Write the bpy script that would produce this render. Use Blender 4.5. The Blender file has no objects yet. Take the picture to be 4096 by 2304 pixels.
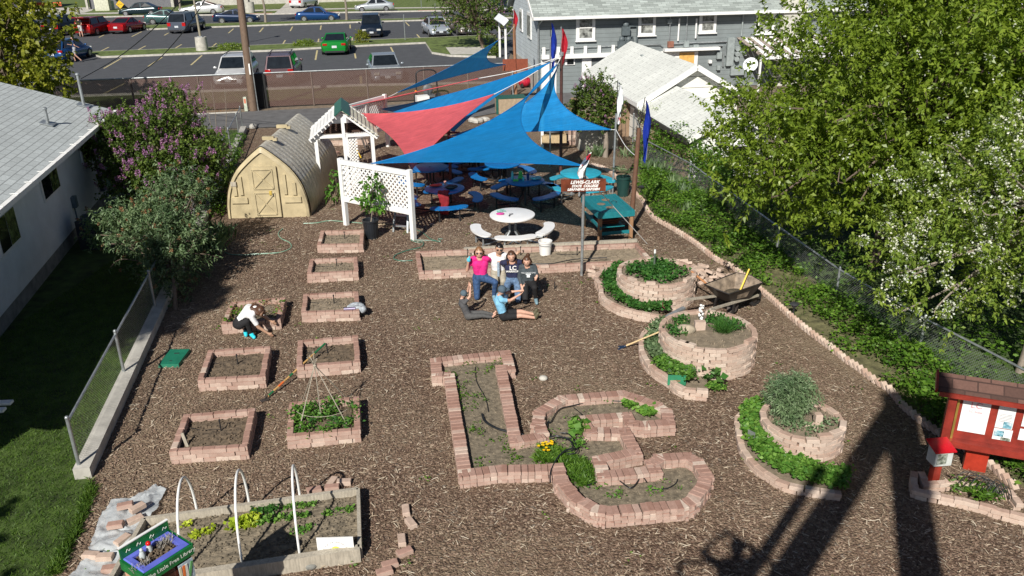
import bpy, math, random
import numpy as np
from mathutils import Vector, Matrix
random.seed(7); RNG = np.random.default_rng(7)
SC = bpy.context.scene
COL = SC.collection
# ---------------- camera ----------------
FPX, PITCH, ROLL, CAMH = 3330.0, math.radians(22.7), math.radians(1.0), 7.47
cam_d = bpy.data.cameras.new("camera"); cam = bpy.data.objects.new("camera", cam_d); COL.objects.link(cam)
_F = Vector((0, math.cos(PITCH), -math.sin(PITCH))); _R0 = Vector((1, 0, 0)); _U0 = Vector((0, math.sin(PITCH), math.cos(PITCH)))
_R = _R0*math.cos(ROLL) - _U0*math.sin(ROLL); _U = _U0*math.cos(ROLL) + _R0*math.sin(ROLL)
CP = Vector((0, 0, CAMH))
cam.matrix_world = Matrix(((_R.x, _U.x, -_F.x, 0), (_R.y, _U.y, -_F.y, 0), (_R.z, _U.z, -_F.z, CAMH), (0, 0, 0, 1)))
cam_d.sensor_width = 36; cam_d.sensor_fit = 'HORIZONTAL'; cam_d.lens = 36*FPX/4096; cam_d.clip_end = 1500; cam_d.clip_start = .05
SC.camera = cam
# ---------------- light ----------------
SUN_AZ, SUN_EL = math.radians(17.0), math.radians(38.0)     # light travels towards +y and 17 deg to +x
SDIR = Vector((math.sin(SUN_AZ)*math.cos(SUN_EL), math.cos(SUN_AZ)*math.cos(SUN_EL), -math.sin(SUN_EL)))
w = bpy.data.worlds.new("World"); SC.world = w; w.use_nodes = True
nt = w.node_tree; sky = nt.nodes.new('ShaderNodeTexSky'); sky.sky_type = 'NISHITA'; sky.sun_disc = False
sky.sun_elevation = SUN_EL; sky.sun_rotation = math.radians(180+17); sky.air_density = .6; sky.dust_density = .4
nt.links.new(sky.outputs[0], nt.nodes['Background'].inputs[0]); nt.nodes['Background'].inputs[1].default_value = .052
sl = bpy.data.lights.new("sun", 'SUN'); sl.energy = 5.0; sl.angle = math.radians(.5); sl.color = (1, .95, .87)
sun = bpy.data.objects.new("sun", sl); COL.objects.link(sun); sun.rotation_euler = SDIR.to_track_quat('-Z', 'Y').to_euler()
SC.view_settings.view_transform = 'Standard'; SC.view_settings.look = 'None'; SC.view_settings.exposure = 0.24; SC.view_settings.gamma = 1
SC.render.engine = 'CYCLES'
try:
 SC.cycles.transparent_max_bounces = 24; SC.cycles.max_bounces = 6; SC.cycles.diffuse_bounces = 3
except Exception: pass
# ---------------- picture -> place helpers (u, v are pixels of the 4096 x 2304 photograph) ----------------
def ray(u, v):
 return _F + _R*((u-2048)/FPX) - _U*((v-1152)/FPX)
def P(u, v, z=0.0):
 d = ray(u, v); return CP + d*((z-CAMH)/d.z)
def PY(u, v, y):
 d = ray(u, v); return CP + d*(y/d.y)
def PX(u, v, x):
 d = ray(u, v); return CP + d*(x/d.x)
def HT(base, u, v):           # height at which the ray passes the vertical line through base
 d = ray(u, v); t = base.length if False else (base.x*d.x+base.y*d.y)/(d.x*d.x+d.y*d.y); return CAMH + d.z*t
def K(r, c, x, y):            # a place in one of my zoomed crops -> photograph pixel
 return ((0, 1000, 2000, 3000)[c-1]+x/2.337, (0, 500, 1100, 1684)[r-1]+y/2.337)
def PK(r, c, x, y, z=0.0): return P(*K(r, c, x, y), z)
def D(u, v, z=0.0): return P(u*1.59006, v*1.59006, z)
AX = math.radians(10.5)       # the garden's long axis is turned this much from +y
AV = Vector((-math.sin(AX), math.cos(AX), 0)); BV = Vector((math.cos(AX), math.sin(AX), 0))
# ---------------- objects ----------------
def link(o, parent=None):
 COL.objects.link(o)
 if parent is not None: o.parent = parent
 return o
def tag(o, label=None, cat=None, group=None, kind=None):
 if label: o['label'] = label
 if cat: o['category'] = cat
 if group: o['group'] = group
 if kind: o['kind'] = kind
 return o
def thing(name, label, cat, loc=(0, 0, 0), rz=0.0, group=None):
 o = bpy.data.objects.new(name, None); o.empty_display_size = .1
 o.location = loc; o.rotation_euler = (0, 0, rz); COL.objects.link(o)
 return tag(o, label, cat, group)
def copy_thing(root, loc=None, rz=None, label=None, group=None):
 def rec(o, par):
  c = o.copy(); COL.objects.link(c)
  if par is not None: c.parent = par
  for k in [x for x in KIDS.get(o.name, [])]: 
   n = rec(k, c); KIDS.setdefault(c.name, []).append(n)
  return c
 r = rec(root, None)
 if loc is not None: r.location = loc
 if rz is not None: r.rotation_euler = (0, 0, rz)
 if label: r['label'] = label
 if group: r['group'] = group
 return r
KIDS = {}
class MB:
 def __init__(s): s.v = []; s.f = []; s.m = []
 def add(s, vs, fs, m=0):
  n = len(s.v); s.v += [tuple(p) for p in vs]; s.f += [tuple(i+n for i in f) for f in fs]; s.m += [m]*len(fs)
  return s
 def box(s, c, size, rz=0.0, m=0, mat=None, taper=1.0):
  hx, hy, hz = size[0]/2, size[1]/2, size[2]/2; vs = []
  M3 = mat if mat is not None else Matrix.Rotation(rz, 3, 'Z'); c = Vector(c)
  for z in (-hz, hz):
   t = taper if z > 0 else 1
   for x, y in ((-hx, -hy), (hx, -hy), (hx, hy), (-hx, hy)): vs.append(c+M3 @ Vector((x*t, y*t, z)))
  return s.add(vs, [(0, 3, 2, 1), (4, 5, 6, 7), (0, 1, 5, 4), (1, 2, 6, 5), (2, 3, 7, 6), (3, 0, 4, 7)], m)
 def brick(s, c, size, rz=0.0, m=0, ch=.007, mat=None):   # box with a chamfered top edge
  hx, hy, hz = size[0]/2, size[1]/2, size[2]/2; vs = []; c = Vector(c)
  M3 = mat if mat is not None else Matrix.Rotation(rz, 3, 'Z')
  for z, k in ((-hz, 0), (hz-ch, 0), (hz, ch)):
   for x, y in ((-hx+k, -hy+k), (hx-k, -hy+k), (hx-k, hy-k), (-hx+k, hy-k)): vs.append(c+M3 @ Vector((x, y, z)))
  fs = [(0, 3, 2, 1), (8, 9, 10, 11)]
  for b in (0, 4):
   for i in range(4): fs.append((b+i, b+(i+1) % 4, b+4+(i+1) % 4, b+4+i))
  return s.add(vs, fs, m)
 def beam(s, a, b, wdt, hgt, m=0, up=(0, 0, 1)):
  a = Vector(a); b = Vector(b); d = (b-a); L = d.length; d.normalize(); u = Vector(up)
  if abs(d.dot(u)) > .98: u = Vector((0, 1, 0))
  x = d.cross(u).normalized(); z = x.cross(d).normalized()
  M3 = Matrix((x, d, z)).transposed(); return s.box((a+b)/2, (wdt, L, hgt), mat=M3, m=m)
 def cyl(s, a, b, r0, r1=None, n=10, m=0, cap=True):
  a = Vector(a); b = Vector(b); r1 = r0 if r1 is None else r1; d = (b-a).normalized()
  u = Vector((0, 0, 1)) if abs(d.z) < .9 else Vector((1, 0, 0)); x = d.cross(u).normalized(); y = d.cross(x).normalized()
  vs = []
  for c, r in ((a, r0), (b, r1)):
   for i in range(n):
    t = 2*math.pi*i/n; vs.append(c+x*(r*math.cos(t))+y*(r*math.sin(t)))
  fs = [(i, (i+1) % n, n+(i+1) % n, n+i) for i in range(n)]
  if cap: fs += [tuple(range(n))[::-1], tuple(range(n, 2*n))]
  return s.add(vs, fs, m)
 def tube(s, pts, r, n=6, m=0):
  pts = [Vector(p) for p in pts]; vs = []; rr = r if hasattr(r, '__len__') else [r]*len(pts); px = None
  for i, p in enumerate(pts):
   d = (pts[min(i+1, len(pts)-1)]-pts[max(i-1, 0)]).normalized()
   if px is None:
    u = Vector((0, 0, 1)) if abs(d.z) < .9 else Vector((1, 0, 0)); px = d.cross(u).normalized()
   else: px = (px - d*px.dot(d)).normalized()
   y = d.cross(px)
   for k in range(n):
    t = 2*math.pi*k/n; vs.append(p+px*(rr[i]*math.cos(t))+y*(rr[i]*math.sin(t)))
  fs = []
  for i in range(len(pts)-1):
   for k in range(n): fs.append((i*n+k, i*n+(k+1) % n, (i+1)*n+(k+1) % n, (i+1)*n+k))
  fs += [tuple(range(n))[::-1], tuple(range((len(pts)-1)*n, len(pts)*n))]
  return s.add(vs, fs, m)
 def prism(s, poly, z0, z1, m=0, mt=None):
  n = len(poly); vs = [(p[0], p[1], z0) for p in poly]+[(p[0], p[1], z1) for p in poly]
  s.add(vs, [(i, (i+1) % n, n+(i+1) % n, n+i) for i in range(n)]+[tuple(range(n))[::-1]], m)
  return s.add([(p[0], p[1], z1) for p in poly], [tuple(range(n))], m if mt is None else mt)
 def slab(s, quad, thick, m=0, up=None):       # polygon of 3-D points with a thickness downwards along its normal
  q = [Vector(p) for p in quad]; nrm = (q[1]-q[0]).cross(q[2]-q[0]).normalized()
  if nrm.z < 0: q = q[::-1]; nrm = -nrm
  n = len(q); vs = q+[p-nrm*thick for p in q]
  return s.add(vs, [tuple(range(n)), tuple(range(n, 2*n))[::-1]]+[((i+1) % n, i, n+i, n+(i+1) % n) for i in range(n)], m)
 def ball(s, c, r, n=10, k=6, m=0, mat=None, sq=(1, 1, 1)):
  c = Vector(c); vs = []; r3 = (r*sq[0], r*sq[1], r*sq[2])
  for j in range(k+1):
   ph = math.pi*j/k
   for i in range(n):
    t = 2*math.pi*i/n; p = Vector((r3[0]*math.sin(ph)*math.cos(t), r3[1]*math.sin(ph)*math.sin(t), r3[2]*math.cos(ph)))
    vs.append(c+(mat @ p if mat is not None else p))
  fs = [(j*n+i, j*n+(i+1) % n, (j+1)*n+(i+1) % n, (j+1)*n+i) for j in range(k) for i in range(n)]
  return s.add(vs, [f[::-1] for f in fs], m)
 def lathe(s, prof, c=(0, 0, 0), n=20, m=0):
  c = Vector(c); vs = []
  for r, z in prof:
   for i in range(n): t = 2*math.pi*i/n; vs.append(c+Vector((r*math.cos(t), r*math.sin(t), z)))
  k = len(prof); return s.add(vs, [(j*n+i, j*n+(i+1) % n, (j+1)*n+(i+1) % n, (j+1)*n+i) for j in range(k-1) for i in range(n)], m)
 def build(s, name, mats, parent=None, smooth=False, label=None, cat=None, group=None, kind=None, origin=None):
  me = bpy.data.meshes.new(name); vs = s.v
  if origin is not None: vs = [(p[0]-origin[0], p[1]-origin[1], p[2]-origin[2]) for p in vs]
  me.from_pydata(vs, [], s.f)
  for q in (mats if isinstance(mats, (list, tuple)) else [mats]): me.materials.append(q)
  me.polygons.foreach_set('material_index', s.m)
  if smooth:
   me.polygons.foreach_set('use_smooth', [True]*len(s.f)); me.update(calc_edges=True)
   try: me.set_sharp_from_angle(angle=.75)
   except Exception: pass
  me.update(); o = bpy.data.objects.new(name, me); link(o, parent)
  if parent is not None: KIDS.setdefault(parent.name, []).append(o)
  if origin is not None: o.location = origin
  return tag(o, label, cat, group, kind)
def npmesh(name, V, Q, mats, mi=None, parent=None, smooth=False, **kw):   # V (n,3), Q (m,3 or 4)
 me = bpy.data.meshes.new(name); V = np.asarray(V, np.float32); Q = np.asarray(Q, np.int32); k = Q.shape[1]
 me.vertices.add(len(V)); me.vertices.foreach_set('co', V.ravel())
 me.loops.add(Q.size); me.loops.foreach_set('vertex_index', Q.ravel())
 me.polygons.add(len(Q)); me.polygons.foreach_set('loop_start', np.arange(0, Q.size, k, dtype=np.int32))
 me.polygons.foreach_set('loop_total', np.full(len(Q), k, np.int32))
 for q in (mats if isinstance(mats, (list, tuple)) else [mats]): me.materials.append(q)
 if mi is not None: me.polygons.foreach_set('material_index', np.asarray(mi, np.int32))
 if smooth: me.polygons.foreach_set('use_smooth', np.ones(len(Q), bool))
 me.update(calc_edges=True); me.validate(); o = bpy.data.objects.new(name, me); link(o, parent)
 if parent is not None: KIDS.setdefault(parent.name, []).append(o)
 return tag(o, **kw)
def inside(x, y, poly):
 r = np.zeros(len(x), bool); n = len(poly); j = n-1
 for i in range(n):
  xi, yi, xj, yj = poly[i][0], poly[i][1], poly[j][0], poly[j][1]
  c = ((yi > y) != (yj > y)) & (x < (xj-xi)*(y-yi)/(yj-yi+1e-12)+xi); r ^= c; j = i
 return r
def scatter(poly, n):
 xs = [p[0] for p in poly]; ys = [p[1] for p in poly]; out = []; got = 0
 while got < n:
  x = RNG.uniform(min(xs), max(xs), n); y = RNG.uniform(min(ys), max(ys), n); k = inside(x, y, poly)
  out.append(np.stack([x[k], y[k]], 1)); got += int(k.sum())
  if len(out) > 60: break
 return np.concatenate(out)[:n]
def crom(pts, k=6):
 pts = [Vector(p) for p in pts]; out = []
 for i in range(len(pts)-1):
  a = pts[max(i-1, 0)]; b = pts[i]; c = pts[i+1]; d = pts[min(i+2, len(pts)-1)]
  for j in range(k):
   t = j/k; out.append(.5*((2*b)+(c-a)*t+(2*a-5*b+4*c-d)*t*t+(3*b-a-3*c+d)*t**3))
 out.append(pts[-1]); return out
# ---------------- materials ----------------
class NT:
 def __init__(s, name):
  s.m = bpy.data.materials.new(name); s.m.use_nodes = True; s.t = s.m.node_tree; s.n = s.t.nodes; s.b = s.n['Principled BSDF']
  s.out = s.n['Material Output']
 def new(s, t, **kw):
  q = s.n.new(t)
  for k, v in kw.items(): setattr(q, k, v)
  return q
 def l(s, a, b): s.t.links.new(a, b)
 def noise(s, scale, detail=3, vec=None, rough=.6):
  q = s.new('ShaderNodeTexNoise'); q.inputs['Scale'].default_value = scale; q.inputs['Detail'].default_value = detail; q.inputs['Roughness'].default_value = rough
  if vec is not None: s.l(vec, q.inputs['Vector'])
  return q
 def ramp(s, fac, stops, interp='LINEAR'):
  q = s.new('ShaderNodeValToRGB'); q.color_ramp.interpolation = interp; e = q.color_ramp.elements
  while len(e) < len(stops): e.new(.5)
  for i, (p, c) in enumerate(stops): e[i].position = p; e[i].color = tuple(c)+(1,)
  s.l(fac, q.inputs[0]); return q.outputs[0]
 def mix(s, fac, a, b, bt='MIX'):
  q = s.new('ShaderNodeMixRGB', blend_type=bt)
  for i, x in enumerate((fac, a, b)):
   if isinstance(x, (int, float)): q.inputs[i].default_value = x
   elif isinstance(x, tuple): q.inputs[i].default_value = x+(1,)
   else: s.l(x, q.inputs[i])
  return q.outputs[0]
 def math(s, op, a, b=0.0):
  q = s.new('ShaderNodeMath', operation=op)
  for i, x in enumerate((a, b)):
   if isinstance(x, (int, float)): q.inputs[i].default_value = x
   else: s.l(x, q.inputs[i])
  return q.outputs[0]
 def bump(s, h, strength=.4, dist=.01):
  q = s.new('ShaderNodeBump'); q.inputs['Strength'].default_value = strength; q.inputs['Distance'].default_value = dist
  s.l(h, q.inputs['Height']); s.l(q.outputs[0], s.b.inputs['Normal'])
 def obj(s): return s.new('ShaderNodeTexCoord').outputs['Object']
 def pos(s): return s.new('ShaderNodeNewGeometry').outputs['Position']
def mat(name, col, rough=.6, var=.12, scale=6.0, bump=0.0, metal=0.0, isl=0.0, spec=None, bscale=40):
 q = NT(name); v = q.pos(); n = q.noise(scale, 4, v)
 dk = tuple(max(0, c*(1-var*2)) for c in col); lt = tuple(min(1, c*(1+var)) for c in col)
 c = q.ramp(n.outputs[0], [(.3, dk), (.7, lt)])
 if isl:
  r = q.new('ShaderNodeNewGeometry').outputs['Random Per Island']
  c = q.mix(1.0, c, q.ramp(r, [(0, (1-isl,)*3), (1, (1+isl*.6,)*3)]), 'MULTIPLY')
 q.l(c, q.b.inputs['Base Color']); q.b.inputs['Roughness'].default_value = rough; q.b.inputs['Metallic'].default_value = metal
 if spec is not None: q.b.inputs['Specular IOR Level'].default_value = spec
 if bump: q.bump(q.noise(bscale, 3, v).outputs[0], bump, .01)
 return q.m
def leafmat(name, c0, c1, c2, trans=.35, rough=.5, spec=.3):
 q = NT(name); r = q.new('ShaderNodeNewGeometry').outputs['Random Per Island']
 c = q.ramp(r, [(0, c0), (.5, c1), (1, c2)]); n = q.noise(1.2, 2, q.pos())
 c = q.mix(1.0, c, q.ramp(n.outputs[0], [(.3, (.72, .78, .75)), (.7, (1.15, 1.1, 1.0))]), 'MULTIPLY')
 q.l(c, q.b.inputs['Base Color']); q.b.inputs['Roughness'].default_value = rough; q.b.inputs['Specular IOR Level'].default_value = spec
 t = q.new('ShaderNodeBsdfTranslucent'); q.l(q.mix(1.0, c, (1.2, 1.25, .6), 'MULTIPLY'), t.inputs[0])
 m = q.new('ShaderNodeMixShader'); m.inputs[0].default_value = trans; q.l(q.b.outputs[0], m.inputs[1]); q.l(t.outputs[0], m.inputs[2])
 q.l(m.outputs[0], q.out.inputs[0]); return q.m
def mulch_mat(name, tone=1.0):
 q = NT(name); v = q.pos(); wob = q.noise(9, 2, v)
 vv = q.new('ShaderNodeVectorMath', operation='MULTIPLY_ADD'); q.l(wob.outputs[1], vv.inputs[0]); vv.inputs[1].default_value = (.05,)*3; q.l(v, vv.inputs[2])
 a = q.new('ShaderNodeTexVoronoi'); a.inputs['Scale'].default_value = 26; q.l(vv.outputs[0], a.inputs['Vector'])
 b = q.new('ShaderNodeTexVoronoi'); b.inputs['Scale'].default_value = 58; q.l(vv.outputs[0], b.inputs['Vector'])
 sa = q.new('ShaderNodeSeparateColor'); q.l(a.outputs['Color'], sa.inputs[0]); sb = q.new('ShaderNodeSeparateColor'); q.l(b.outputs['Color'], sb.inputs[0])
 t = tone; S = lambda c: tuple(x*t for x in c)
 ca = q.ramp(sa.outputs[0], [(0, S((.085, .053, .036))), (.35, S((.155, .10, .07))), (.6, S((.22, .15, .108))), (.85, S((.29, .215, .16))), (.96, S((.30, .26, .215))), (1, S((.5, .40, .29)))])
 cb = q.ramp(sb.outputs[0], [(0, S((.10, .065, .045))), (.5, S((.19, .13, .092))), (.8, S((.25, .18, .125))), (.93, S((.36, .28, .2))), (1, S((.6, .5, .37)))])
 c = q.mix(q.math('GREATER_THAN', sa.outputs[1], .5), ca, cb)
 big = q.noise(.35, 5, v); c = q.mix(1.0, c, q.ramp(big.outputs[0], [(.3, (.84, .82, .8)), (.68, (1.14, 1.12, 1.1))]), 'MULTIPLY')
 pt = q.noise(.22, 3, v); c = q.mix(q.ramp(pt.outputs[0], [(.42, (0, 0, 0)), (.62, (.5,)*3)]), c, S((.34, .265, .18))); p2 = q.noise(.9, 5, v); c = q.mix(q.ramp(p2.outputs[0], [(.5, (0, 0, 0)), (.68, (.35,)*3)]), c, S((.17, .10, .068)))
 edge = q.ramp(a.outputs['Distance'], [(.0, (1, 1, 1)), (.55, (.9, .9, .9)), (.9, (.6, .57, .55))]); c = q.mix(1.0, c, edge, 'MULTIPLY')
 q.l(c, q.b.inputs['Base Color']); q.b.inputs['Roughness'].default_value = .85; q.b.inputs['Specular IOR Level'].default_value = .25
 h = q.math('ADD', q.math('MULTIPLY', a.outputs['Distance'], -1.0), q.math('MULTIPLY', b.outputs['Distance'], -.5)); q.bump(h, .9, .03)
 return q.m
def brick_mat(name, c0, c1, c2):
 q = NT(name); r = q.new('ShaderNodeNewGeometry').outputs['Random Per Island']; v = q.pos()
 c = q.ramp(r, [(0, c0), (.45, c1), (.85, c2), (1, (.60, .50, .42))]); n = q.noise(18, 5, v)
 c = q.mix(1.0, c, q.ramp(n.outputs[0], [(.3, (.82, .8, .78)), (.75, (1.12, 1.12, 1.12))]), 'MULTIPLY')
 nz = q.new('ShaderNodeSeparateXYZ'); q.l(q.new('ShaderNodeNewGeometry').outputs['Normal'], nz.inputs[0])
 side = q.math('LESS_THAN', q.math('ABSOLUTE', nz.outputs[2]), .5); eff = q.noise(7, 4, v)   # pale efflorescence on the vertical faces
 c = q.mix(q.math('MULTIPLY', side, q.math('MULTIPLY', eff.outputs[0], .55)), c, (.62, .53, .45))
 q.l(c, q.b.inputs['Base Color']); q.b.inputs['Roughness'].default_value = .85; q.b.inputs['Specular IOR Level'].default_value = .2
 q.bump(q.noise(90, 3, v).outputs[0], .25, .006); return q.m
def wire_mat(name, col, pitch=.055, wd=.13, back=None, alpha=0.0):   # chain-link, woven in the panel's own x / z
 q = NT(name); s = q.new('ShaderNodeSeparateXYZ'); q.l(q.obj(), s.inputs[0]); x, z = s.outputs[0], s.outputs[2]
 a = q.math('FRACT', q.math('DIVIDE', q.math('ADD', x, z), pitch)); b = q.math('FRACT', q.math('DIVIDE', q.math('SUBTRACT', x, z), pitch))
 f = q.math('MAXIMUM', q.math('LESS_THAN', a, wd), q.math('LESS_THAN', b, wd))
 q.b.inputs['Base Color'].default_value = col+(1,); q.b.inputs['Metallic'].default_value = .5; q.b.inputs['Roughness'].default_value = .45
 tr = q.new('ShaderNodeBsdfTransparent'); mx = q.new('ShaderNodeMixShader'); q.l(f, mx.inputs[0]); q.l(q.b.outputs[0], mx.inputs[2])
 if back:
  bk = q.new('ShaderNodeBsdfPrincipled'); bk.inputs['Base Color'].default_value = back+(1,); bk.inputs['Roughness'].default_value = .6
  m2 = q.new('ShaderNodeMixShader'); sl_ = q.math('LESS_THAN', q.math('FRACT', q.math('DIVIDE', x, .045)), alpha)
  q.l(sl_, m2.inputs[0]); q.l(tr.outputs[0], m2.inputs[1]); q.l(bk.outputs[0], m2.inputs[2]); q.l(m2.outputs[0], mx.inputs[1])
 else: q.l(tr.outputs[0], mx.inputs[1])
 q.l(mx.outputs[0], q.out.inputs[0]); return q.m
def fabric_mat(name, col, trans=.35, through=.12, tint=None, sp=.3, weave=True):
 q = NT(name); v = q.pos(); n = q.noise(3, 4, v); fn = q.noise(60, 3, v)
 c = q.ramp(n.outputs[0], [(.3, tuple(x*.86 for x in col)), (.7, tuple(min(1, x*1.1) for x in col))])
 c = q.mix(1.0, c, q.ramp(fn.outputs[0], [(.3, (.88,)*3), (.72, (1.15,)*3)]), 'MULTIPLY')
 q.l(c, q.b.inputs['Base Color']); q.b.inputs['Roughness'].default_value = .45; q.b.inputs['Specular IOR Level'].default_value = sp
 ms = q.new('ShaderNodeMapping'); q.l(q.obj(), ms.inputs[0]); ms.inputs['Rotation'].default_value = (.2, .3, .9); ms.inputs['Scale'].default_value = (.5, 16, 3); stq = q.noise(1.5, 4, ms.outputs[0]); c = q.mix(1.0, c, q.ramp(stq.outputs[0], [(.35, (.86,)*3), (.65, (1.12,)*3)]), 'MULTIPLY'); q.l(c, q.b.inputs['Base Color'])
 if weave: q.bump(fn.outputs[0], .35, .01)
 t = q.new('ShaderNodeBsdfTranslucent'); t.inputs[0].default_value = col+(1,)
 m = q.new('ShaderNodeMixShader'); m.inputs[0].default_value = trans; q.l(q.b.outputs[0], m.inputs[1]); q.l(t.outputs[0], m.inputs[2])
 tr = q.new('ShaderNodeBsdfTransparent'); tr.inputs[0].default_value = (tint or col)+(1,)
 m2 = q.new('ShaderNodeMixShader'); m2.inputs[0].default_value = through; q.l(m.outputs[0], m2.inputs[1]); q.l(tr.outputs[0], m2.inputs[2])
 q.l(m2.outputs[0], q.out.inputs[0]); return q.m
def shingle_mat(name, base, rz, w_=.3, h_=.14, contrast=.25, line=.5, stagger=True):
 q = NT(name); mp = q.new('ShaderNodeMapping'); q.l(q.obj(), mp.inputs[0]); mp.inputs['Rotation'].default_value = (0, 0, rz)
 b = q.new('ShaderNodeTexBrick'); q.l(mp.outputs[0], b.inputs[0]); b.inputs['Scale'].default_value = 1; b.inputs['Brick Width'].default_value = w_; b.inputs['Row Height'].default_value = h_
 b.inputs['Mortar Size'].default_value = .012; b.inputs['Mortar Smooth'].default_value = .3; b.inputs['Bias'].default_value = 0
 b.inputs['Color1'].default_value = tuple(c*(1+contrast) for c in base)+(1,); b.inputs['Color2'].default_value = tuple(c*(1-contrast) for c in base)+(1,)
 b.inputs['Mortar'].default_value = tuple(c*line for c in base)+(1,)
 n = q.noise(30, 4, q.obj()); n2 = q.noise(.7, 4, q.obj())
 c = q.mix(1.0, b.outputs[0], q.ramp(n.outputs[0], [(.3, (.85,)*3), (.7, (1.12,)*3)]), 'MULTIPLY')
 c = q.mix(1.0, c, q.ramp(n2.outputs[0], [(.3, (.9,)*3), (.7, (1.06,)*3)]), 'MULTIPLY')
 q.l(c, q.b.inputs['Base Color']); q.b.inputs['Roughness'].default_value = .9; q.bump(q.math('ADD', b.outputs[1], q.math('MULTIPLY', n.outputs[0], -.4)), -.4, .012)
 return q.m
def wood_mat(name, col, rough=.7, var=.25):
 q = NT(name); mp = q.new('ShaderNodeMapping'); q.l(q.obj(), mp.inputs[0]); mp.inputs['Scale'].default_value = (14, 14, 2)
 n = q.noise(3, 5, mp.outputs[0]); n2 = q.noise(8, 5, q.pos())
 c = q.ramp(n.outputs[0], [(.3, tuple(x*(1-var) for x in col)), (.7, tuple(min(1, x*(1+var)) for x in col))])
 c = q.mix(1.0, c, q.ramp(n2.outputs[0], [(.3, (.85,)*3), (.7, (1.1,)*3)]), 'MULTIPLY')
 q.l(c, q.b.inputs['Base Color']); q.b.inputs['Roughness'].default_value = rough; q.bump(n.outputs[0], .3, .008); return q.m
M = {}
M['mulch'] = mulch_mat('bark_mulch', .98); M['dirt'] = mat('dry_dirt', (.20, .155, .11), .95, .25, 5, .8, bscale=25)
M['soil'] = mat('bed_soil', (.235, .19, .135), .95, .2, 9, 1.0, bscale=38)
M['soil_dark'] = mat('dug_soil', (.15, .112, .075), .95, .25, 9, 1.0, bscale=38)
M['soil2'] = mat('bed_soil_clay', (.205, .17, .12), .95, .28, 12, 1.0, bscale=30)
M['brick'] = brick_mat('paver_brick', (.315, .185, .145), (.37, .23, .185), (.42, .275, .225))
M['brick2'] = brick_mat('spiral_brick', (.41, .28, .22), (.48, .355, .285), (.55, .44, .365))
M['asphalt'] = mat('asphalt', (.072, .076, .084), .85, .1, 1.5, .3, bscale=60)
M['asphalt2'] = mat('worn_asphalt', (.125, .125, .128), .9, .14, 2.5, .4, bscale=60)
M['concrete'] = mat('concrete', (.50, .48, .43), .85, .14, 4, .3)
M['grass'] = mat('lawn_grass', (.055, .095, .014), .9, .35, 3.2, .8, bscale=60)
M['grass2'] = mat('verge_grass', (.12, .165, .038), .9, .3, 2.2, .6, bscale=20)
M['paint'] = mat('yellow_paint', (.55, .47, .25), .8, .2, 7); M['redpaint'] = mat('red_kerb_paint', (.5, .12, .09), .8, .2, 5)
M['white'] = mat('white_paint', (.82, .82, .80), .5, .05, 5); M['galv'] = mat('galvanised_steel', (.42, .45, .46), .4, .15, 9, metal=.6)
M['black'] = mat('black_plastic', (.02, .02, .022), .5, .1, 5); M['rubber'] = mat('tyre_rubber', (.02, .02, .02), .8, .1, 5)
M['pole_wood'] = wood_mat('weathered_pole_wood', (.17, .115, .08)); M['grey_wood'] = wood_mat('grey_weathered_board', (.40, .36, .29))
M['redwood'] = wood_mat('red_stained_wood', (.23, .06, .03), .45); M['bark'] = wood_mat('tree_bark', (.16, .12, .09), .9)
M['greybark'] = wood_mat('grey_branch_bark', (.26, .22, .18), .9)
# ================= setting =================
def PL(uv, p0, n):
 d = ray(*uv); p0 = Vector(p0); n = Vector(n); return CP + d*((p0-CP).dot(n)/d.dot(n))
def sheet(name, pts, z, m, kind='structure', label=None, cat=None):
 b = MB(); b.add([(p[0], p[1], z) for p in pts], [tuple(range(len(pts)))]); o = b.build(name, m, kind=kind)
 if o.data.polygons[0].normal.z < 0: o.data.flip_normals()
 return o
sheet('ground', [(-500, -60), (500, -60), (500, 900), (-500, 900)], -.02, M['dirt'])
LF0 = P(326, 1900); LF1 = P(*K(1, 1, 2272, 1215)); lfd = (LF1-LF0).normalized()
far_edge = [K(1, 1, -1500, 1270), K(1, 1, 900, 1232), K(1, 1, 2290, 1198), K(1, 1, 2571, 1190), K(1, 2, 600, 1175), K(1, 2, 1300, 1140), K(1, 2, 2000, 1110), K(1, 3, 60, 1040), K(1, 3, 620, 1000), K(1, 3, 1100, 955)]
# mulch area
mul = [P(*K(1, 1, 2290, 1210)), P(*K(1, 2, 600, 1190)), P(*K(1, 2, 2000, 1125)), P(*K(1, 3, 700, 1010)), P(*K(1, 3, 1100, 1000)), P(*K(1, 3, 1200, 1449)), Vector((26, 18, 0)), Vector((16, -4, 0)), Vector((-7, -4, 0)), P(*K(4, 1, 480, 1449)), P(*K(4, 1, 730, 1000)), P(*K(4, 1, 860, 600)), LF0]
sheet('mulch_bed', mul, 0.0, M['mulch'])
# lawn left
lawn_poly = [LF1, LF0, P(*K(4, 1, 830, 560)), P(*K(4, 1, 720, 1000)), P(*K(4, 1, 480, 1449)), Vector((-6.3, 2, 0)), Vector((-30, 0, 0)), Vector((-36, 34, 0)), P(*K(1, 1, 0, 1240))]
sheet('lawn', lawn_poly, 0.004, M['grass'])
alley_far = [K(1, 1, -1500, 1250), K(1, 1, 1060, 1105), K(1, 1, 2240, 1052), K(1, 2, 0, 1040), K(1, 2, 1270, 985), K(1, 3, 100, 905), K(1, 3, 380, 860), K(1, 3, 600, 872), K(1, 3, 690, 855), K(1, 3, 1200, 800)]
alley_near = far_edge
sheet('alley_road', [P(*p) for p in alley_near]+[P(*p) for p in alley_far[::-1]], .008, M['asphalt2'])
b = MB()
for i in range(1, 2):
 a, c = P(*alley_far[i]), P(*alley_far[i+1]); b.beam(a+Vector((0, 0, .02)), c+Vector((0, 0, .02)), .12, .06)
b.build('alley_kerb', M['concrete'], kind='structure')
b = MB()                                       # rough rocks and broken concrete edge between alley and garden
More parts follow.
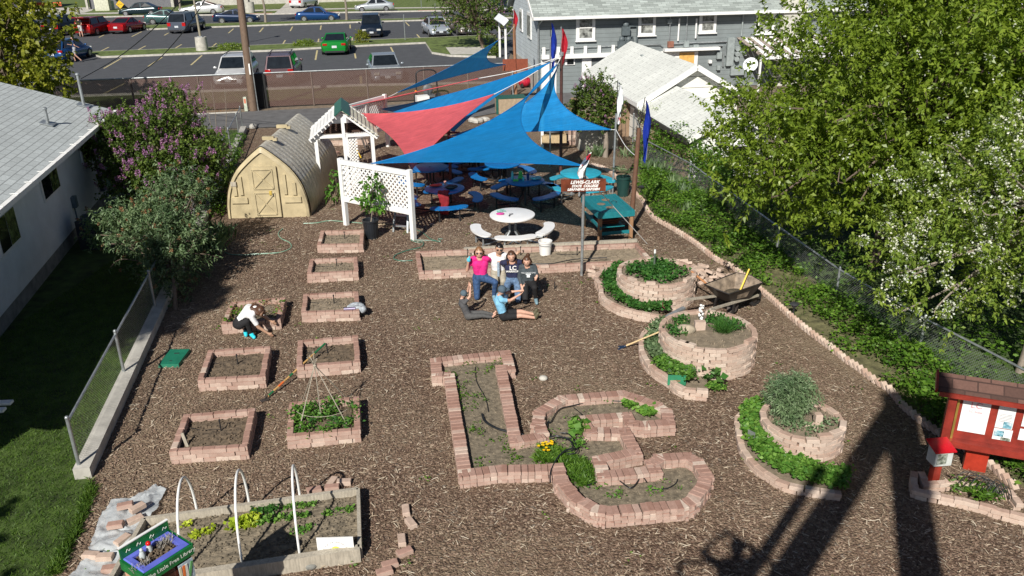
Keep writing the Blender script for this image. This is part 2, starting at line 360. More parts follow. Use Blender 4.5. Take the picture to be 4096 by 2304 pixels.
for x, y in ((30, 1200), (520, 1205), (560, 1215), (600, 1215), (2075, 1140), (2110, 1150), (2150, 1145), (2190, 1135)):
 p = PK(1, 2, x, y); b.ball(p+Vector((0, 0, .08)), .22, 7, 5, sq=(1.3, .8, .6), mat=Matrix.Rotation(x, 3, 'Z'))
rk = b.build('stone_edging', M['concrete'], label='pale broken stones along the near edge of the alley', cat='stones', kind='stuff')
# near lot
def strip(near, far): return [P(*p) for p in near]+[P(*p) for p in far[::-1]]
lot_n = [K(1, 1, -700, 965), K(1, 1, 770, 905), K(1, 1, 2571, 838), K(1, 2, 1000, 806), K(1, 2, 2300, 780)]
lot_f = [K(1, 1, -700, 340), K(1, 1, 0, 310), K(1, 1, 1300, 285), K(1, 1, 2571, 240), K(1, 2, 1000, 215), K(1, 2, 2600, 165)]
sheet('parking_lot', strip(lot_n, lot_f), .008, M['asphalt'])
sheet('verge_ground', [P(*p) for p in lot_n]+[P(*p) for p in [K(1, 2, 2300, 860), K(1, 2, 1270, 915), K(1, 1, 2571, 950), K(1, 1, 770, 1010), K(1, 1, -700, 1060)]], .004, M['grass2'])
b = MB()
for i in range(len(lot_n)-1): b.beam(P(*lot_n[i])+Vector((0, 0, .05)), P(*lot_n[i+1])+Vector((0, 0, .05)), .16, .14)
b.build('lot_kerb', M['concrete'], kind='structure')
def island(near, far, name, k=.16, h=.13):
 N = [P(*p) for p in near]; Fp = [P(*p) for p in far]; b = MB(); b.prism([*N, *Fp[::-1]], -.01, h); b.build(name+'_kerb', M['concrete'], kind='structure')
 # grass sheet set inside the kerb
 c = []
 for i, p in enumerate(N): q = Fp[min(i, len(Fp)-1)]; c.append(p+(q-p).normalized()*.2)
 d = []
 for i, p in enumerate(Fp): q = N[min(i, len(N)-1)]; d.append(p+(q-p).normalized()*.2)
 sheet(name+'_grass', c+d[::-1], h+.004, M['grass2'])
island([K(1, 1, 950, 545), K(1, 1, 1440, 525), K(1, 1, 2571, 482), K(1, 2, 820, 448), K(1, 2, 1640, 410), K(1, 2, 1700, 505), K(1, 2, 1870, 532), K(1, 2, 2300, 545)],
       [K(1, 1, 800, 497), K(1, 1, 1440, 474), K(1, 1, 2571, 428), K(1, 2, 820, 397), K(1, 2, 1640, 364), K(1, 2, 1750, 360), K(1, 2, 1900, 352), K(1, 2, 2300, 335)], 'planting_island')
island([K(1, 1, -600, 345), K(1, 1, 0, 322), K(1, 1, 1300, 284), K(1, 1, 2571, 240), K(1, 2, 1000, 213), K(1, 2, 1850, 190), K(1, 2, 2600, 168)],
       [K(1, 1, -600, 300), K(1, 1, 0, 280), K(1, 1, 1300, 247), K(1, 1, 2571, 214), K(1, 2, 1000, 193), K(1, 2, 1850, 172), K(1, 2, 2600, 152)], 'street_verge')
st_n = [K(1, 1, -900, 312), K(1, 1, 0, 280), K(1, 1, 1300, 247), K(1, 1, 2571, 214), K(1, 2, 1000, 193), K(1, 2, 2700, 150)]
st_f = [K(1, 1, -900, 215), K(1, 1, 0, 190), K(1, 1, 1300, 155), K(1, 1, 2571, 136), K(1, 2, 1000, 119), K(1, 2, 2700, 92)]
sheet('street_road', strip(st_n, st_f), .006, M['asphalt'])
sheet('campus_lawn', strip(st_f, [K(1, 1, -900, -380), K(1, 1, 2571, -430), K(1, 2, 2700, -470)]), .004, M['grass2'])
b = MB(); kn = MB()
for i in range(len(st_f)-1): b.beam(P(*st_f[i])+Vector((0, 0, .06)), P(*st_f[i+1])+Vector((0, 0, .06)), .3, .15)
b.build('street_kerb', M['concrete'], kind='structure')
for (a, c) in ((K(1, 1, 740, 168), K(1, 1, 1000, 162)), (K(1, 2, 0, 138), K(1, 2, 210, 133)), (K(1, 2, 1570, 109), K(1, 2, 1745, 106)), (K(1, 2, 620, 125), K(1, 2, 840, 121))):
 kn.beam(P(*a)+Vector((0, -.05, .07)), P(*c)+Vector((0, -.05, .07)), .3, .15)
kn.build('red_kerb', M['redpaint'], kind='structure')
sheet('pavement', strip([K(1, 1, -900, 165), K(1, 1, 800, 135), K(1, 1, 1690, 118), K(1, 2, 0, 107), K(1, 2, 1000, 84), K(1, 2, 2600, 66)], [K(1, 1, -900, 140), K(1, 1, 800, 122), K(1, 1, 1690, 104), K(1, 2, 0, 92), K(1, 2, 1000, 74), K(1, 2, 2600, 58)]), .012, M['concrete'])
sheet('driveway', [PK(1, 2, 215, 136), PK(1, 2, 560, 128), PK(1, 2, 640, 40), PK(1, 2, 700, -120), PK(1, 2, 500, -120), PK(1, 2, 290, 78)], .016, M['concrete'])
sheet('plaza_pavement', [PK(1, 1, -400, 170), PK(1, 1, 790, 120), PK(1, 1, 860, 100), PK(1, 1, 880, 70), PK(1, 1, -400, 80)], .02, M['concrete'])
sheet('walkway', [PK(1, 2, 1830, 460), PK(1, 2, 2180, 455), PK(1, 2, 2280, 528), PK(1, 2, 1880, 528)], .14, M['concrete'])
b = MB()
def stall(r, c, x0, y0, x1, y1):
 a = PK(r, c, x0, y0, .012); e = PK(r, c, x1, y1, .012); d = (e-a).normalized(); s = Vector((-d.y, d.x, 0))*.06
 b.add([a-s, a+s, e+s, e-s], [(0, 1, 2, 3) if s.cross(d).z < 0 else (3, 2, 1, 0)])
for q in ((970, 640, 1135, 545), (1385, 620, 1515, 535), (1785, 608, 1888, 517), (2215, 548, 2255, 503), (920, 488, 1018, 440), (1272, 475, 1362, 428), (1622, 460, 1698, 415), (1972, 445, 2025, 403), (1232, 342, 1325, 295), (1535, 330, 1575, 308), (2135, 310, 2183, 268), (2425, 300, 2460, 258), (925, 350, 975, 325), (1480, 880, 1610, 765), (960, 880, 1165, 780)): stall(1, 1, *q)
for q in ((248, 540, 275, 485), (612, 560, 628, 470), (980, 500, 988, 545), (1315, 440, 1355, 520), (305, 415, 330, 375), (635, 403, 643, 362), (955, 348, 957, 395), (1560, 322, 1595, 362), (90, 300, 125, 258), (375, 290, 398, 248), (658, 278, 665, 238), (935, 230, 937, 265), (1455, 208, 1490, 243), (1035, 700, 1040, 795)): stall(1, 2, *q)
b.build('parking_lines', M['paint'], kind='structure')
# ---------- chain-link fences ----------
M['link'] = wire_mat('chain_link_wire', (.50, .53, .54), .06, .10)
M['slat'] = wire_mat('slatted_chain_link', (.34, .27, .23), .085, .10, back=(.075, .032, .024), alpha=.80)
M['blackslat'] = wire_mat('black_mesh', (.02, .02, .02), .085, .14, back=(.01, .01, .011), alpha=.9)
def link_panel(parent, A, B, z0, z1, m, name='mesh_panel'):
 A = Vector(A); B = Vector(B); L = ((B-A).xy).length; o = MB().add([(0, 0, z0), (L, 0, z0), (L, 0, z1), (0, 0, z1)], [(0, 1, 2, 3)]).build(name, m, parent)
 o.location = A-Vector(parent.location); o.rotation_euler = (0, 0, math.atan2(B.y-A.y, B.x-A.x)); return o
def link_fence(name, label, bases, hs, m, r=.03, z0=.05, posts=None, lean=None, group=None):
 t = thing(name, label, 'fence', bases[0], group=group); o = Vector(bases[0])
 for i in range(len(bases)-1): link_panel(t, bases[i], bases[i+1], z0, min(hs[i], hs[i+1]), m)
 rb = MB().tube([Vector(p)-o+Vector((0, 0, h)) for p, h in zip(bases, hs)], r*.8); rb.build('top_rail', M['galv'], t, True)
 for p, h in zip(posts or bases, hs if not posts else [hs[0]]*len(posts)):
  q = Vector(p)-o; MB().cyl(q, q+Vector((0, 0, h+.05)), r, n=10).ball(q+Vector((0, 0, h+.06)), r*1.2).build('post', M['galv'], t, True)
 return t
bf0 = P(150, 473); bf1 = PK(1, 2, 2440, 900); fh = HT(PK(1, 2, 1270, 960), *K(1, 2, 1300, 640)); print('fence h', fh)
bm = bf0.lerp(bf1, .47)
t = thing('slatted_fence', 'long brown slatted chain-link fence between the alley and the parking lot', 'fence', bf0)
link_panel(t, bf0, bf1, .05, fh, M['slat'])
MB().cyl(Vector((0, 0, fh)), bf1-bf0+Vector((0, 0, fh)), .035).build('top_rail', M['galv'], t, True)
for (r, c, x, y) in ((1, 1, 1375, 985), (1, 1, 1925, 1000), (1, 2, 600, 990), (1, 2, 1110, 965), (1, 2, 1640, 940), (1, 2, 2045, 920)):
 p = PK(r, c, x, y)-bf0; s = (bf1-bf0).normalized(); p = s*p.dot(s); MB().cyl(p, p+Vector((0, 0, fh)), .035, n=8).build('post', mat('dull_post', (.17, .13, .11), .6), t, True)
s = (bf1-bf0).normalized(); p = bf1-bf0; MB().cyl(p+s*.12, p+s*.12+Vector((0, 0, fh+.1)), .06, n=10).build('post', M['galv'], t, True)
pb = PK(1, 1, 2440, 1030)-bf0; pb = s*pb.dot(s)-Vector((-s.y, s.x, 0))*.12
q = MB().box((0, 0, fh/2), (.62, .06, fh)); o = q.build('black_slat_section', mat('black_slats', (.012, .012, .013), .6), t); o.location = pb; o.rotation_euler = (0, 0, math.atan2(s.y, s.x))
# left garden fence on its concrete kerb
LFh = HT(LF0, *K(3, 1, 660, 1360)); print('left fence h', LFh, (LF1-LF0).length, LFh)
sidew = Vector((lfd.y, -lfd.x, 0))
bs = [LF0+lfd*min(3.05*i, (LF1-LF0).length) for i in range(10)]; n = 9
link_fence('garden_fence', 'waist-high chain-link fence on a concrete kerb between the left lawn and the mulch', bs, [LFh]*(n+1), M['link'], .028, .2)
b = MB(); A = LF0-lfd*.12; L = (LF1-LF0).length
for i in range(14):
 a = A+lfd*(L*i/14); e = A+lfd*(L*(i+1)/14-.008); b.beam(a+sidew*.06+Vector((0, 0, .09)), e+sidew*.06+Vector((0, 0, .09)), .24, .2)
b.build('fence_kerb', M['concrete'], kind='structure')
# right fence
rb = [P(*K(2, 3, 1240, 200)), P(2584, 671), P(2757, 752), P(3105, 1022), P(3340, 1211), P(3670, 1438), P(4120, 1740)]
rt = [None, (2607, 579), (2764, 671), (3115, 932), (3357, 1104), (3697, 1290), None]
hs = [HT(p, *q) if q else 1.3 for p, q in zip(rb, rt)]; print('right fence h', hs); hs = [1.2, .95, .8, .75, .78, .85, 1.0]
link_fence('sagging_fence', 'old grey chain-link fence behind the weedy border under the cherry tree', rb, hs, M['link'], .028, .05)
# ---------- left house ----------
M['siding_w'] = mat('white_siding', (.78, .82, .84), .7, .05, 2); M['found'] = mat('foundation', (.25, .25, .24), .9, .2, 4)
M['roof_w'] = shingle_mat('pale_shingles', (.50, .54, .54), 0, .42, .17, .07, .5)
M['glass_dk'] = mat('dark_window_glass', (.012, .014, .016), .08, .3, 2, spec=.6); M['glass_ref'] = mat('painted_reflection_glass', (.10, .13, .045), .2, .7, 6, spec=.5)  # second glass: its mottled green colour stands in for a reflection
W0 = P(0, 1351); W1 = P(426, 814); wu = (W1-W0).normalized(); wn = Vector((wu.y, -wu.x, 0)); hrz = math.atan2(wu.y, wu.x)
H = thing('bungalow', 'white bungalow with pale shingle roof beside the left lawn', 'house', W1, hrz)   # local x along wall to the back, -y to the garden
def hl(p): q = Vector(p)-W1; return Vector((q.dot(wu), q.dot(-wn), q.z))
LEN = 17; EZ = 2.72; OV = .5
MB().box((-LEN/2, 4.6, .18), (LEN, 9.2, .40)).build('foundation', M['found'], H)
MB().box((-LEN/2, 4.6, (.38+EZ)/2), (LEN+.03, 9.26, EZ-.38)).add([(.015, -.03, EZ), (.015, 9.23, EZ), (.015, 4.6, EZ+1.5)], [(0, 1, 2)]).build('wall', M['siding_w'], H)
ec = hl(P(*K(1, 1, 1085, 1025), EZ)); print('eave corner local', ec); ex = max(.3, min(1.2, ec.x))
rz = EZ+.333*(4.6+OV)
rf = MB().slab([(-LEN, -OV, EZ), (ex, -OV, EZ), (ex, 4.6, rz), (-LEN, 4.6, rz)], .12).slab([(-LEN, 4.6, rz), (ex, 4.6, rz), (ex, 9.7, EZ), (-LEN, 9.7, EZ)], .12).build('roof', M['roof_w'], H)
g = MB()
g.beam((-LEN, -OV-.06, EZ-.06), (ex, -OV-.06, EZ-.06), .12, .11); g.build('gutter', M['white'], rf)
g = MB()
for i in range(16): g.box((ex-.3-i*.95, -OV-.02, EZ+.012), (.03, .22, .012))
g.build('gutter_straps', M['white'], rf)
MB().tube([(ex-.25, -OV-.02, EZ-.1), (-.1, -.08, EZ-.45), (-.1, -.08, .3), (-.1, -.5, .1)], .045).build('downspout', M['siding_w'], H)
def wpt(r, c, x, y): return hl(PL(K(r, c, x, y), W1, wn))
for (l, rr, tp, bt, sw) in (((745, 280), (857, 190), (738, 190), (770, 365), 0), ((352, 520), (520, 500), (355, 500), (400, 705), 0), ((-90, 900), (118, 880), (80, 760), (118, 885), 0)):
 x0, x1 = wpt(2, 1, *l).x, wpt(2, 1, *rr).x; z1, z0 = wpt(2, 1, *tp).z, wpt(2, 1, *bt).z; z1 = min(z1, 2.45); z0 = max(z0, 1.15)
 if z1-z0 < .5: z0 = z1-.75
 print('win', x0, x1, z0, z1); xm = (x0+x1)/2
 f = MB().box((xm, -.045, (z0+z1)/2), (x1-x0+.1, .05, z1-z0+.1)).build('window', M['white'], H)
 MB().box(((x0+xm)/2, -.075, (z0+z1)/2), (xm-x0-.05, .02, z1-z0-.04)).build('pane', M['glass_dk'], f)
 MB().box(((x1+xm)/2, -.075, (z0+z1)/2), (x1-xm-.05, .02, z1-z0-.04)).build('pane', M['glass_ref'], f)
eb = wpt(2, 1, 665, 720); MB().box((eb.x, -.08, eb.z), (.22, .12, .3)).cyl((eb.x+.02, -.05, .3), (eb.x+.02, -.05, eb.z), .02).build('meter_box', mat('slate_box', (.12, .17, .20), .5), H)
eb = wpt(2, 1, 925, 540); MB().box((eb.x, -.08, eb.z), (.25, .14, .5)).cyl((eb.x-.03, -.05, eb.z), (eb.x-.03, -.05, EZ-.1), .02).build('service_panel', mat('slate_box2', (.12, .16, .19), .5), H)
def roofpt(r, c, x, y):
 nn = (Vector((0, -.333, 1))).normalized(); nw = wn*.333+Vector((0, 0, 1)); p0 = W1+wn*OV+Vector((0, 0, EZ)); return hl(PL(K(r, c, x, y), p0, nw))
for (bx, by, tx, ty, rr) in ((785, 990, 712, 725, .045), (450, 1160, 428, 1060, .045)):
 p = roofpt(1, 1, bx, by); hh = .95 if bx > 700 else .42
 MB().cyl(p, p+Vector((0, 0, hh)), rr, n=10).ball(p+Vector((0, 0, hh)), rr*1.4, sq=(1, 1, .8)).box(p+Vector((0, 0, .03)), (.45, .35, .02), mat=Matrix.Rotation(-.32, 3, 'X').inverted()).build('vent_pipe', M['galv'], rf)
ac = P(*K(2, 1, 900, 1130)); ac = W1+wu*(hl(ac).x)+wn*.75
a = thing('air_conditioner', 'black round-topped air conditioner standing between the bungalow wall and the butterfly bush', 'air conditioner', ac)
MB().box((0, 0, .4), (.75, .75, .8)).build('casing', mat('ac_casing', (.03, .035, .045), .5), a)
g = MB().lathe([(.36, .80), (.36, .86), (.30, .88), (.04, .9)], n=20)
for k in range(12): t_ = k*math.pi/6; g.beam((0, 0, .91), (.33*math.cos(t_), .33*math.sin(t_), .88), .012, .012)
g.build('fan_grille', mat('ac_grille', (.05, .06, .09), .4), a)
MB().lathe([(.0, .905), (.09, .9), (.09, .93), (0, .935)], n=14).build('fan_hub', mat('ac_hub', (.2, .22, .26), .4), a)
bt = P(*K(3, 1, 0, 1205), .4); bench = thing('white_bench', 'white wooden bench with two long slats at the left edge of the lawn', 'bench', (bt.x, bt.y, 0), 0.05)
for dy in (0, -.24): MB().box((-.85, dy, .42), (2.1, .12, .04)).build('seat_slat', M['white'], bench)
for sx in (-.15, -1.6): MB().box((sx, -.12, .2), (.06, .3, .40)).build('leg', M['white'], bench)
# ---------- grey apartment house ----------
def siding(name, col, pitch=.21, dark=.45):
 q = NT(name); s = q.new('ShaderNodeSeparateXYZ'); q.l(q.pos(), s.inputs[0]); f = q.math('FRACT', q.math('DIVIDE', s.outputs[2], pitch))
 n = q.noise(1.5, 5, q.pos()); c = q.ramp(n.outputs[0], [(.3, tuple(x*.86 for x in col)), (.7, tuple(x*1.1 for x in col))])
 c = q.mix(q.math('LESS_THAN', f, .075), c, tuple(x*dark for x in col)); q.l(c, q.b.inputs['Base Color']); q.b.inputs['Roughness'].default_value = .75; q.bump(f, .3, .02); return q.m
M['sid_grey'] = siding('grey_lap_siding', (.205, .235, .24)); M['sid_white'] = siding('white_lap_siding', (.60, .66, .69), .2, .5)
M['sid_gar'] = siding('white_garage_siding', (.80, .79, .73), .42, .35)
M['roof_g'] = shingle_mat('grey_green_shingles', (.33, .37, .35), 0, .45, .16, .28, .55); M['roof_c'] = shingle_mat('cream_shingles', (.68, .70, .66), 0, .45, .27, .05, .68)
M['curtain'] = mat('curtained_glass', (.30, .31, .29), .3, .5, 5)
C0 = PK(1, 3, 362, 880); ez = HT(C0, *K(1, 3, 362, 150)); e1 = P(3100, 31, ez); e0 = P(*K(1, 3, 355, 137), ez); fu = (e1-e0).normalized(); print('grey house', C0, ez, fu)
fn = Vector((fu.y, -fu.x, 0)); G = thing('grey_apartment_house', 'two-storey grey clapboard house with white windows behind the garage', 'house', C0, math.atan2(fu.y, fu.x))
def gl(p): q = Vector(p)-C0; return Vector((q.dot(fu), q.dot(-fn), q.z))
def fp(x, y, c=3): return gl(PL(K(1, c, x, y), C0, fn))
GL, GD = 30, 8.5
MB().box((GL/2, GD/2, ez/2), (GL, GD, ez)).build('wall', M['sid_grey'], G)
MB().box((-.02, GD/2, ez/2+.6), (.04, GD, ez-1.2)).add([(-.04, -.0, ez), (-.04, GD, ez), (-.04, GD/2, ez+2.2)], [(0, 1, 2)]).build('gable_wall', M['sid_white'], G)
MB().box((-.03, GD/2, .3), (.08, GD, 1.8)).build('foundation', M['concrete'], G)
rr_ = ez+.52*(GD/2+.5); grf = MB().slab([(-.35, -.5, ez-.05), (GL, -.5, ez-.05), (GL, GD/2, rr_), (-.35, GD/2, rr_)], .14).slab([(-.35, GD/2, rr_), (GL, GD/2, rr_), (GL, GD+.5, ez), (-.35, GD+.5, ez)], .14).build('roof', M['roof_g'], G)
MB().beam((-.35, -.56, ez-.08), (GL, -.56, ez-.08), .14, .14).beam((-.38, -.55, ez-.1), (-.38, GD/2, rr_-.1), .05, .2).build('gutter', M['white'], grf)
MB().tube([(.1, -.5, ez-.15), (-.02, -.06, ez-.45), (-.02, -.06, .2)], .05).build('downspout', M['galv'], G)
def rect(xa, ya, xb, yb, name, m, d=.05, parent=None, off=0.0, c=3):
 p = fp(xa, ya, c); q = fp(xb, yb, c); x0, x1 = min(p.x, q.x), max(p.x, q.x); z0, z1 = min(p.z, q.z), max(p.z, q.z)
 return (x0, x1, z0, z1), MB().box(((x0+x1)/2, -d/2-off, (z0+z1)/2), (x1-x0, d, z1-z0)).build(name, m, parent or G)
for (xa, ya, xb, yb) in ((712, 135, 885, 380), (1295, 118, 1447, 332), (1868, 98, 2012, 307), (2400, 82, 2560, 315)):
 (x0, x1, z0, z1), w_ = rect(xa, ya, xb, yb, 'window', M['white'], .07)
 tr = (x1-x0)*.17
 MB().box(((x0+x1)/2, -.08, (z0+z1)/2+.03), (x1-x0-2*tr, .02, z1-z0-2*tr+.05)).build('pane', M['curtain'], w_)
 MB().box(((x0+x1)/2, -.1, (z0+z1)/2), (x1-x0-2*tr, .03, .05)).box(((x0+x1)/2, -.09, z0), (x1-x0+.1, .12, .05)).build('sash', M['white'], w_)
(x0, x1, z0, z1), dr = rect(385, 560, 525, 880, 'door', M['white'], .06)
MB().ball((x0+.12, -.1, (z0+z1)/2-.05), .035).build('handle', M['black'], dr)
rect(607, 542, 698, 605, 'window', M['white'], .06); rect(625, 552, 685, 597, 'pane', M['glass_dk'], .02, None, .065)
(x0, x1, z0, z1), gd = rect(820, 545, 1150, 850, 'garage_door', mat('grey_garage_door', (.13, .145, .15), .6), .03)
for i in range(1, 5): MB().box(((x0+x1)/2, -.04, z0+(z1-z0)*i/5), (x1-x0, .015, .02)).build('panel_seam', M['black'], gd)
p = fp(765, 540); MB().box((p.x+.25, -.04, p.z/2), (.5, .06, p.z)).build('door_trim', M['white'], G)
p = fp(380, 535); q = fp(1150, 500); MB().box(((p.x+q.x)/2, -.16, (p.z+q.z)/2), (q.x-p.x, .3, .2)).build('ledge', M['white'], G)
for x, y in ((405, 497), (540, 492), (667, 488), (793, 484), (922, 479), (1052, 474)):
 p = fp(x, y); MB().box((p.x, -.1, p.z+.05), (.16, .12, .5)).build('bracket', M['white'], G)
(x0, x1, z0, z1), dr = rect(1640, 485, 1835, 700, 'side_door_frame', M['white'], .05); rect(1675, 490, 1800, 700, 'ochre_door', mat('ochre_door_paint', (.72, .42, .12), .5), .03, None, .055)
rect(1500, 480, 1680, 700, 'white_board', M['white'], .04); p = fp(1520, 470); q = fp(2035, 440); MB().box(((p.x+q.x)/2, -.2, (p.z+q.z)/2), (q.x-p.x, .35, .14)).build('door_hood', M['white'], G)
Mbox = mat('meter_grey', (.30, .34, .34), .5); Mgas = mat('gas_meter_grey', (.10, .125, .135), .5); Mrust = mat('rusty_box', (.28, .12, .08), .7)
for x, y in ((1165, 285), (1127, 420), (1190, 420)):
 p = fp(x, y); MB().box((p.x, -.22, p.z), (.42, .2, .44)).ball((p.x, -.22, p.z+.3), .16, sq=(1, .8, 1)).cyl((p.x, -.2, p.z-.3), (p.x, -.2, p.z-.6), .04).build('gas_meter', Mgas, G, True)
def pipe(pts, r=.03, m=None, name='conduit', off=.1): MB().tube([(fp(x, y).x, -off, fp(x, y).z) for x, y in pts], r, 6).build(name, m or M['galv'], G, True)
pipe([(1115, 345), (1235, 340), (1235, 420), (1275, 410), (1278, 245), (1180, 245)], .045, Mgas)
pipe([(380, 455), (1100, 425), (1420, 415), (1490, 415), (1540, 455), (2030, 440)], .025)
for x in (1590, 1748): pipe([(x, 108), (x-15, 385)], .03)
pipe([(1672, 172), (1658, 380)], .045, M['white']); pipe([(1832, 172), (1822, 355)], .045, M['white']); pipe([(2272, 85), (2250, 335)], .04, Mbox)
pipe([(1600, 405), (2115, 385), (2100, 450), (2098, 520)], .04); pipe([(1640, 455), (2075, 425), (2078, 620)], .04)
for (xa, ya, xb, yb, m) in ((1565, 385, 1612, 438, Mrust), (1713, 380, 1755, 438, Mbox), (1800, 415, 1845, 458, Mbox), (2020, 485, 2060, 545, Mbox), (2020, 610, 2045, 650, Mbox), (2122, 350, 2165, 610, Mbox), (1558, 180, 1598, 215, Mbox), (2150, 615, 2270, 695, Mbox), (1945, 560, 1968, 587, M['white'])):
 rect(xa, ya, xb, yb, 'electric_box', m, .2)
for x, y in ((2205, 450), (2203, 500), (2197, 548), (2283, 493)):
 p = fp(x, y); MB().cyl((p.x, -.05, p.z), (p.x, -.28, p.z), .13, n=14).build('electric_meter', Mbox, G, True)
# awning
p = fp(2180, 350); q = fp(2571, 330); aw = MB(); Lx = 7.0; zt = p.z; x_ = p.x+.2
for i in range(28):
 xx = x_+i*Lx/28; aw.slab([(xx, -.02, zt), (xx+Lx/28-.03, -.02, zt), (xx+Lx/28-.03+.5, -2.2, zt-.75), (xx+.5, -2.2, zt-.75)], .03, m=0 if i % 2 else 1)
aw.beam((x_+.5, -2.22, zt-.8), (x_+.5+Lx, -2.22, zt-.8), .04, .16); aw.build('awning', [M['white'], mat('flaking_paint_board', (.36, .30, .26), .8, .4, 12)], G)
MB().box((x_+.5, -2.1, (zt-.8)/2), (.09, .09, zt-.8)).build('awning_post', M['white'], G)
# gable-side details: narrow windows and porch
def gs(x, y): return gl(PL(K(1, 3, x, y), C0-fn*0-fu*.05, fu))
for (xa, ya, xb, yb) in ((262, 110, 290, 350), (190, 80, 210, 285)):
 p = gs((xa), (ya+yb)/2); q = gs(xb, (ya+yb)/2); zt_ = gs(xa, ya).z; zb_ = gs(xa, yb).z; y0, y1 = sorted((p.y, q.y))
 w_ = MB().box((-.07, (y0+y1)/2, (zt_+zb_)/2), (.05, y1-y0+.25, zt_-zb_)).build('window', M['white'], G); MB().box((-.1, (y0+y1)/2, (zt_+zb_)/2), (.02, max(.1, y1-y0), zt_-zb_-.3)).build('pane', M['curtain'], w_)
pc = PK(1, 3, 55, 590); pq = gl(pc); zt_ = HT(pc, *K(1, 3, 55, 215)); print('porch', pq, zt_)
for k in (0, 3.0): MB().box((pq.x, pq.y+k, zt_/2), (.13, .13, zt_)).build('porch_post', M['white'], G)
MB().slab([(pq.x-.3, pq.y-.35, zt_), (.0, pq.y-.35, zt_+.35), (.0, pq.y+3.4, zt_+.35), (pq.x-.3, pq.y+3.4, zt_)], .22).build('porch_roof', M['siding_w'], G)
# chimney and the two roofs behind the cherry tree
chp = gl(PL((3160, 60), C0, fn)); ch = MB()
for j in range(26):
 for i in range(3): ch.box((chp.x-.4+i*.42+(j % 2)*.1-.05, -.25, .2+j*.21-.1), (.415, .5, .205))
ch.build('chimney', mat('block_chimney', (.58, .57, .50), .9, .1, 5, isl=.15), G)
nb = P(3520, 300, 0); NB = thing('shingled_neighbour_house', 'pale shingled house half hidden behind the top of the cherry tree', 'house', nb, math.atan2(fu.y, fu.x)); 
MB().box((6, 3.5, 1.6), (16, 7, 3.2)).build('wall', M['siding_w'], NB)
MB().slab([(-2.6, -.6, 3.1), (14.6, -.6, 3.1), (14.6, 4, 5.6), (-2.6, 4, 5.6)], .14).slab([(-2.6, 4, 5.6), (14.6, 4, 5.6), (14.6, 8.6, 3.1), (-2.6, 8.6, 3.1)], .14).build('roof', M['roof_c'], NB)
wd = MB().box((1, -.04, 1.8), (1.1, .06, 1.2)).build('window', M['white'], NB); MB().box((1, -.08, 1.8), (.85, .02, .95)).build('pane', M['glass_dk'], wd)
# ---------- garage with annex ----------
GZ = 1.68; GA = P(*K(1, 3, 1292, 965), GZ); gb = Vector((math.cos(AX-.02), math.sin(AX-.02), 0)); ga = Vector((-gb.y, gb.x, 0)); ap = PL(K(1, 3, 1845, 606), GA, ga)
wdt = (ap-GA).dot(gb)*2; rh = ap.z; print('garage', GA, ap, wdt)
T = thing('garage', 'cream garage with pale shingle gable roof and a lower annex beside the border', 'garage', (GA.x, GA.y, 0), math.atan2(gb.y, gb.x))
def tl(p): q = Vector(p)-Vector((GA.x, GA.y, 0)); return Vector((q.dot(gb), q.dot(ga), q.z))
GLn = 8.4; ov = .28
MB().box((wdt/2, GLn/2+ov, GZ/2-.03), (wdt-2*ov, GLn-2*ov, GZ-.06)).add([(ov, ov, GZ-.06), (wdt-ov, ov, GZ-.06), (wdt/2, ov, rh-.16)], [(0, 1, 2)]).build('wall', M['sid_gar'], T)
rf = MB().slab([(0, 0, GZ), (wdt/2, 0, rh), (wdt/2, GLn, rh), (0, GLn, GZ)], .1).slab([(wdt/2, 0, rh), (wdt, 0, GZ), (wdt, GLn, GZ), (wdt/2, GLn, rh)], .1).build('roof', M['roof_c'], T)
MB().beam((-.01, -.03, GZ-.08), (wdt/2, -.03, rh-.08), .05, .2).beam((wdt/2, -.03, rh-.08), (wdt+.01, -.03, GZ-.08), .05, .2).beam((-.03, -.03, GZ-.08), (-.03, GLn, GZ-.08), .05, .16).build('bargeboard', M['white'], rf)
MB().box((wdt*.42, GLn*.62, rh-.3), (.3, .25, .12)).build('roof_vent', Mbox, rf)
MB().box((wdt*.68, ov-.03, 1.1), (1.0, .05, 1.1)).box((wdt*.68, ov-.06, 1.1), (.8, .03, .9), m=1).build('window', [M['white'], M['glass_dk']], T)
# annex (its roof is lower and its left wall tan stucco)
a1 = tl(PL(K(1, 3, 1297, 1003), GA+ga*.24, ga)); a2 = tl(P(*K(1, 3, 1745, 1298), a1.z)); at_ = tl(PL(K(1, 3, 1668, 800), GA+ga*.1, ga)); print('annex', a1, a2, at_)
x0 = (a1.x+a2.x)/2; y0 = a2.y; hw = max(1.2, at_.x-a1.x); az = a1.z; ar = at_.z
MB().box((x0+hw, y0/2+.1, az/2), (2*hw-.3, -y0-.2, az)).add([(x0+.15, y0+.2, az), (x0+2*hw-.15, y0+.2, az), (x0+hw, y0+.2, ar-.1)], [(0, 1, 2)]).build('annex_wall', M['white'], T)
MB().box((x0+.13, y0/2+.12, az/2), (.04, -y0-.26, az-.05)).build('stucco_wall', mat('tan_stucco', (.42, .30, .20), .9, .35, 1.5, .3), T)
rf = MB().slab([(x0-.05, y0, az), (x0+hw, y0, ar), (x0+hw, .2, ar), (x0-.05, .2, az)], .08).slab([(x0+hw, y0, ar), (x0+2*hw+.05, y0, az), (x0+2*hw+.05, .2, az), (x0+hw, .2, ar)], .08).build('annex_roof', M['roof_c'], T)
MB().beam((x0-.07, y0-.02, az-.1), (x0-.07, .2, az-.1), .05, .15).build('eave_board', mat('dark_fascia', (.05, .045, .04), .8), rf); MB().beam((x0-.04, y0-.03, az-.08), (x0+hw, y0-.03, ar-.08), .05, .14).beam((x0+hw, y0-.03, ar-.08), (x0+2*hw, y0-.03, az-.08), .05, .14).build('bargeboard', M['white'], rf)
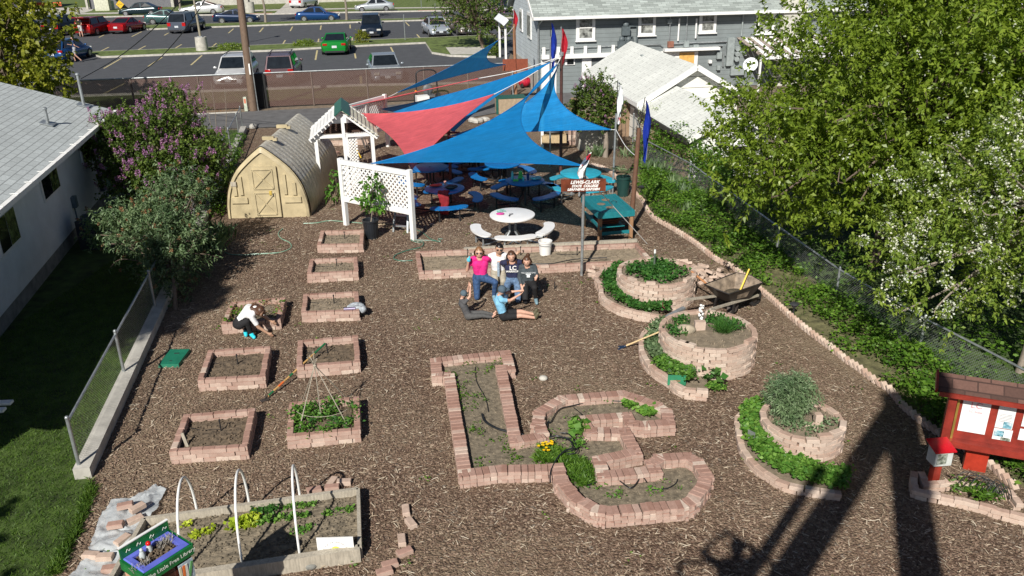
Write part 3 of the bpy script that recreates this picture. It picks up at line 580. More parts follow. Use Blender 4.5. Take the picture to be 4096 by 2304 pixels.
MB().box((x0+hw*1.2, y0+.17, .8), (.8, .05, .8)).box((x0+hw*1.2, y0+.13, .8), (.62, .03, .6), m=1).build('window', [M['white'], M['glass_dk']], T)
# satellite dish
sd = PK(1, 3, 2330, 745, .9); st_ = thing('satellite_dish', 'small grey satellite dish on a tripod before the house awning', 'satellite dish', (sd.x, sd.y, 0))
MB().cyl((0, 0, 0), (0, 0, 1.5), .03).cyl((-.3, 0, 0), (0, 0, .9), .02).cyl((.3, 0, 0), (0, 0, .9), .02).build('stand', M['galv'], st_)
o = MB().lathe([(0, 0), (.15, .015), (.3, .07), (.36, .11), (.30, .08), (.15, .03), (0, .012)], n=18).build('dish', M['siding_w'], st_, True); o.location = (0, -.05, 1.6); o.rotation_euler = (1.1, 0, -.5)
# brick building at the top left edge
cb = P(*K(1, 1, 380, 100)); cu = Vector((math.cos(AX+.01), math.sin(AX+.01), 0)); CB = thing('campus_building', 'low brick and concrete college building cut by the top edge', 'building', cb, math.atan2(cu.y, cu.x))
MB().box((11, 4, 2), (10, 8, 4)).build('grey_wall', mat('grey_wall', (.16, .16, .18), .8), CB)
MB().box((-6, 4, 2.5), (8, 8, 5)).build('dark_wall', mat('dark_glazing', (.06, .06, .07), .3), CB); MB().box((31, 4, .45), (22, 8, .9)).build('plinth', M['concrete'], CB)  # one even dark tone on the left wall block
MB().box((31, 4.1, 2.6), (22, 8, 3.5)).build('brick_wall', mat('campus_brick', (.30, .13, .10), .85, .2, 3), CB)
MB().box((16.3, -.3, 1.2), (.35, .5, 2.4)).box((5.8, -.3, 1.2), (.25, .5, 2.4)).build('pier', M['concrete'], CB)
for i in range(5): wd = MB().box((23+i*4, .06, 3), (2, .1, 1.8)).build('window', M['glass_dk'], CB)
# ================= garden beds =================
def lay(mb, pts, courses, z0=0.0, bl=.2, bw=.1, bh=.066, header=False, sharp=True, jit=.006, closed=False, m=0, topjit=0.0, toph=None):
 pts = [Vector((p[0], p[1], 0)) for p in pts]
 if closed: pts = pts+[pts[0]]
 for c in range(courses):
  hd = (toph if (toph is not None and c == courses-1) else header); L_, W_ = (bw, bl) if hd else (bl, bw)
  zc = z0+bh*(c+.5)
  if sharp:
   for i in range(len(pts)-1):
    a, b_ = pts[i], pts[i+1]; d = b_-a; L = d.length; d.normalize(); e = W_/2*(.98 if (i+c) % 2 else .35)
    a2 = a-d*e; Lt = L+2*e if (closed or True) else L; n = max(1, round(Lt/L_)); st = Lt/n; ph = 0 if c % 2 else st/2
    k = 0
    x = -ph if ph else 0
    while x < Lt-1e-4:
     x0, x1 = max(0, x), min(Lt, x+st); x += st
     if x1-x0 < .03: continue
     j = Vector((random.uniform(-jit, jit), random.uniform(-jit, jit), random.uniform(-.0025, .0025)+c*.0002+i*.0005+random.random()*topjit*(c == courses-1)))
     mb.brick(a2+d*((x0+x1)/2)+Vector((0, 0, zc))+j, (x1-x0-.006, W_, bh-.002), math.atan2(d.y, d.x)+random.uniform(-.02, .02), m)
  else:
   seg = [(pts[i+1]-pts[i]).length for i in range(len(pts)-1)]; T_ = sum(seg); n = max(1, round(T_/L_)); st = T_/n
   def at(s):
    s = max(0, min(T_-1e-6, s)); i = 0
    while s > seg[i]: s -= seg[i]; i += 1
    return pts[i].lerp(pts[i+1], s/seg[i])
   for k in range(n):
    s0 = (k+(.5 if c % 2 else 0))*st
    if s0+st*.5 > T_ and not closed: continue
    if closed: s1 = (s0+st) % T_; s0 = s0 % T_
    else: s1 = min(T_, s0+st)
    a, b_ = at(s0), at(s1); d = b_-a
    if d.length < .02: continue
    j = Vector((random.uniform(-jit, jit), random.uniform(-jit, jit), random.uniform(-.002, .002)+random.random()*topjit*(c == courses-1)))
    mb.brick((a+b_)/2+Vector((0, 0, zc))+j, (min(L_, d.length)-.005, W_, bh-.002), math.atan2(d.y, d.x)+random.uniform(-.03, .03), m)
def soil_quad(name, q, z, m, parent, n=22, amp=.02, mound=.03, clods=160):
 q = [Vector(p) for p in q]; V = []; F_ = []
 for j in range(n+1):
  for i in range(n+1):
   u, v = i/n, j/n; p = q[0]*(1-u)*(1-v)+q[1]*u*(1-v)+q[2]*u*v+q[3]*(1-u)*v
   V.append((p.x, p.y, z+random.uniform(-amp, amp)*.7+mound*math.sin(math.pi*u)*math.sin(math.pi*v)))
 for j in range(n):
  for i in range(n): a = j*(n+1)+i; F_.append((a, a+1, a+n+2, a+n+1))
 b = MB(); b.add(V, F_)
 for k in range(clods):
  u, v = random.random(), random.random(); p = q[0]*(1-u)*(1-v)+q[1]*u*(1-v)+q[2]*u*v+q[3]*(1-u)*v
  b.ball((p.x, p.y, z+.01+mound*math.sin(math.pi*u)*math.sin(math.pi*v)), random.uniform(.008, .026), 5, 3, sq=(1, random.uniform(.6, 1), .7))
 return b.build(name, m, parent)
def off(pts, parent): o = Vector(parent.location); return [Vector(p)-o for p in pts]
def stake(parent_loc, pts_z, label, group):
 pass
stakes = []
def drip(p, label):
 q = MB(); q.cyl((0, 0, 0), (0, 0, .2), .011, n=6).cyl((0, 0, .2), (.0, .0, .235), .02, .012, n=6)
 t = [Vector((0, 0, .03)), Vector((-.12, .05, .02)), Vector((-.3, .02, .02)), Vector((-.52, .08, .03))]; q.tube(crom(t, 4), .006, 5)
 q.build('drip_stake', M['black'], label=label, cat='drip stake', group='black drip stakes in the beds', origin=None).location = p
def bed(tl_, tr_, br_, bl_, label, soil='soil', dz=0.0, zt=.235, n_c=3, drp=True, inw=.05, cl=220):
 T_ = [P(*p, zt) for p in (bl_, br_, tr_, tl_)]; c = sum(T_, Vector())/4; c.z = 0
 t = thing('raised_bed', label, 'raised bed', c, group='square brick raised beds'); q = []
 for i in range(4):
  a, b_, d = T_[i-1], T_[i], T_[(i+1) % 4]; e1 = (a-b_).normalized(); e2 = (d-b_).normalized(); q.append(b_+(e1+e2)*inw-c)
 b = MB(); lay(b, q, n_c, closed=True, jit=.007, bh=.078); b.build('brick_border', M['brick'], t)
 for p in q: p.z = 0
 soil_quad('soil', q, .12+dz, M[soil], t, clods=cl)
 if drp: drip(c+Vector((random.uniform(-.05, .1), .1, .125+dz)), 'black drip stake and tube in the middle of the '+label[:label.find(' bed')+4].replace('the ', ''))
 return t, [p+c for p in q]
bw_ = bed(K(3, 1, 2160, 250), K(3, 2, 335, 205), K(3, 2, 285, 412), K(3, 1, 2065, 462), 'weedy back left bed being weeded by the crouching woman', drp=False)
b2_ = bed(K(3, 1, 1945, 700), K(3, 1, 2530, 660), K(3, 1, 2478, 950), K(3, 1, 1843, 985), 'middle left bed of bare dark soil in front of the crouching woman', soil='soil_dark')
b3_ = bed(K(3, 1, 1715, 1300), K(3, 1, 2388, 1240), K(4, 1, 2312, 240), K(4, 1, 1577, 287), 'front left bed of bare soil with a small wooden stake', soil='soil_dark')
r1_ = bed(K(2, 2, 660, 985), K(2, 2, 1066, 975), K(2, 2, 1058, 1112), K(2, 2, 625, 1122), 'small back right bed next to the black plant pot')
r2_ = bed(K(2, 2, 560, 1250), K(2, 2, 1006, 1230), K(2, 2, 1012, 1368), K(2, 2, 530, 1392), 'second right bed of bare soil, in front of the one by the black pot')
r3_ = bed(K(3, 2, 500, 175), K(3, 2, 1012, 148), K(3, 2, 1022, 335), K(3, 2, 478, 352), 'third right bed with a pale cloth on its corner')
r4_ = bed(K(3, 2, 445, 610), K(3, 2, 1012, 560), K(3, 2, 1030, 812), K(3, 2, 435, 862), 'fourth right bed of dark soil behind the cane tripod', soil='soil_dark', dz=-.02)
r5_ = bed(K(3, 2, 370, 1185), K(3, 2, 1025, 1130), K(4, 2, 1032, 82), K(4, 2, 340, 150), 'front right bed full of green plants under the cane tripod', soil='soil_dark', dz=-.02, drp=False)
# long bed
lb = [P(*K(2, 2, 1575, 1375), .2), P(*K(2, 3, 1425, 1262), .2), P(*K(2, 3, 1288, 1098), .2), P(*K(2, 2, 1550, 1178), .2)]; c = sum(lb, Vector())/4; c.z = 0
LB = thing('long_brick_bed', 'long low brick bed of bare soil behind the group of women', 'raised bed', c)
q = [p-c for p in lb]; q[0] += Vector((.05, .05, 0)); q[1] += Vector((-.05, .05, 0)); q[2] += Vector((-.05, -.05, 0)); q[3] += Vector((.05, -.05, 0))
b = MB(); lay(b, q, 3, closed=True, jit=.008); b.build('brick_border', M['brick'], LB)
for p in q: p.z = 0
soil_quad('soil', q, .07, M['soil'], LB, n=60, clods=700, mound=.04)
a, e = P(*K(2, 2, 2000, 1160), .2)-c, P(*K(2, 3, 1280, 1078), .2)-c; MB().beam(a, e, .1, .07).build('grey_board', M['grey_wood'], LB)
for k, (x, y) in enumerate(((2035, 1240), (2530, 1215))):
 drip(PK(2, 2, x, y, .1), ('black drip stake near the left end of the long bed', 'black drip stake in the long bed behind the two middle women')[k])
drip(PK(2, 3, 720, 1220, .1), 'black drip stake in the right half of the long bed')
hz = [PK(2, 2, 2200, 1285, .2), PK(2, 2, 2400, 1275, .2), PK(2, 3, 40, 1280, .2), PK(2, 3, 250, 1295, .2), PK(2, 3, 480, 1295, .2), PK(2, 3, 700, 1255, .2), PK(2, 3, 1000, 1240, .2)]
MB().tube(crom(hz, 5), .012, 6).build('drip_hose', M['black'], label='black drip hose running along the long bed behind the women', cat='hose')
MB().tube(crom([PK(2, 3, 455, 1295, .19), PK(2, 3, 452, 1330, .1), PK(2, 3, 455, 1370, .02)], 4), .009, 6).build('drip_riser', M['black'], label='short black riser hanging down the front of the long bed', cat='hose')
# old brick bed remains under the arbour
ob = thing('old_brick_bed', 'low pink brick bed behind the white arbour next to the alley', 'raised bed', PK(1, 2, 800, 1330)); o = Vector(ob.location); b = MB()
lay(b, [PK(1, 2, 520, 1370)-o, PK(1, 2, 1100, 1350)-o], 3, header=False); lay(b, [PK(1, 2, 520, 1270)-o, PK(1, 2, 900, 1240)-o], 1); b.build('brick_border', M['brick2'], ob)
soil_quad('soil', [PK(1, 2, 520, 1345)-o, PK(1, 2, 1080, 1330)-o, PK(1, 2, 1000, 1250)-o, PK(1, 2, 540, 1275)-o], .06, M['soil'], ob, clods=60)
b = MB(); o = PK(2, 2, 730, 310); lay(b, [PK(2, 2, 610, 290)-o, PK(2, 2, 790, 270)-o], 1, header=True); lay(b, [PK(2, 2, 640, 340)-o, PK(2, 2, 810, 280)-o], 2, header=True); b.build('brick_step', M['brick'], label='low brick step at the foot of the white arbour post', cat='brick step', origin=None).location = o
# ---------- letter L ----------
ZT = .2
def pth(l): return [P(*K(*p), ZT) for p in l]
Lloc = P(*K(4, 2, 2300, 100)); Ll = thing('letter_planter', 'brick planter in the shape of a capital L', 'planter', (Lloc.x, Lloc.y, 0)); Lo = Vector(Ll.location)
Lp1 = pth([(3, 2, 1862, 925), (3, 2, 1748, 925), (3, 2, 1735, 792), (3, 2, 2392, 722), (3, 2, 2430, 860), (3, 2, 2345, 860), (4, 3, 145, 175), (4, 3, 395, 130)])
Lp2 = pth([(3, 2, 1862, 925), (4, 2, 2010, 485), (4, 3, 0, 442), (4, 3, 520, 432)])
b = MB(); lay(b, off(Lp1, Ll), 3, header=True, jit=.004); lay(b, off(Lp2, Ll), 3, header=True, jit=.004); b.build('brick_border', M['brick'], Ll)
Lsoil = [Lp1[0], Lp1[1], Lp1[2], Lp1[3], Lp1[4], Lp1[5], Lp1[6], Lp1[7], Lp2[3], Lp2[2], Lp2[1]]
def soil_poly(name, pts, z, m, parent, n):
 o = Vector(parent.location); b = MB(); b.add([(p.x-o.x, p.y-o.y, z) for p in pts], [tuple(range(len(pts)))])
 ob_ = None
 for x, y in scatter([(p.x, p.y) for p in pts], n): b.ball((x-o.x, y-o.y, z), random.uniform(.008, .028), 5, 3, sq=(1, random.uniform(.6, 1), .6))
 r = b.build(name, m, parent)
 return r
soil_poly('soil', Lsoil, .08, M['soil2'], Ll, 900)
# ---------- letter C ----------
Cl = thing('letter_planter', 'brick planter in the shape of an angular capital C', 'planter', Lo+Vector((1.6, 0, 0))); 
Cp = pth([(4, 3, 400, 110), (4, 3, 360, 10), (3, 3, 352, 1385), (3, 3, 375, 1275), (3, 3, 500, 1195), (3, 3, 590, 1148), (3, 3, 1130, 1105), (3, 3, 1210, 1125), (3, 3, 1450, 1205), (3, 3, 1560, 1275), (3, 3, 1580, 1378), (3, 3, 1330, 1395), (3, 3, 1225, 1385), (3, 3, 1190, 1312), (3, 3, 775, 1345), (4, 3, 800, 35), (4, 3, 840, 90), (4, 3, 1165, 95), (4, 3, 1265, 290), (4, 3, 925, 360), (4, 3, 965, 505), (4, 3, 1450, 458), (4, 3, 1420, 395), (4, 3, 1500, 345), (4, 3, 1750, 330), (4, 3, 1860, 395), (4, 3, 1925, 510), (4, 3, 1890, 620), (4, 3, 1780, 755)])
Cp2 = pth([(4, 3, 540, 440), (4, 3, 575, 560), (4, 3, 660, 665), (4, 3, 720, 735), (4, 3, 910, 835), (4, 3, 1010, 850), (4, 3, 1680, 790), (4, 3, 1780, 755)])
b = MB(); lay(b, off(Cp, Cl), 3, z0=.004, header=True, jit=.006, topjit=.004); lay(b, off(Cp2, Cl), 4, z0=.002, header=True, jit=.012, topjit=.004, bh=.055); b.build('brick_border', M['brick'], Cl)
def poly_of(l): return [P(*K(*p), .1) for p in l]
soil_poly('soil', poly_of([(3, 3, 375, 1400), (3, 3, 470, 1240), (3, 3, 600, 1180), (3, 3, 1130, 1140), (3, 3, 1400, 1220), (3, 3, 1560, 1310), (3, 3, 1560, 1380), (3, 3, 1300, 1400), (3, 3, 1200, 1330), (3, 3, 790, 1360), (4, 3, 830, 70), (4, 3, 1160, 90), (4, 3, 1260, 290), (4, 3, 920, 340), (4, 3, 960, 500), (4, 3, 1440, 450), (4, 3, 1480, 380), (4, 3, 1760, 350), (4, 3, 1880, 480), (4, 3, 1820, 680), (4, 3, 1660, 740), (4, 3, 1000, 800), (4, 3, 700, 680), (4, 3, 560, 480), (4, 3, 400, 380), (4, 3, 380, 120)]), .07, M['soil2'], Cl, 1300)
# ---------- spiral herb planters ----------
def spiral(label, cx, cy, r, courses, ring, ring_c, closed=False, rise=.0):
 t = thing('spiral_planter', label, 'planter', (cx, cy, 0)); b = MB(); n = 40; bh = .068
 circ = [Vector((r*math.cos(2*math.pi*i/n), r*math.sin(2*math.pi*i/n), 0)) for i in range(n)]
 lay(b, circ, courses, sharp=False, closed=True, jit=.012, bh=bh, topjit=.006)
 for k in range(3):
  a = random.uniform(3.4, 6.0); b.brick((r*math.cos(a), r*math.sin(a), bh*(courses+.5)), (.2, .1, .065), a+math.pi/2+random.uniform(-.2, .2))
 b.build('tower_wall', M['brick2'], t)
 rp = [P(*K(*p), .06*ring_c)-Vector((cx, cy, 0)) for p in ring]; 
 for p in rp: p.z = 0
 b = MB(); lay(b, crom(rp, 4), ring_c, sharp=False, jit=.012, topjit=.004); b.build('ring_wall', M['brick2'], t)
 zt = bh*courses-.07; V = MB(); V.lathe([(0, zt+.03), (r*.5, zt+.015), (r-.04, zt)], n=24)
 for k in range(150): a, q_ = random.uniform(0, 6.28), r*math.sqrt(random.random())*.92; V.ball((q_*math.cos(a), q_*math.sin(a), zt+.02), random.uniform(.01, .03), 5, 3)
 V.build('tower_soil', M['soil'], t)
 rs = [p for p in crom(rp, 3)]; S_ = MB(); S_.add([(p.x, p.y, .07) for p in rs]+[(0, 0, .07)], [(i, i+1, len(rs)) for i in range(len(rs)-1)]); S_.build('ring_soil', M['soil'], t)
 return t, rp
f1 = P(*K(3, 3, 1510, 338)); r1s = .83; S1 = spiral('tall round brick herb tower with a low strawberry ring by the wheelbarrow', f1.x, f1.y+r1s, r1s, 9, [(2, 3, 1560, 1290), (2, 3, 1200, 1300), (2, 3, 1020, 1340), (2, 3, 900, 1420), (3, 3, 945, 100), (3, 3, 950, 190), (3, 3, 1050, 265), (3, 3, 1180, 320), (3, 3, 1390, 365), (3, 3, 1500, 385)], 3)
f2 = P(*K(3, 3, 2010, 978)); r2s = .86; S2 = spiral('middle round brick herb tower with tall chives and the rake handle lying across its ring', f2.x+.02, f2.y+r2s, r2s, 9, [(3, 3, 2180, 465), (3, 3, 2030, 440), (3, 3, 1800, 405), (3, 3, 1620, 405), (3, 3, 1480, 445), (3, 3, 1350, 540), (3, 3, 1325, 690), (3, 3, 1370, 790), (3, 3, 1450, 880), (3, 3, 1580, 955), (3, 3, 1680, 1050), (3, 3, 1800, 1070), (3, 3, 1945, 1085)], 3)
p = P(*K(3, 4, 0, 0))
def K4(x, y): return (3000+x/1.3212, 1684+y/1.3212)
f3 = P(*K4(330, 213)); r3s = .60; S3 = spiral('front round brick herb tower topped with grey-green lavender', f3.x, f3.y+r3s, r3s, 6, [(3, 4, 60, 1228), (3, 4, -90, 1290), (4, 3, 2225, 20), (4, 3, 2240, 150), (4, 3, 2290, 280), (4, 3, 2400, 420), (4, 3, 2571, 535), (4, 4, 300, 575), (4, 4, 600, 640), (4, 4, 860, 672)], 2)
print('spirals', f1, f2, f3)
# ---------- brick edging of the right border ----------
ed = [K(2, 3, 870, 385), K(2, 3, 960, 410), K(2, 3, 1030, 450), K(2, 3, 1090, 500), K(2, 3, 1180, 570), K(2, 3, 1260, 650), K(2, 3, 1330, 715), K(2, 3, 1370, 800), K(2, 3, 1440, 880), K(2, 3, 1560, 950), K(2, 3, 1660, 1010), K(2, 3, 1830, 1120), K(2, 3, 2020, 1270), K(2, 3, 2160, 1335), K(2, 3, 2290, 1440), K(3, 4, 200, 240), K(3, 4, 380, 405), K(3, 4, 570, 560), K(3, 4, 760, 700), K(3, 4, 900, 815), K(3, 4, 1010, 885), K(3, 4, 1150, 995), K(3, 4, 1300, 1090), (3620, 1640), (3745, 1735), K4(1240, 220), K4(1330, 300), K4(1420, 370)]
edp = crom([P(*p) for p in ed], 3); b = MB(); acc = 0; cur = 0
T_ = sum((edp[i+1]-edp[i]).length for i in range(len(edp)-1)); s = 0; i = 0
while s < T_-.05 and i < len(edp)-1:
 k, rem = 0, s
 while k < len(edp)-2 and rem > (edp[k+1]-edp[k]).length: rem -= (edp[k+1]-edp[k]).length; k += 1
 d = (edp[k+1]-edp[k]).normalized(); p = edp[k]+d*rem; a = math.atan2(d.y, d.x)
 Mx = Matrix.Rotation(a, 3, 'Z') @ Matrix.Rotation(random.uniform(.55, .8), 3, 'Y') @ Matrix.Rotation(random.uniform(-.05, .05), 3, 'X')
 b.brick(p+Vector((0, 0, .045)), (.17, .1, .06), mat=Mx); s += random.uniform(.105, .135)
b.build('brick_edging', M['brick2'], label='sawtooth edging of tilted pale bricks between the mulch and the weedy right border', cat='edging')
EDGE = edp
# ---------- timber bed ----------
zt = .2; t1 = P(*K(4, 2, 1010, 632), zt); t0 = P(*K(4, 1, 1345, 912), zt); f_r = P(*K(4, 2, 1025, 1180), zt); f_l = f_r+(t0-t1)*1.06; c = (t0+f_r)/2; c.z = 0
TB = thing('timber_bed', 'large grey timber-edged bed with white hoops at the bottom left', 'raised bed', c)
a0, a1, a2, a3 = [p-c for p in (t0, t1, f_r, f_l)]
for (p, q_, th) in ((a0, a1, .06), (a1, a2, .05), (a2, a3, .1), (a3, a0, .06)):
 p = Vector((p.x, p.y, .1)); q_ = Vector((q_.x, q_.y, .1)); MB().beam(p, q_, th, .22).build('edge_board', M['grey_wood'], TB)
soil_quad('soil', [Vector((p.x, p.y, 0)) for p in (a3, a2, a1, a0)], .10, M['soil2'], TB, n=60, clods=900, amp=.015)
hoops = (((4, 1, 1655, 1060), (4, 1, 1848, 870), (1720, 615), 'left'), ((4, 1, 2265, 1330), (4, 1, 2335, 800), (2270, 540), 'middle'), ((4, 2, 465, 1250), (4, 2, 472, 745), (390, 492), 'right'))
for k, (n_, f_, tp, lb_) in enumerate(hoops):
 A = PK(*n_, .1); B = PK(*f_, .1)
 if k == 0: A = B+(PK(*hoops[1][0], .1)-PK(*hoops[1][1], .1))
 d = B-A; cc = (A+B)/2; o = MB(); pts = []
 for j in range(25):
  t_ = math.pi*j/24; pts.append(Vector(A.lerp(B, (1-math.cos(t_))/2))-cc+Vector((0, 0, (.93 if k < 2 else .9)*math.sin(t_)**.8+.0)))
 o.tube(pts, .017, 8); o.build('plastic_hoop', M['white'], smooth=True, label=('left white plastic hoop over the timber bed, rising behind the painted library box', 'middle one of the three white hoops over the timber bed', 'right white plastic hoop over the timber bed, nearest the white sign')[k], cat='hoop', group='white hoops over the timber bed').location = cc
# white sign on the timber bed
sp = P(*K(4, 2, 815, 1290), .02); sg = thing('white_sign', 'white board sign with a yellow-green dot leaning on the timber bed corner', 'sign', (sp.x, sp.y, 0), .02)
w0 = (PK(4, 2, 985, 1290)-PK(4, 2, 650, 1290)).length; q = MB().box((0, 0, .19), (w0, .02, .36)).build('panel', M['white'], sg); 
MB().cyl((-w0*.35, .03, -.0), (-w0*.35, .03, .3), .015).cyl((w0*.35, .03, 0), (w0*.35, .03, .3), .015).build('stake', M['grey_wood'], sg)
MB().cyl((0, -.011, .17), (0, -.014, .17), .065, n=24).build('dot_emblem', mat('lime_yellow_print', (.70, .74, .10), .6), sg)
def text_obj(txt, size, m, parent, loc, rot, name='lettering', ext=.002, align='CENTER', shear=0.0, spacing=1.0, sx=1.0, bold=0.0):
 c = bpy.data.curves.new(name, 'FONT'); c.body = txt; c.size = size; c.extrude = ext; c.align_x = align; c.align_y = 'CENTER'; c.shear = shear; c.space_character = spacing; c.offset = bold
 t_ = bpy.data.objects.new(name, c); COL.objects.link(t_); bpy.context.view_layer.update()
 me = bpy.data.meshes.new_from_object(t_.evaluated_get(bpy.context.evaluated_depsgraph_get())); bpy.data.objects.remove(t_); me.materials.clear(); me.materials.append(m)
 o = bpy.data.objects.new(name, me); COL.objects.link(o); o.parent = parent; o.location = loc; o.rotation_euler = rot; o.scale = (sx, 1, 1)
 return o
def join_into(objs, name, parent, m):
 b = MB(); bpy.context.view_layer.update()
 for o in objs:
  mw = Matrix.LocRotScale(o.location, o.rotation_euler, o.scale); n = len(b.v)
  b.v += [tuple(mw @ v.co) for v in o.data.vertices]; fs = [tuple(i+n for i in p.vertices) for p in o.data.polygons]; b.f += fs; b.m += [0]*len(fs); bpy.data.objects.remove(o)
 return b.build(name, m, parent)
Mt = mat('grey_print', (.42, .42, .42), .6); tx = "BEAN FOR THE HEALTHY HOUSE"; ls = []
for i, ch_ in enumerate(tx):
 a = math.radians(172-164*i/(len(tx)-1)); ls.append(text_obj(ch_, .036, Mt, sg, (w0*.36*math.cos(a), -.0115, .10+.2*math.sin(a)), (math.pi/2, 0, 0), ext=.001))
join_into(ls, 'lettering', sg, Mt)
# stake in front left bed, tripod of canes
p = P(*K(4, 1, 1760, 255), .09); MB().beam((0, 0, 0), (-.06, .02, .27), .05, .02, up=(0, 1, 0)).build('wooden_stake', M['grey_wood'], label='short flat wooden stake in the corner of the front left bed', cat='stake').location = p
apx = PK(3, 2, 600, 850, 0); c5 = r5_[0].location.copy(); tops = PL(K(3, 2, 605, 845), c5, Vector((0, 1, 0)))
cane = MB(); tp_ = Vector(tops)-c5; print('tripod apex', tp_)
tri = thing('cane_tripod', 'tall thin tripod of bamboo canes tied over the green front right bed', 'plant support', c5)
for (r, c_, x, y) in ((4, 2, 450, 120), (3, 2, 668, 1350), (4, 2, 930, 75), (3, 2, 490, 1190), (3, 2, 930, 1180)):
 f = P(*K(r, c_, x, y), .09)-c5; e = tp_+(tp_-f).normalized()*random.uniform(.1, .3); MB().cyl(f, e, .009, .007, n=6).build('cane', M['grey_wood'], tri)
MB().ball(tp_, .03).build('tie', M['grey_wood'], tri)
b = MB(); hp = [Vector((.45*math.cos(a), .35*math.sin(a), .42)) for a in np.linspace(3.6, 5.9, 12)]; b.tube(hp, .004, 4); b.build('string', M['grey_wood'], tri)
# ---------- loose bricks ----------
lb_list = [(4, 2, 1460, 855, 1.75, 0, 'brick2', 'back one of two pale bricks touching end to end right of the timber bed'), (4, 2, 1505, 975, 2.1, 0, 'brick2', 'front one of two pale bricks touching end to end right of the timber bed'),
 (4, 2, 1420, 1135, 1.75, 0, 'brick2', 'pale upright brick right of the white sign, leaning on a pink one'), (4, 2, 1447, 1245, .5, 0, 'brick', 'pink brick right of the white sign, in front of the pale upright one'), (4, 2, 1310, 1360, .35, 0, 'brick', 'loose pink brick just above the bottom edge of the picture'), (4, 2, 1260, 1430, .35, 0, 'brick', 'loose brick cut by the bottom edge of the picture'),
 (4, 2, 770, 590, 1.3, 0, 'brick2', 'left loose brick lying behind the far corner of the timber bed'), (4, 2, 880, 590, .05, 0, 'brick2', 'rightmost loose brick lying behind the far corner of the timber bed'), (4, 2, 770, 640, .1, 0, 'brick', 'pink brick touching the far board of the timber bed'), (4, 2, 600, 665, .35, 0, 'brick', 'pink brick half under the far board of the timber bed'),
 (4, 1, 1175, 810, .3, .1, 'brick', 'pink brick at the top left of the plastic sheet'), (4, 1, 1290, 830, .9, .12, 'brick2', 'pale brick tilted at the top of the plastic sheet'), (4, 1, 1085, 990, .15, .08, 'brick', 'dark pink brick in the middle of the plastic sheet'), (4, 1, 1270, 940, .7, .05, 'brick2', 'brick under the plastic sheet beside the timber bed'), (4, 1, 855, 1275, -.1, .05, 'brick2', 'pale brick at the left edge of the plastic sheet'), (4, 1, 985, 1290, .05, .05, 'brick2', 'pale brick on the plastic sheet left of the painted library box'), (4, 1, 1040, 1400, .15, .05, 'brick', 'pink brick on the plastic sheet at the bottom edge'), (4, 1, 1150, 1130, 1.1, .05, 'brick2', 'brick wrapped in plastic behind the painted library box')]
LBP = MB().brick((0, 0, .034), (.2, .1, .065))
for (r, c_, x, y, a, z, m, lab) in lb_list:
 q = P(*K(r, c_, x, y), z); o = MB().brick((0, 0, .034), (.21, .105, .07)).build('loose_brick', M[m], label=lab, cat='brick', group='loose bricks around the timber bed'); o.location = (q.x, q.y, z+.004); o.rotation_euler = (random.uniform(-.06, .06), random.uniform(-.06, .06), a)
# heap of broken bricks near the first tower
heap = [(2, 3, 1640, 1290), (2, 3, 1715, 1285), (2, 3, 1760, 1310), (2, 3, 1690, 1330), (2, 3, 1810, 1340), (2, 3, 1860, 1370), (2, 3, 1930, 1340), (2, 3, 1880, 1400), (2, 3, 1960, 1390), (2, 3, 1780, 1370), (2, 3, 1990, 1400), (2, 3, 2060, 1370), (2, 3, 2030, 1275), (2, 3, 1885, 1335), (3, 3, 1880, 40), (3, 3, 1950, 60), (3, 3, 2000, 40), (3, 3, 2060, 20), (3, 3, 1890, 90), (3, 3, 1960, 110), (3, 3, 2040, 70), (3, 3, 2090, 100), (3, 3, 2130, 70), (3, 3, 2180, 20), (2, 3, 2150, 1430), (2, 3, 2070, 1420), (3, 3, 1900, 10), (3, 3, 2020, 0), (3, 3, 2150, 110),
  (2, 3, 940, 1330), (2, 3, 1000, 1350), (2, 3, 1060, 1310), (2, 3, 850, 1385), (2, 3, 900, 1350), (2, 3, 870, 1430), (2, 3, 930, 1400), (2, 3, 1020, 1320), (3, 3, 860, 20), (3, 3, 890, 50), (2, 3, 960, 1370)]
for i, k in enumerate(heap):
 r, c_, x, y = k; z = .05*((i*7) % 3) if i < 29 else .03*(i % 2); q = P(*K(r, c_, x, y), z)
 o = MB().brick((0, 0, 0), (.2, .1, .065), mat=Matrix.Rotation(random.uniform(-.5, .5), 3, 'X') @ Matrix.Rotation(random.uniform(-.35, .35), 3, 'Y')).build('heaped_brick', M['brick2'], label='pale broken brick in the heap between the long bed and the wheelbarrow' if i < 29 else 'pale brick in the loose pile left of the first tower, below the long bed', cat='brick', group='bricks heaped by the wheelbarrow' if i < 29 else 'bricks piled left of the first tower')
 o.location = (q.x, q.y, z+.055); o.rotation_euler = (0, 0, random.uniform(0, 3.14))
# white stone
for (r, c_, x, y, s_, lab, m) in ((3, 3, 405, 980, .07, 'small pale rounded stone on the mulch above the letter C', 'concrete'), (4, 2, 570, 1365, .085, 'grey rounded stone in front of the timber bed', 'galv_stone')):
 mm = M['concrete'] if m == 'concrete' else mat('grey_stone', (.22, .22, .20), .8, .2, 20, .3); q = PK(r, c_, x, y)
 MB().ball((0, 0, s_*.5), s_, 10, 6, sq=(1.2, 1, .75)).build('stone', mm, smooth=True, label=lab, cat='stone').location = q
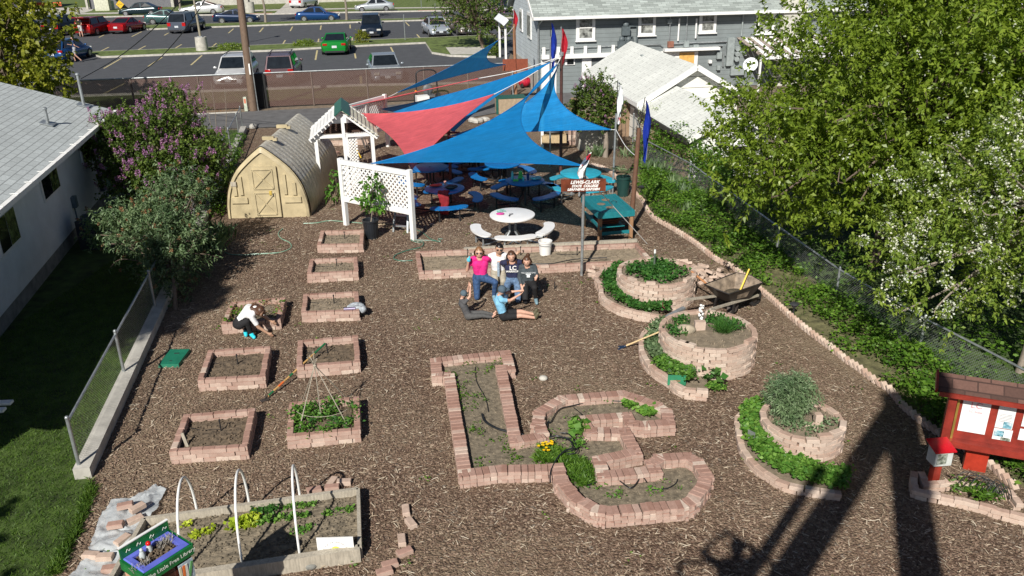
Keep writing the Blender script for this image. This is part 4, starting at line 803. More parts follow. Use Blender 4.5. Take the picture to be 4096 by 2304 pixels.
# green valve-box lid
v = [PK(3, 1, 1560, 722), PK(3, 1, 1750, 718), PK(3, 1, 1705, 865), PK(3, 1, 1525, 865)]; c = sum(v, Vector())/4; a = math.atan2((v[1]-v[0]).y, (v[1]-v[0]).x)
t = thing('valve_box', 'green plastic valve box set in the mulch near the left fence', 'valve box', c, a); ww = (v[1]-v[0]).length; hh = (v[0]-v[3]).length
MB().box((0, 0, .025), (ww, hh, .09), taper=.95).build('lid', mat('green_plastic', (.015, .17, .10), .45, .1, 8), t); MB().box((0, -hh*.28, .073), (.05, .02, .006)).box((0, hh*.2, .073), (.1, .03, .006)).build('lifting_slot', M['black'], t)
# wood chips on the mulch
def chips(name, n, poly, zr, L, W, mats, w_, label):
 pos = scatter(poly, n); n = len(pos); a = RNG.uniform(0, np.pi*2, n); l = RNG.uniform(L[0], L[1], n); wd_ = RNG.uniform(W[0], W[1], n); tl_ = RNG.normal(0, .12, n); z = RNG.uniform(*zr, n)
 dx, dy = np.cos(a)*l/2, np.sin(a)*l/2; nx, ny = -np.sin(a)*wd_/2, np.cos(a)*wd_/2; dz = tl_*l/2; jt = RNG.uniform(.4, 1, (n, 4))
 V = np.zeros((n, 5, 3)); cx_, cy_ = pos[:, 0], pos[:, 1]
 for k, (sx, sy) in enumerate(((-1, -1), (1, -1), (1, 1), (-1, 1))):
  V[:, k, 0] = cx_+sx*dx+sy*nx*jt[:, k]; V[:, k, 1] = cy_+sx*dy+sy*ny*jt[:, k]; V[:, k, 2] = z+sx*dz*.5
 V[:, :, 2] = np.maximum(V[:, :, 2], .002); V[:, 4, 0] = cx_; V[:, 4, 1] = cy_; V[:, 4, 2] = z+wd_*.35+.004
 i = np.arange(n)[:, None]*5; Q = np.concatenate([i+np.array([[a_, (a_+1) % 4, 4]]) for a_ in range(4)], 1).reshape(-1, 3)
 return npmesh(name, V.reshape(-1, 3), Q, mats, label=label, cat='mulch', kind='stuff')
near = [(p.x, p.y) for p in (P(*K(4, 1, 860, 640)), P(*K(4, 1, 740, 1000)), P(*K(4, 1, 560, 1449)), P(150, 2600), P(4300, 2500), P(4100, 2000), P(3300, 1450), P(2800, 1000), P(2600, 900), P(1250, 800), P(760, 1100), P(600, 1300))]
def islmat(name, stops, rough=.85):
 q = NT(name); c = q.ramp(q.new('ShaderNodeNewGeometry').outputs['Random Per Island'], stops); c = q.mix(1.0, c, q.ramp(q.noise(60, 2, q.pos()).outputs[0], [(.3, (.8,)*3), (.7, (1.15,)*3)]), 'MULTIPLY')
 q.l(c, q.b.inputs['Base Color']); q.b.inputs['Roughness'].default_value = rough; return q.m
chips('bark_chips', 60000, near, (.004, .018), (.02, .052), (.014, .036), islmat('bark_chip', [(0, (.09, .055, .039)), (.4, (.18, .115, .08)), (.75, (.265, .185, .132)), (1, (.37, .28, .205))]), 0, 'brown bark chips covering the garden ground')
chips('wood_slivers', 7000, near, (.012, .03), (.04, .13), (.006, .016), islmat('pale_sliver', [(0, (.34, .26, .18)), (.5, (.55, .44, .31)), (1, (.75, .66, .52))]), 0, 'pale wood slivers scattered over the brown mulch')
farp = [(p.x, p.y) for p in (P(760, 1100), P(1250, 800), P(2600, 900), P(2800, 1000), P(2500, 700), P(2300, 560), P(1300, 560), P(1250, 760))]
chips('distant_slivers', 3500, farp, (.01, .025), (.05, .13), (.01, .02), islmat('pale_sliver_far', [(0, (.30, .22, .15)), (1, (.6, .5, .37))]), 0, 'pale wood slivers on the mulch around the picnic tables')
# ================= structures, furniture, tools =================
# ---------- storage shed ----------
M['shed'] = mat('tan_plastic', (.50, .42, .26), .38, .12, 3, .1, bscale=12, spec=.5); 
q = NT('weathered_shed_roof'); n_ = q.noise(14, 6, q.pos()); c_ = q.ramp(n_.outputs[0], [(.3, (.34, .31, .25)), (.55, (.47, .45, .39)), (.75, (.74, .72, .66))]); q.l(c_, q.b.inputs['Base Color']); q.b.inputs['Roughness'].default_value = .5; q.bump(n_.outputs[0], .3, .02); M['shedroof'] = q.m
s0 = P(*K(2, 1, 2130, 870)); s1 = P(*K(2, 2, 578, 850)); SW = (s1-s0).length*.98; su = (s1-s0).normalized(); SH = thing('storage_shed', 'tan moulded plastic shed with rounded ribbed roof at the left fence', 'shed', (s0+s1)/2, math.atan2(su.y, su.x)-.02)
hp = HT((s0+s1)/2, *K(2, 2, 98, 205)); SL = 5.0; print('shed', SW, hp)
def shprof(k=24, sx=1.0, hz=None):
 hz = hz or hp; pts = []
 side = [(-1, 0), (-.985, .18), (-.94, .33), (-.88, .45), (-.79, .56), (-.64, .69), (-.45, .80), (-.24, .905), (-.08, .975), (0, 1.0)]
 full = side+[(-x, z) for x, z in side[-2::-1]]
 return [(p.x*SW/2*sx, p.y*hz) for p in crom([Vector((x, z, 0)) for x, z in full], 2)]
pr = shprof(); b = MB(); N_ = len(pr); st = 66; vs = []
for i in range(st+1):
 y = SL*i/st; rib = .035*(.5+.5*math.cos(2*math.pi*i/st*16.5)) 
 for (x, z) in pr:
  f = 1+rib*(1.0 if z > .05 else .3)/(SW/2); vs.append((x*f, y, z*(1+rib/hp*.7) if z > 0 else 0))
b.add(vs, [(i*N_+k, (i+1)*N_+k, (i+1)*N_+k+1, i*N_+k+1) for i in range(st) for k in range(N_-1)], 0)
b.m = [1 if 7 <= (f % (N_-1)) <= N_-9 and True else 0 for f in range(len(b.f))]
o = b.build('ribbed_shell', [M['shed'], M['shedroof']], SH, True)
b = MB(); b.add([(x, 0, z) for x, z in pr], [tuple(range(N_))]); b.add([(x, SL, z) for x, z in pr], [tuple(range(N_))[::-1]])
b.add([(x*.97, -.06, z*.97) for x, z in pr]+[(x, 0, z) for x, z in pr], [tuple(range(N_))]+[(k+1, k, N_+k, N_+k+1) for k in range(N_-1)]); b.build('end_wall', M['shed'], SH)
b = MB(); bx = SW/2
b.add([(x*sc, y, z*sc2) for (sc, y, sc2) in ((.99, -.07, .985), (.93, -.11, .93)) for x, z in pr], [(k+1, k, N_+k, N_+k+1) for k in range(N_-1)]); b.build('front_moulding', M['shed'], SH, True)
dr = MB().box((-.02, -.11, hp*.38), (SW*.34, .06, hp*.72)).build('door', M['shed'], SH)
g = MB()
for (z0_, z1_) in ((.43, .70), (.06, .37)):
 zz0, zz1 = z0_*hp, z1_*hp; w2 = SW*.12
 for (p, q_) in (((-w2, zz0), (w2, zz0)), ((w2, zz0), (w2, zz1)), ((w2, zz1), (-w2, zz1)), ((-w2, zz1), (-w2, zz0)), ((-w2, zz0), (w2, zz1)), ((w2, zz0), (-w2, zz1))): g.beam((p[0]-.02, -.15, p[1]), (q_[0]-.02, -.15, q_[1]), .03, .035, up=(0, 1, 0))
g.build('door_moulding', M['shed'], dr); MB().box((.16, -.16, hp*.37), (.07, .04, .12)).build('handle', mat('yellow_latch', (.55, .40, .08), .5), dr)
g = MB().box((.24, -.155, hp*.34), (.03, .04, .09)); g.build('lock', M['black'], dr)
for x, w_, z0_, z1_ in ((.62, .12, .34, .62), (.90, .14, .33, .50), (.82, .62, .22, .30), (-.75, .12, .34, .6), (-.95, .14, .33, .5), (-.85, .6, .22, .30)):
 MB().box((x*SW/2.6, -.085, (z0_+z1_)/2*hp), (w_*.8, .05, (z1_-z0_)*hp)).build('raised_panel', M['shed'], SH)
MB().box((-.74*SW/2, -.10, hp*.50), (.16, .05, .13)).build('notice_plate', M['grey_wood'], SH)
for y in (.9, 2.6): MB().box((0, y, hp+.06), (.34, .12, .1)).box((.2, y, hp+.02), (.12, .14, .08)).build('ridge_vent', M['shed'], SH)
# ---------- white arbour ----------
ab = P(1284, 778); AB = thing('garden_arbour', 'white gabled timber arbour with green ridge cap and cream slatted roof', 'arbour', (ab.x+.02, ab.y, 0), AX)
W_ = 1.75; Dp = 1.7; eh = 1.86; ph = 2.66; Wm = M['white']; M['cream'] = mat('cream_slats', (.70, .68, .53), .6, .1, 4)
for (x, y) in ((0, 0), (W_, 0), (0, Dp), (W_, Dp)): MB().box((x, y, eh/2), (.11, .11, eh)).build('post', Wm, AB)
MB().box((W_/2, -.02, ph*.47), (.1, .1, ph*.94)).build('post', Wm, AB)
for y in (0, Dp):
 MB().beam((-.18, y-.08, eh-.1), (W_/2, y-.08, ph-.03), .05, .13).beam((W_/2, y-.08, ph-.03), (W_+.18, y-.08, eh-.1), .05, .13).beam((0, y, eh), (W_, y, eh), .09, .1).build('gable_frame', Wm, AB)
rf = MB()
for i in range(9):
 for sgn in (0, 1):
  t0_, t1_ = i/9, (i+.86)/9; x0 = W_/2+(W_/2+.2)*t0_*(1 if sgn else -1); x1 = W_/2+(W_/2+.2)*t1_*(1 if sgn else -1); z0_ = ph+.02-(ph-eh+.08)*t0_; z1_ = ph+.02-(ph-eh+.08)*t1_+.03
  rf.slab([(x0, -.22, z0_), (x1, -.22, z1_), (x1, Dp+.2, z1_), (x0, Dp+.2, z0_)], .02, m=0 if sgn else 1)
rf.build('slatted_roof', [M['cream'], M['white']], AB)
MB().slab([(W_/2, -.26, ph+.07), (W_/2+.24, -.26, ph-.13), (W_/2+.24, Dp+.24, ph-.13), (W_/2, Dp+.24, ph+.07)], .02).slab([(W_/2-.24, -.26, ph-.13), (W_/2, -.26, ph+.07), (W_/2, Dp+.24, ph+.07), (W_/2-.24, Dp+.24, ph-.13)], .02).build('ridge_cap', mat('green_metal_cap', (.02, .12, .08), .4, .1), AB)
g = MB()
for i in range(5): g.beam((.1, .35+i*.3, eh+.05), (W_-.1, .35+i*.3, eh+.05), .04, .07)
g.build('dark_rafters', mat('dark_rafters', (.06, .03, .02), .8), AB)
def lattice(mb, W, H, x0, z0, step=.15, wd=.045, th=.012, y=0.0):
 for s_ in (1, -1):
  n = int((W+H)/step)
  for k in range(1, n+1):
   c = k*step; pts = []
   if s_ > 0: a = (max(0, c-H), min(c, H)); e = (min(c, W), max(0, c-W))
   else: a = (max(0, c-H), H-min(c, H)); e = (min(c, W), H-max(0, c-W))
   if abs(a[0]-e[0]) < .02: continue
   mb.beam((x0+a[0], y+(th/2*s_), z0+a[1]), (x0+e[0], y+(th/2*s_), z0+e[1]), wd, th, up=(0, 1, 0))
 return mb
g = lattice(MB(), .28, 1.7, 0, 0, .1, .03); o = g.build('lattice_strip', Wm, AB); o.location = (W_/2+.12, .05, .15); 
MB().box((W_/2+.3, .3, .95), (.06, .06, 1.9)).build('dark_post', mat('dark_post', (.05, .035, .03), .7), AB)
# trellises
def trellis(name, A, B, zb, zt, label, n=2):
 A = Vector(A); B = Vector(B); L = (B-A).xy.length; t = thing('lattice_screen', label, 'lattice screen', (A.x, A.y, 0), math.atan2(B.y-A.y, B.x-A.x))
 for x in ([0, L]): MB().box((x, 0, (zt+.04)/2), (.12, .12, zt+.04)).build('post', Wm, t)
 MB().box((L/2, 0, zt-.06), (L-.12, .09, .13)).box((L/2, 0, zb+.06), (L-.12, .09, .15)).box((L/2, 0, (zb+zt)/2), (.1, .07, zt-zb-.2)).build('frame', Wm, t)
 o = lattice(MB(), L-.14, zt-zb-.2, 0, 0).build('lattice', Wm, t); o.location = (.07, 0, zb+.1); return t
TA, TBp = P(1386, 900), P(1655, 960); tz = HT(TBp, *K(2, 2, 1490, 432)); print('trellis', tz, HT(TA, *K(2, 2, 840, 325)))
trellis('a', TA, TBp, tz-1.18, tz, 'white lattice screen standing behind the black plant pot')
U1 = P(*K(1, 2, 1292, 1370)); zt2 = HT(U1, *K(1, 2, 1252, 890)); U0 = P(*K(1, 2, 885, 990), zt2); U0.z = 0
trellis('b', U0, U1, zt2-1.3, zt2, 'white lattice screen behind the arbour near the alley')
# ---------- poles and flags ----------
M['rust'] = mat('dark_red_brown_pole', (.085, .035, .028), .6, .2); M['redflag'] = fabric_mat('red_flag', (.55, .03, .05), .3, .02); M['blueflag'] = fabric_mat('blue_flag', (.02, .05, .42), .3, .02)
def flag(t, p, h, w_, m, seed=0, parent=None):
 rs = random.Random(seed); V = []; n, k = 10, 5
 for j in range(n+1):
  for i in range(k+1):
   u = i/k; v = j/n; ww = w_*(.25+.75*math.sin(math.pi*min(1, .15+v*.85)))
   V.append((p[0]+u*ww*.6+.02*math.sin(v*9+i), p[1]+.06*math.sin(u*7+v*5+seed), p[2]-v*h-u*.25*h*.35))
 o = MB().add(V, [(j*(k+1)+i, j*(k+1)+i+1, (j+1)*(k+1)+i+1, (j+1)*(k+1)+i) for j in range(n) for i in range(k)]).build('flag', m, t, True); return o
cp = P(*K(2, 3, 568, 470)); ch_ = HT(cp, *K(1, 3, 588, 490)); print('central pole', cp, ch_)
pcen = thing('sail_pole', 'tall dark red pole at the middle of the sails flying a red flag', 'pole', cp)
MB().cyl((0, 0, 0), (0, 0, ch_), .055, .05, n=12).build('pole', M['rust'], pcen, True); flag(pcen, (0, 0, ch_+.75), 1.1, .3, M['redflag'], 2); MB().cyl((0, 0, ch_), (-.02, 0, ch_+.8), .015).build('flag_staff', M['galv'], pcen)
MB().lathe([(.06, ch_-.12), (.08, ch_-.1), (.08, ch_), (.05, ch_+.02), (0, ch_+.02)], n=12).build('pole_cap', M['galv'], pcen)
bp = PL(K(1, 3, 470, 560), cp+Vector((0, 1.2, 0)), Vector((0, 1, 0))); bpg = Vector((bp.x, cp.y+1.2, 0)); bh_ = HT(bpg, *K(1, 3, 480, 400))
pb_ = thing('flag_pole', 'thin metal pole with a blue flag just left of the highest sail corner', 'pole', bpg); MB().cyl((0, 0, 0), (0, 0, bh_+.2), .03, n=8).build('pole', M['galv'], pb_); flag(pb_, (.03, 0, bh_+.65), 1.5, .3, M['blueflag'], 5); MB().cyl((0, 0, bh_), (0, 0, bh_+.7), .012).build('flag_staff', M['black'], pb_)
wp = P(*K(1, 3, 148, 950)); wh = HT(wp, *K(1, 3, 148, 225)); print('wood pole', wp, wh)
pw = thing('wooden_mast', 'round wooden mast with a red cross board and a small red flag by the alley', 'pole', wp); MB().cyl((0, 0, 0), (-.03, 0, wh), .09, .07, n=12).build('mast', wood_mat('orange_brown_wood', (.30, .15, .08)), pw)
cz = HT(wp, *K(1, 3, 148, 602)); wl = (P(*K(1, 3, 265, 950))-P(*K(1, 3, 35, 950))).length; MB().box((0, -.12, cz), (wl, .05, .55)).build('cross_board', M['redwood'], pw); MB().box((0, -.02, cz+.25), (.25, .22, .03)).box((0, -.02, cz-.45), (.25, .22, .03)).build('strap', M['black'], pw); flag(pw, (-.05, 0, wh+.65), 1.0, .32, M['redflag'], 9); MB().cyl((-.03, 0, wh), (0, 0, wh+.7), .012).build('flag_staff', M['black'], pw)
rp = PK(2, 3, 1220, 985); rph = HT(rp, *K(1, 3, 1262, 1215)); print('right pole', rp, rph); rp_top = Vector((.12, 0, rph+.05))
pr_ = thing('flag_pole', 'brown wooden pole with a furled blue flag right of the teal table', 'pole', rp); MB().cyl((0, 0, 0), rp_top, .07, .06, n=12).build('pole', wood_mat('brown_pole', (.15, .075, .045)), pr_, True)
o = flag(pr_, rp_top+Vector((.12, -.05, .75)), 1.55, .28, M['blueflag'], 11); MB().cyl(rp_top, rp_top+Vector((.12, 0, .8)), .012).build('flag_staff', M['black'], pr_)
mp_ = PK(2, 3, 1052, 640); mh = HT(mp_, *K(1, 3, 1080, 1060)); pm = thing('banner_pole', 'slim grey metal pole with a patterned white flag behind the green bin', 'pole', mp_); MB().cyl((0, 0, 0), (.04, 0, mh), .035, n=10).build('pole', M['galv'], pm, True)
# patchwork flags made of diamonds (red, white and grey)
qn = NT('patchwork_flag'); ck = qn.new('ShaderNodeTexVoronoi'); ck.distance = 'MANHATTAN'; ck.inputs['Scale'].default_value = 6; qn.l(qn.obj(), ck.inputs[0]); sc_ = qn.new('ShaderNodeSeparateColor'); qn.l(ck.outputs['Color'], sc_.inputs[0])
qn.l(qn.ramp(sc_.outputs[0], [(0, (.8, .8, .8)), (.5, (.8, .8, .8)), (.52, (.5, .02, .04)), (.72, (.5, .02, .04)), (.74, (.10, .14, .20)), (1, (.8, .8, .82))], 'CONSTANT'), qn.b.inputs['Base Color']); M['patch'] = qn.m
qn = NT('patchwork_flag_blue'); ck = qn.new('ShaderNodeTexVoronoi'); ck.distance = 'MANHATTAN'; ck.inputs['Scale'].default_value = 5; qn.l(qn.obj(), ck.inputs[0]); sc_ = qn.new('ShaderNodeSeparateColor'); qn.l(ck.outputs['Color'], sc_.inputs[0])
qn.l(qn.ramp(sc_.outputs[0], [(0, (.75, .78, .8)), (.6, (.03, .06, .12)), (.72, (.5, .04, .05)), (.8, (.8, .8, .82))], 'CONSTANT'), qn.b.inputs['Base Color']); M['patchb'] = qn.m
flag(pm, (.06, -.03, mh+.95), 1.2, .3, M['patchb'], 4); MB().cyl((.04, 0, mh), (.05, 0, mh+1), .012).build('flag_staff', M['black'], pm)
lp = PK(2, 3, 762, 1410); lh = HT(lp, *K(2, 3, 790, 650)); print('sign pole', lp, lh)
ps = thing('sign_pole', 'grey steel pole rising from the mulch and carrying the red garden sign', 'pole', lp); zt_s = HT(lp, *K(2, 3, 800, 470)); MB().cyl((0, 0, 0), (0.02, 0, zt_s+.1), .035, n=10).build('pole', M['galv'], ps, True)
sz0, sz1 = HT(lp, *K(2, 3, 780, 612)), HT(lp, *K(2, 3, 780, 498)); sw = (PL(K(2, 3, 980, 550), lp, Vector((0, 1, 0)))-PL(K(2, 3, 563, 560), lp, Vector((0, 1, 0)))).length
sgn = thing('garden_sign', 'varnished red wooden sign reading LEWIS-CLARK STATE COLLEGE LEARNING GARDEN', 'sign', lp+Vector((0, -.07, (sz0+sz1)/2)), .01); hS = (sz1-sz0)
MB().box((0, 0, 0), (sw, .04, hS)).build('board', mat('varnished_redwood', (.17, .045, .022), .3, .25, 5), sgn)
MB().box((0, .05, hS/2+.02), (.13, .1, .03)).box((0, .05, -hS/2-.04), (.13, .1, .03)).build('bracket', M['black'], sgn)
ls = [text_obj(a_, s_, M['white'], sgn, (x_, -.023, z_), (math.pi/2, 0, 0), ext=.003, shear=.3, spacing=1.03, bold=.004, sx=k_) for a_, s_, x_, z_, k_ in (("LEWIS-CLARK", hS*.36, .03, hS*.26, 1.0), ("STATE  COLLEGE", hS*.27, .03, -hS*.05, .98), ("LEARNING GARDEN", hS*.26, .0, -hS*.32, 1.05))]
join_into(ls, 'lettering', sgn, M['white'])
pk_ = thing('patchwork_streamer', 'long red, white and grey patchwork streamer hanging from the sign pole', 'flag', lp+Vector((.03, -.02, 0))); 
zt1 = HT(lp, *K(2, 3, 845, 250)); zb1 = HT(lp, *K(2, 3, 820, 500)); print('streamer', zt1, zb1)
V = []; nn = 14
for j in range(nn+1):
 v = j/nn; wv = .20*math.sin(math.pi*(.12+.8*v))**.8*(1 if v < .93 else .5); zc = zt1+(zb1-zt1)*v; xc = .12-.22*min(1, v*1.5)+.12*max(0, v-.6)
 for i in range(5): u = i/4-.5; V.append((xc+u*wv, -.06+.05*math.sin(i*1.6+v*8), zc+u*.1))
MB().add(V, [(j*5+i, j*5+i+1, (j+1)*5+i+1, (j+1)*5+i) for j in range(nn) for i in range(4)]).build('cloth', M['patch'], pk_); MB().cyl((.0, 0, zt_s), (.08, 0, zt1+.03), .012).build('rod', M['black'], pk_)
# ---------- shade sails ----------
M['sailblue'] = fabric_mat('blue_shade_cloth', (.014, .27, .66), .34, .12, (.10, .45, .55), .25); M['sailcoral'] = fabric_mat('coral_shade_cloth', (.80, .15, .17), .30, .05, (.7, .2, .15), .2)
def sail(name, C, sags, m, label, n=34, belly=.25, hemc=None):
 C = [Vector(c) for c in C]; o = (C[0]+C[1]+C[2])/3; b = MB(); idx = {}; V = []; edge = [[], [], []]
 for i in range(n+1):
  for j in range(n+1-i):
   w0_, w1_ = i/n, j/n; w2_ = 1-w0_-w1_; ww = (w0_, w1_, w2_); p = C[0]*w0_+C[1]*w1_+C[2]*w2_
   for k in range(3):
    a, c_ = ww[(k+1) % 3], ww[(k+2) % 3]; mid = (C[(k+1) % 3]+C[(k+2) % 3])/2; p = p+(C[k]-mid)*(4*a*c_*sags[k]*(1-ww[k])**2)
    p = p
   p.z -= belly*27*w0_*w1_*w2_*.5; idx[(i, j)] = len(V); V.append(p-o)
   for k in range(3):
    if ww[k] < 1e-9: edge[k].append((ww[(k+1) % 3], p-o))
 F_ = []
 for i in range(n):
  for j in range(n-i):
   F_.append((idx[(i, j)], idx[(i+1, j)], idx[(i, j+1)]))
   if j < n-i-1: F_.append((idx[(i+1, j)], idx[(i+1, j+1)], idx[(i, j+1)]))
 r = thing('shade_sail', label, 'shade sail', o, group='shade sails over the picnic tables'); b.add(V, F_); b.build('cloth', m, r, True)
 h = MB()
 for k in range(3): e_ = [p for _, p in sorted(edge[k], key=lambda q: q[0])]; h.tube(e_, .014, 5)
 h.build('hem', hemc or m, r, True)
 for c_ in C: MB().lathe([(.05, -.01), (.06, 0), (.05, .01), (.035, 0), (.05, -.01)], c_-o, 10).build('corner_ring', M['galv'], r)
 return r
top = P(2229, 257, 3.75); zA = min(1.88, tz-.03)
A0 = PL(K(2, 2, 1128, 370), TA, Vector((TBp-TA).cross(Vector((0, 0, 1))))); print('A0', A0)
cs = {'A': [A0+Vector((0, .12, 0)), PL(K(2, 3, 775, 380), lp+Vector((0, 0, 0)), Vector((0, 1, 0))), top]}
Bl = P(1800, 544, 1.8); Br = PL(K(1, 3, 1040, 1212), mp_, Vector((0, 1, 0))); Dl = P(1526, 436, 1.75)
topB = P(2233, 262, 3.7); print('sails', cs, Bl, Br)
sail('a', cs['A'], (.24, .22, .02), M['sailblue'], 'front blue shade sail stretched from the lattice screen to the garden sign pole', belly=.12)
sail('b', [Bl, Br, topB], (.17, .17, .02), M['sailblue'], 'blue shade sail behind the front one, its right corner tied to the slim grey pole', belly=.12)
sail('c', [P(1402, 451, 2.05), P(1646, 678, 1.75), P(1976, 377, 3.0)], (.04, .13, .09), M['sailcoral'], 'large coral shade sail between the arbour and the tall pole', belly=.18)
sail('d', [Dl, P(1815, 526, 1.8), P(2205, 248, 3.85)], (.06, .10, .02), M['sailblue'], 'long dark blue shade sail mostly hidden behind the coral one', belly=.1)
sail('e', [P(1590, 370, 2.0), PL(K(1, 2, 2390, 603), wp+Vector((0, -.1, 0)), Vector((0, 1, 0))), P(1995, 160, 3.3)], (.17, .06, .05), M['sailblue'], 'farthest blue shade sail, tied to the wooden mast by the alley', belly=.05)
sail('f', [P(1402, 425, 2.05), P(1918, 313, 3.2), P(1545, 397, 1.7)], (.03, .03, .0), M['sailcoral'], 'narrow coral shade sail seen edge-on beneath the farthest blue one', belly=.0, n=16)
rp_l = [((PL(K(2, 3, 775, 380), lp, Vector((0, 1, 0)))), lp+Vector((.02, 0, 2.72)), 0), (P(1976, 377, 3.0), cp+Vector((0, 0, ch_-.05)), 0), (P(1918, 313, 3.2), cp+Vector((0, 0, ch_-.12)), 0), (top, cp+Vector((0, 0, ch_-.1)), 0), (P(2205, 248, 3.85), cp+Vector((0, 0, ch_-.08)), 0), (P(1995, 160, 3.3), wp+Vector((-.03, 0, wh-.1)), 0), (Br, mp_+Vector((.04, 0, Br.z)), 0), (P(1590, 370, 2.0), Vector((U1.x, U1.y, zt2-.1)), 0), (P(1402, 451, 2.05), Vector((U0.x, U0.y, zt2-.05)), 0), (mp_+Vector((.04, 0, Br.z)), rp+Vector((.1, 0, 2.05)), 0), (lp+Vector((.02, 0, 2.5)), PK(2, 3, 1375, 1110, .02), 1), (P(1526, 436, 1.75), Vector((U1.x, U1.y, 1.7)), 0), (P(1646, 678, 1.75), Vector((TBp.x, TBp.y, tz-.1)), 0)]
for (a, e, k) in rp_l:
 a, e = Vector(a), Vector(e); m_ = (a+e)/2; m_.z -= .03*(e-a).length*(0 if k else 1); c = a.copy(); MB().tube([p-c for p in crom([a, m_, e], 5)], .011, 5).build('guy_rope', M['white'] if True else M['galv'], label='white guy rope running from the garden sign down to the mulch' if k else 'thin white rope holding a shade sail corner to its pole', cat='rope', group=None if k else 'ropes holding the sail corners').location = c
bt_ = Vector((Bl.x-.05, Bl.y+.15, 0)); pt = thing('short_post', 'short dark post where two blue sails are tied behind the coral sail', 'post', bt_); MB().cyl((0, 0, 0), (0, 0, 1.95), .05, n=10).build('post', M['rust'], pt); MB().box((-.3, .1, 1.85), (1.3, .06, .05)).build('crossbar', M['rust'], pt)
# ---------- picnic tables ----------
def picnic(name, label, m, loc, rz, group, nb=4, legm=None, R_=.585, mesh=True, curved=True, fr=None, bang=None):
 t = thing('picnic_table', label, 'picnic table', loc, rz, group); lm = legm or M['black']; fr = fr or lm
 MB().lathe([(0, .755), (R_-.02, .755), (R_, .748), (R_+.004, .73), (R_-.01, .705), (R_-.03, .71), (0, .725)], n=40).build('tabletop', m, t, True)
 MB().cyl((0, 0, .757), (0, 0, .762), .03, n=12).build('umbrella_hole', M['black'], t)
 fr_ = MB()
 for k in range(4): a = math.pi/4+k*math.pi/2; fr_.tube([(.12*math.cos(a), .12*math.sin(a), .71), (.1*math.cos(a), .1*math.sin(a), .3), (.3*math.cos(a), .3*math.sin(a), .06)], .03, 8)
 fr_.build('pedestal', fr, t, True)
 for a0 in (bang or [2*math.pi*k/nb for k in range(nb)]):
  n = 12; half = math.radians(25); V = []; r0, r1 = .84, 1.13
  for zz in (.44, .40):
   for i in range(n+1):
    a = a0-half+2*half*i/n; 
    for r in (r0, r1): V.append((r*math.cos(a), r*math.sin(a), zz-(0 if r0+.02 < r < r1 else .0)))
  h = (n+1)*2; F_ = []
  for i in range(n): j = i*2; F_ += [(j, j+1, j+3, j+2), (h+j+2, h+j+3, h+j+1, h+j), (j+2, h+j+2, h+j, j), (j+1, h+j+1, h+j+3, j+3)]
  F_ += [(0, h, h+1, 1), (2*n+1, h+2*n+1, h+2*n, 2*n)]
  s_ = MB().add(V, F_)
  for e_ in (-1, 1): a = a0+e_*half; rm = (r0+r1)/2; s_.cyl((rm*math.cos(a), rm*math.sin(a), .403), (rm*math.cos(a), rm*math.sin(a), .437), (r1-r0)/2-.003, n=14)
  s_.build('bench', m, t)
  lg = MB()
  for e_ in (-.7, .7): a = a0+e_*half; rm = .98; lg.tube([(.25*math.cos(a0), .25*math.sin(a0), .1), (.8*math.cos(a), .8*math.sin(a), .1), (rm*math.cos(a), rm*math.sin(a), .12), (rm*math.cos(a), rm*math.sin(a), .40)], .024, 7).cyl((rm*math.cos(a), rm*math.sin(a), 0), (rm*math.cos(a), rm*math.sin(a), .14), .03, n=8)
  lg.build('bench_leg', lm, t, True)
 return t
def perf(name, col):
 q = NT(name); s = q.new('ShaderNodeTexVoronoi'); s.inputs['Scale'].default_value = 42; s.inputs['Randomness'].default_value = .05; q.l(q.obj(), s.inputs[0])
 n = q.noise(3, 3, q.pos()); c = q.ramp(n.outputs[0], [(.3, tuple(x*.8 for x in col)), (.7, tuple(min(1, x*1.12) for x in col))]); c = q.mix(q.math('LESS_THAN', s.outputs['Distance'], .42), c, tuple(x*.35 for x in col))
 q.l(c, q.b.inputs['Base Color']); q.b.inputs['Roughness'].default_value = .32; q.b.inputs['Specular IOR Level'].default_value = .6; return q.m
M['tblue'] = perf('blue_coated_mesh', (.004, .16, .46)); M['tteal'] = mat('faded_teal_plastic', (.03, .38, .52), .4, .12, 4); M['twhite'] = mat('white_coated_steel', (.80, .79, .77), .4, .04, 4)
tc = {1: P(1776+2, 752, .75), 2: P(1719, 668, .75), 3: P(1776, 592, .75), 4: P(2100, 720, .75), 5: P(2010, 652, .75), 6: P(2323, 690, .75), 7: P(2049, 857, .75), 8: P(1905, 610, .75)}
G_ = 'round blue mesh picnic tables under the sails'
for k, lab, rz_ in ((1, 'blue mesh table with a red jacket hanging over its edge, nearest the lattice screen', .2), (2, 'blue mesh table just behind the one with the red jacket, beneath the coral sail tip', .9), (3, 'blue mesh table farthest back, half covered by the edge of the front sail', .2), (4, 'blue mesh table crowded with bottles, cups and a green toy truck', .78), (5, 'blue mesh table with only its benches showing below the front sail, behind the cluttered one', .45), (8, 'blue mesh table deep in the shade between the two back tables, nearly hidden by sails', .3)):
 picnic('t', lab, M['tblue'], (tc[k].x, tc[k].y, 0), rz_, G_)
picnic('t', 'faded teal plastic round picnic table behind the red garden sign', M['tteal'], (tc[6].x, tc[6].y, 0), .55, None, 4, M['galv'], R_=.64)
picnic('t', 'white round picnic table with gloves on it, in front of the blue tables', M['twhite'], (tc[7].x, tc[7].y, 0), 0, None, 4, M['galv'], R_=.6, bang=(-1.48, 3.5, -.3))
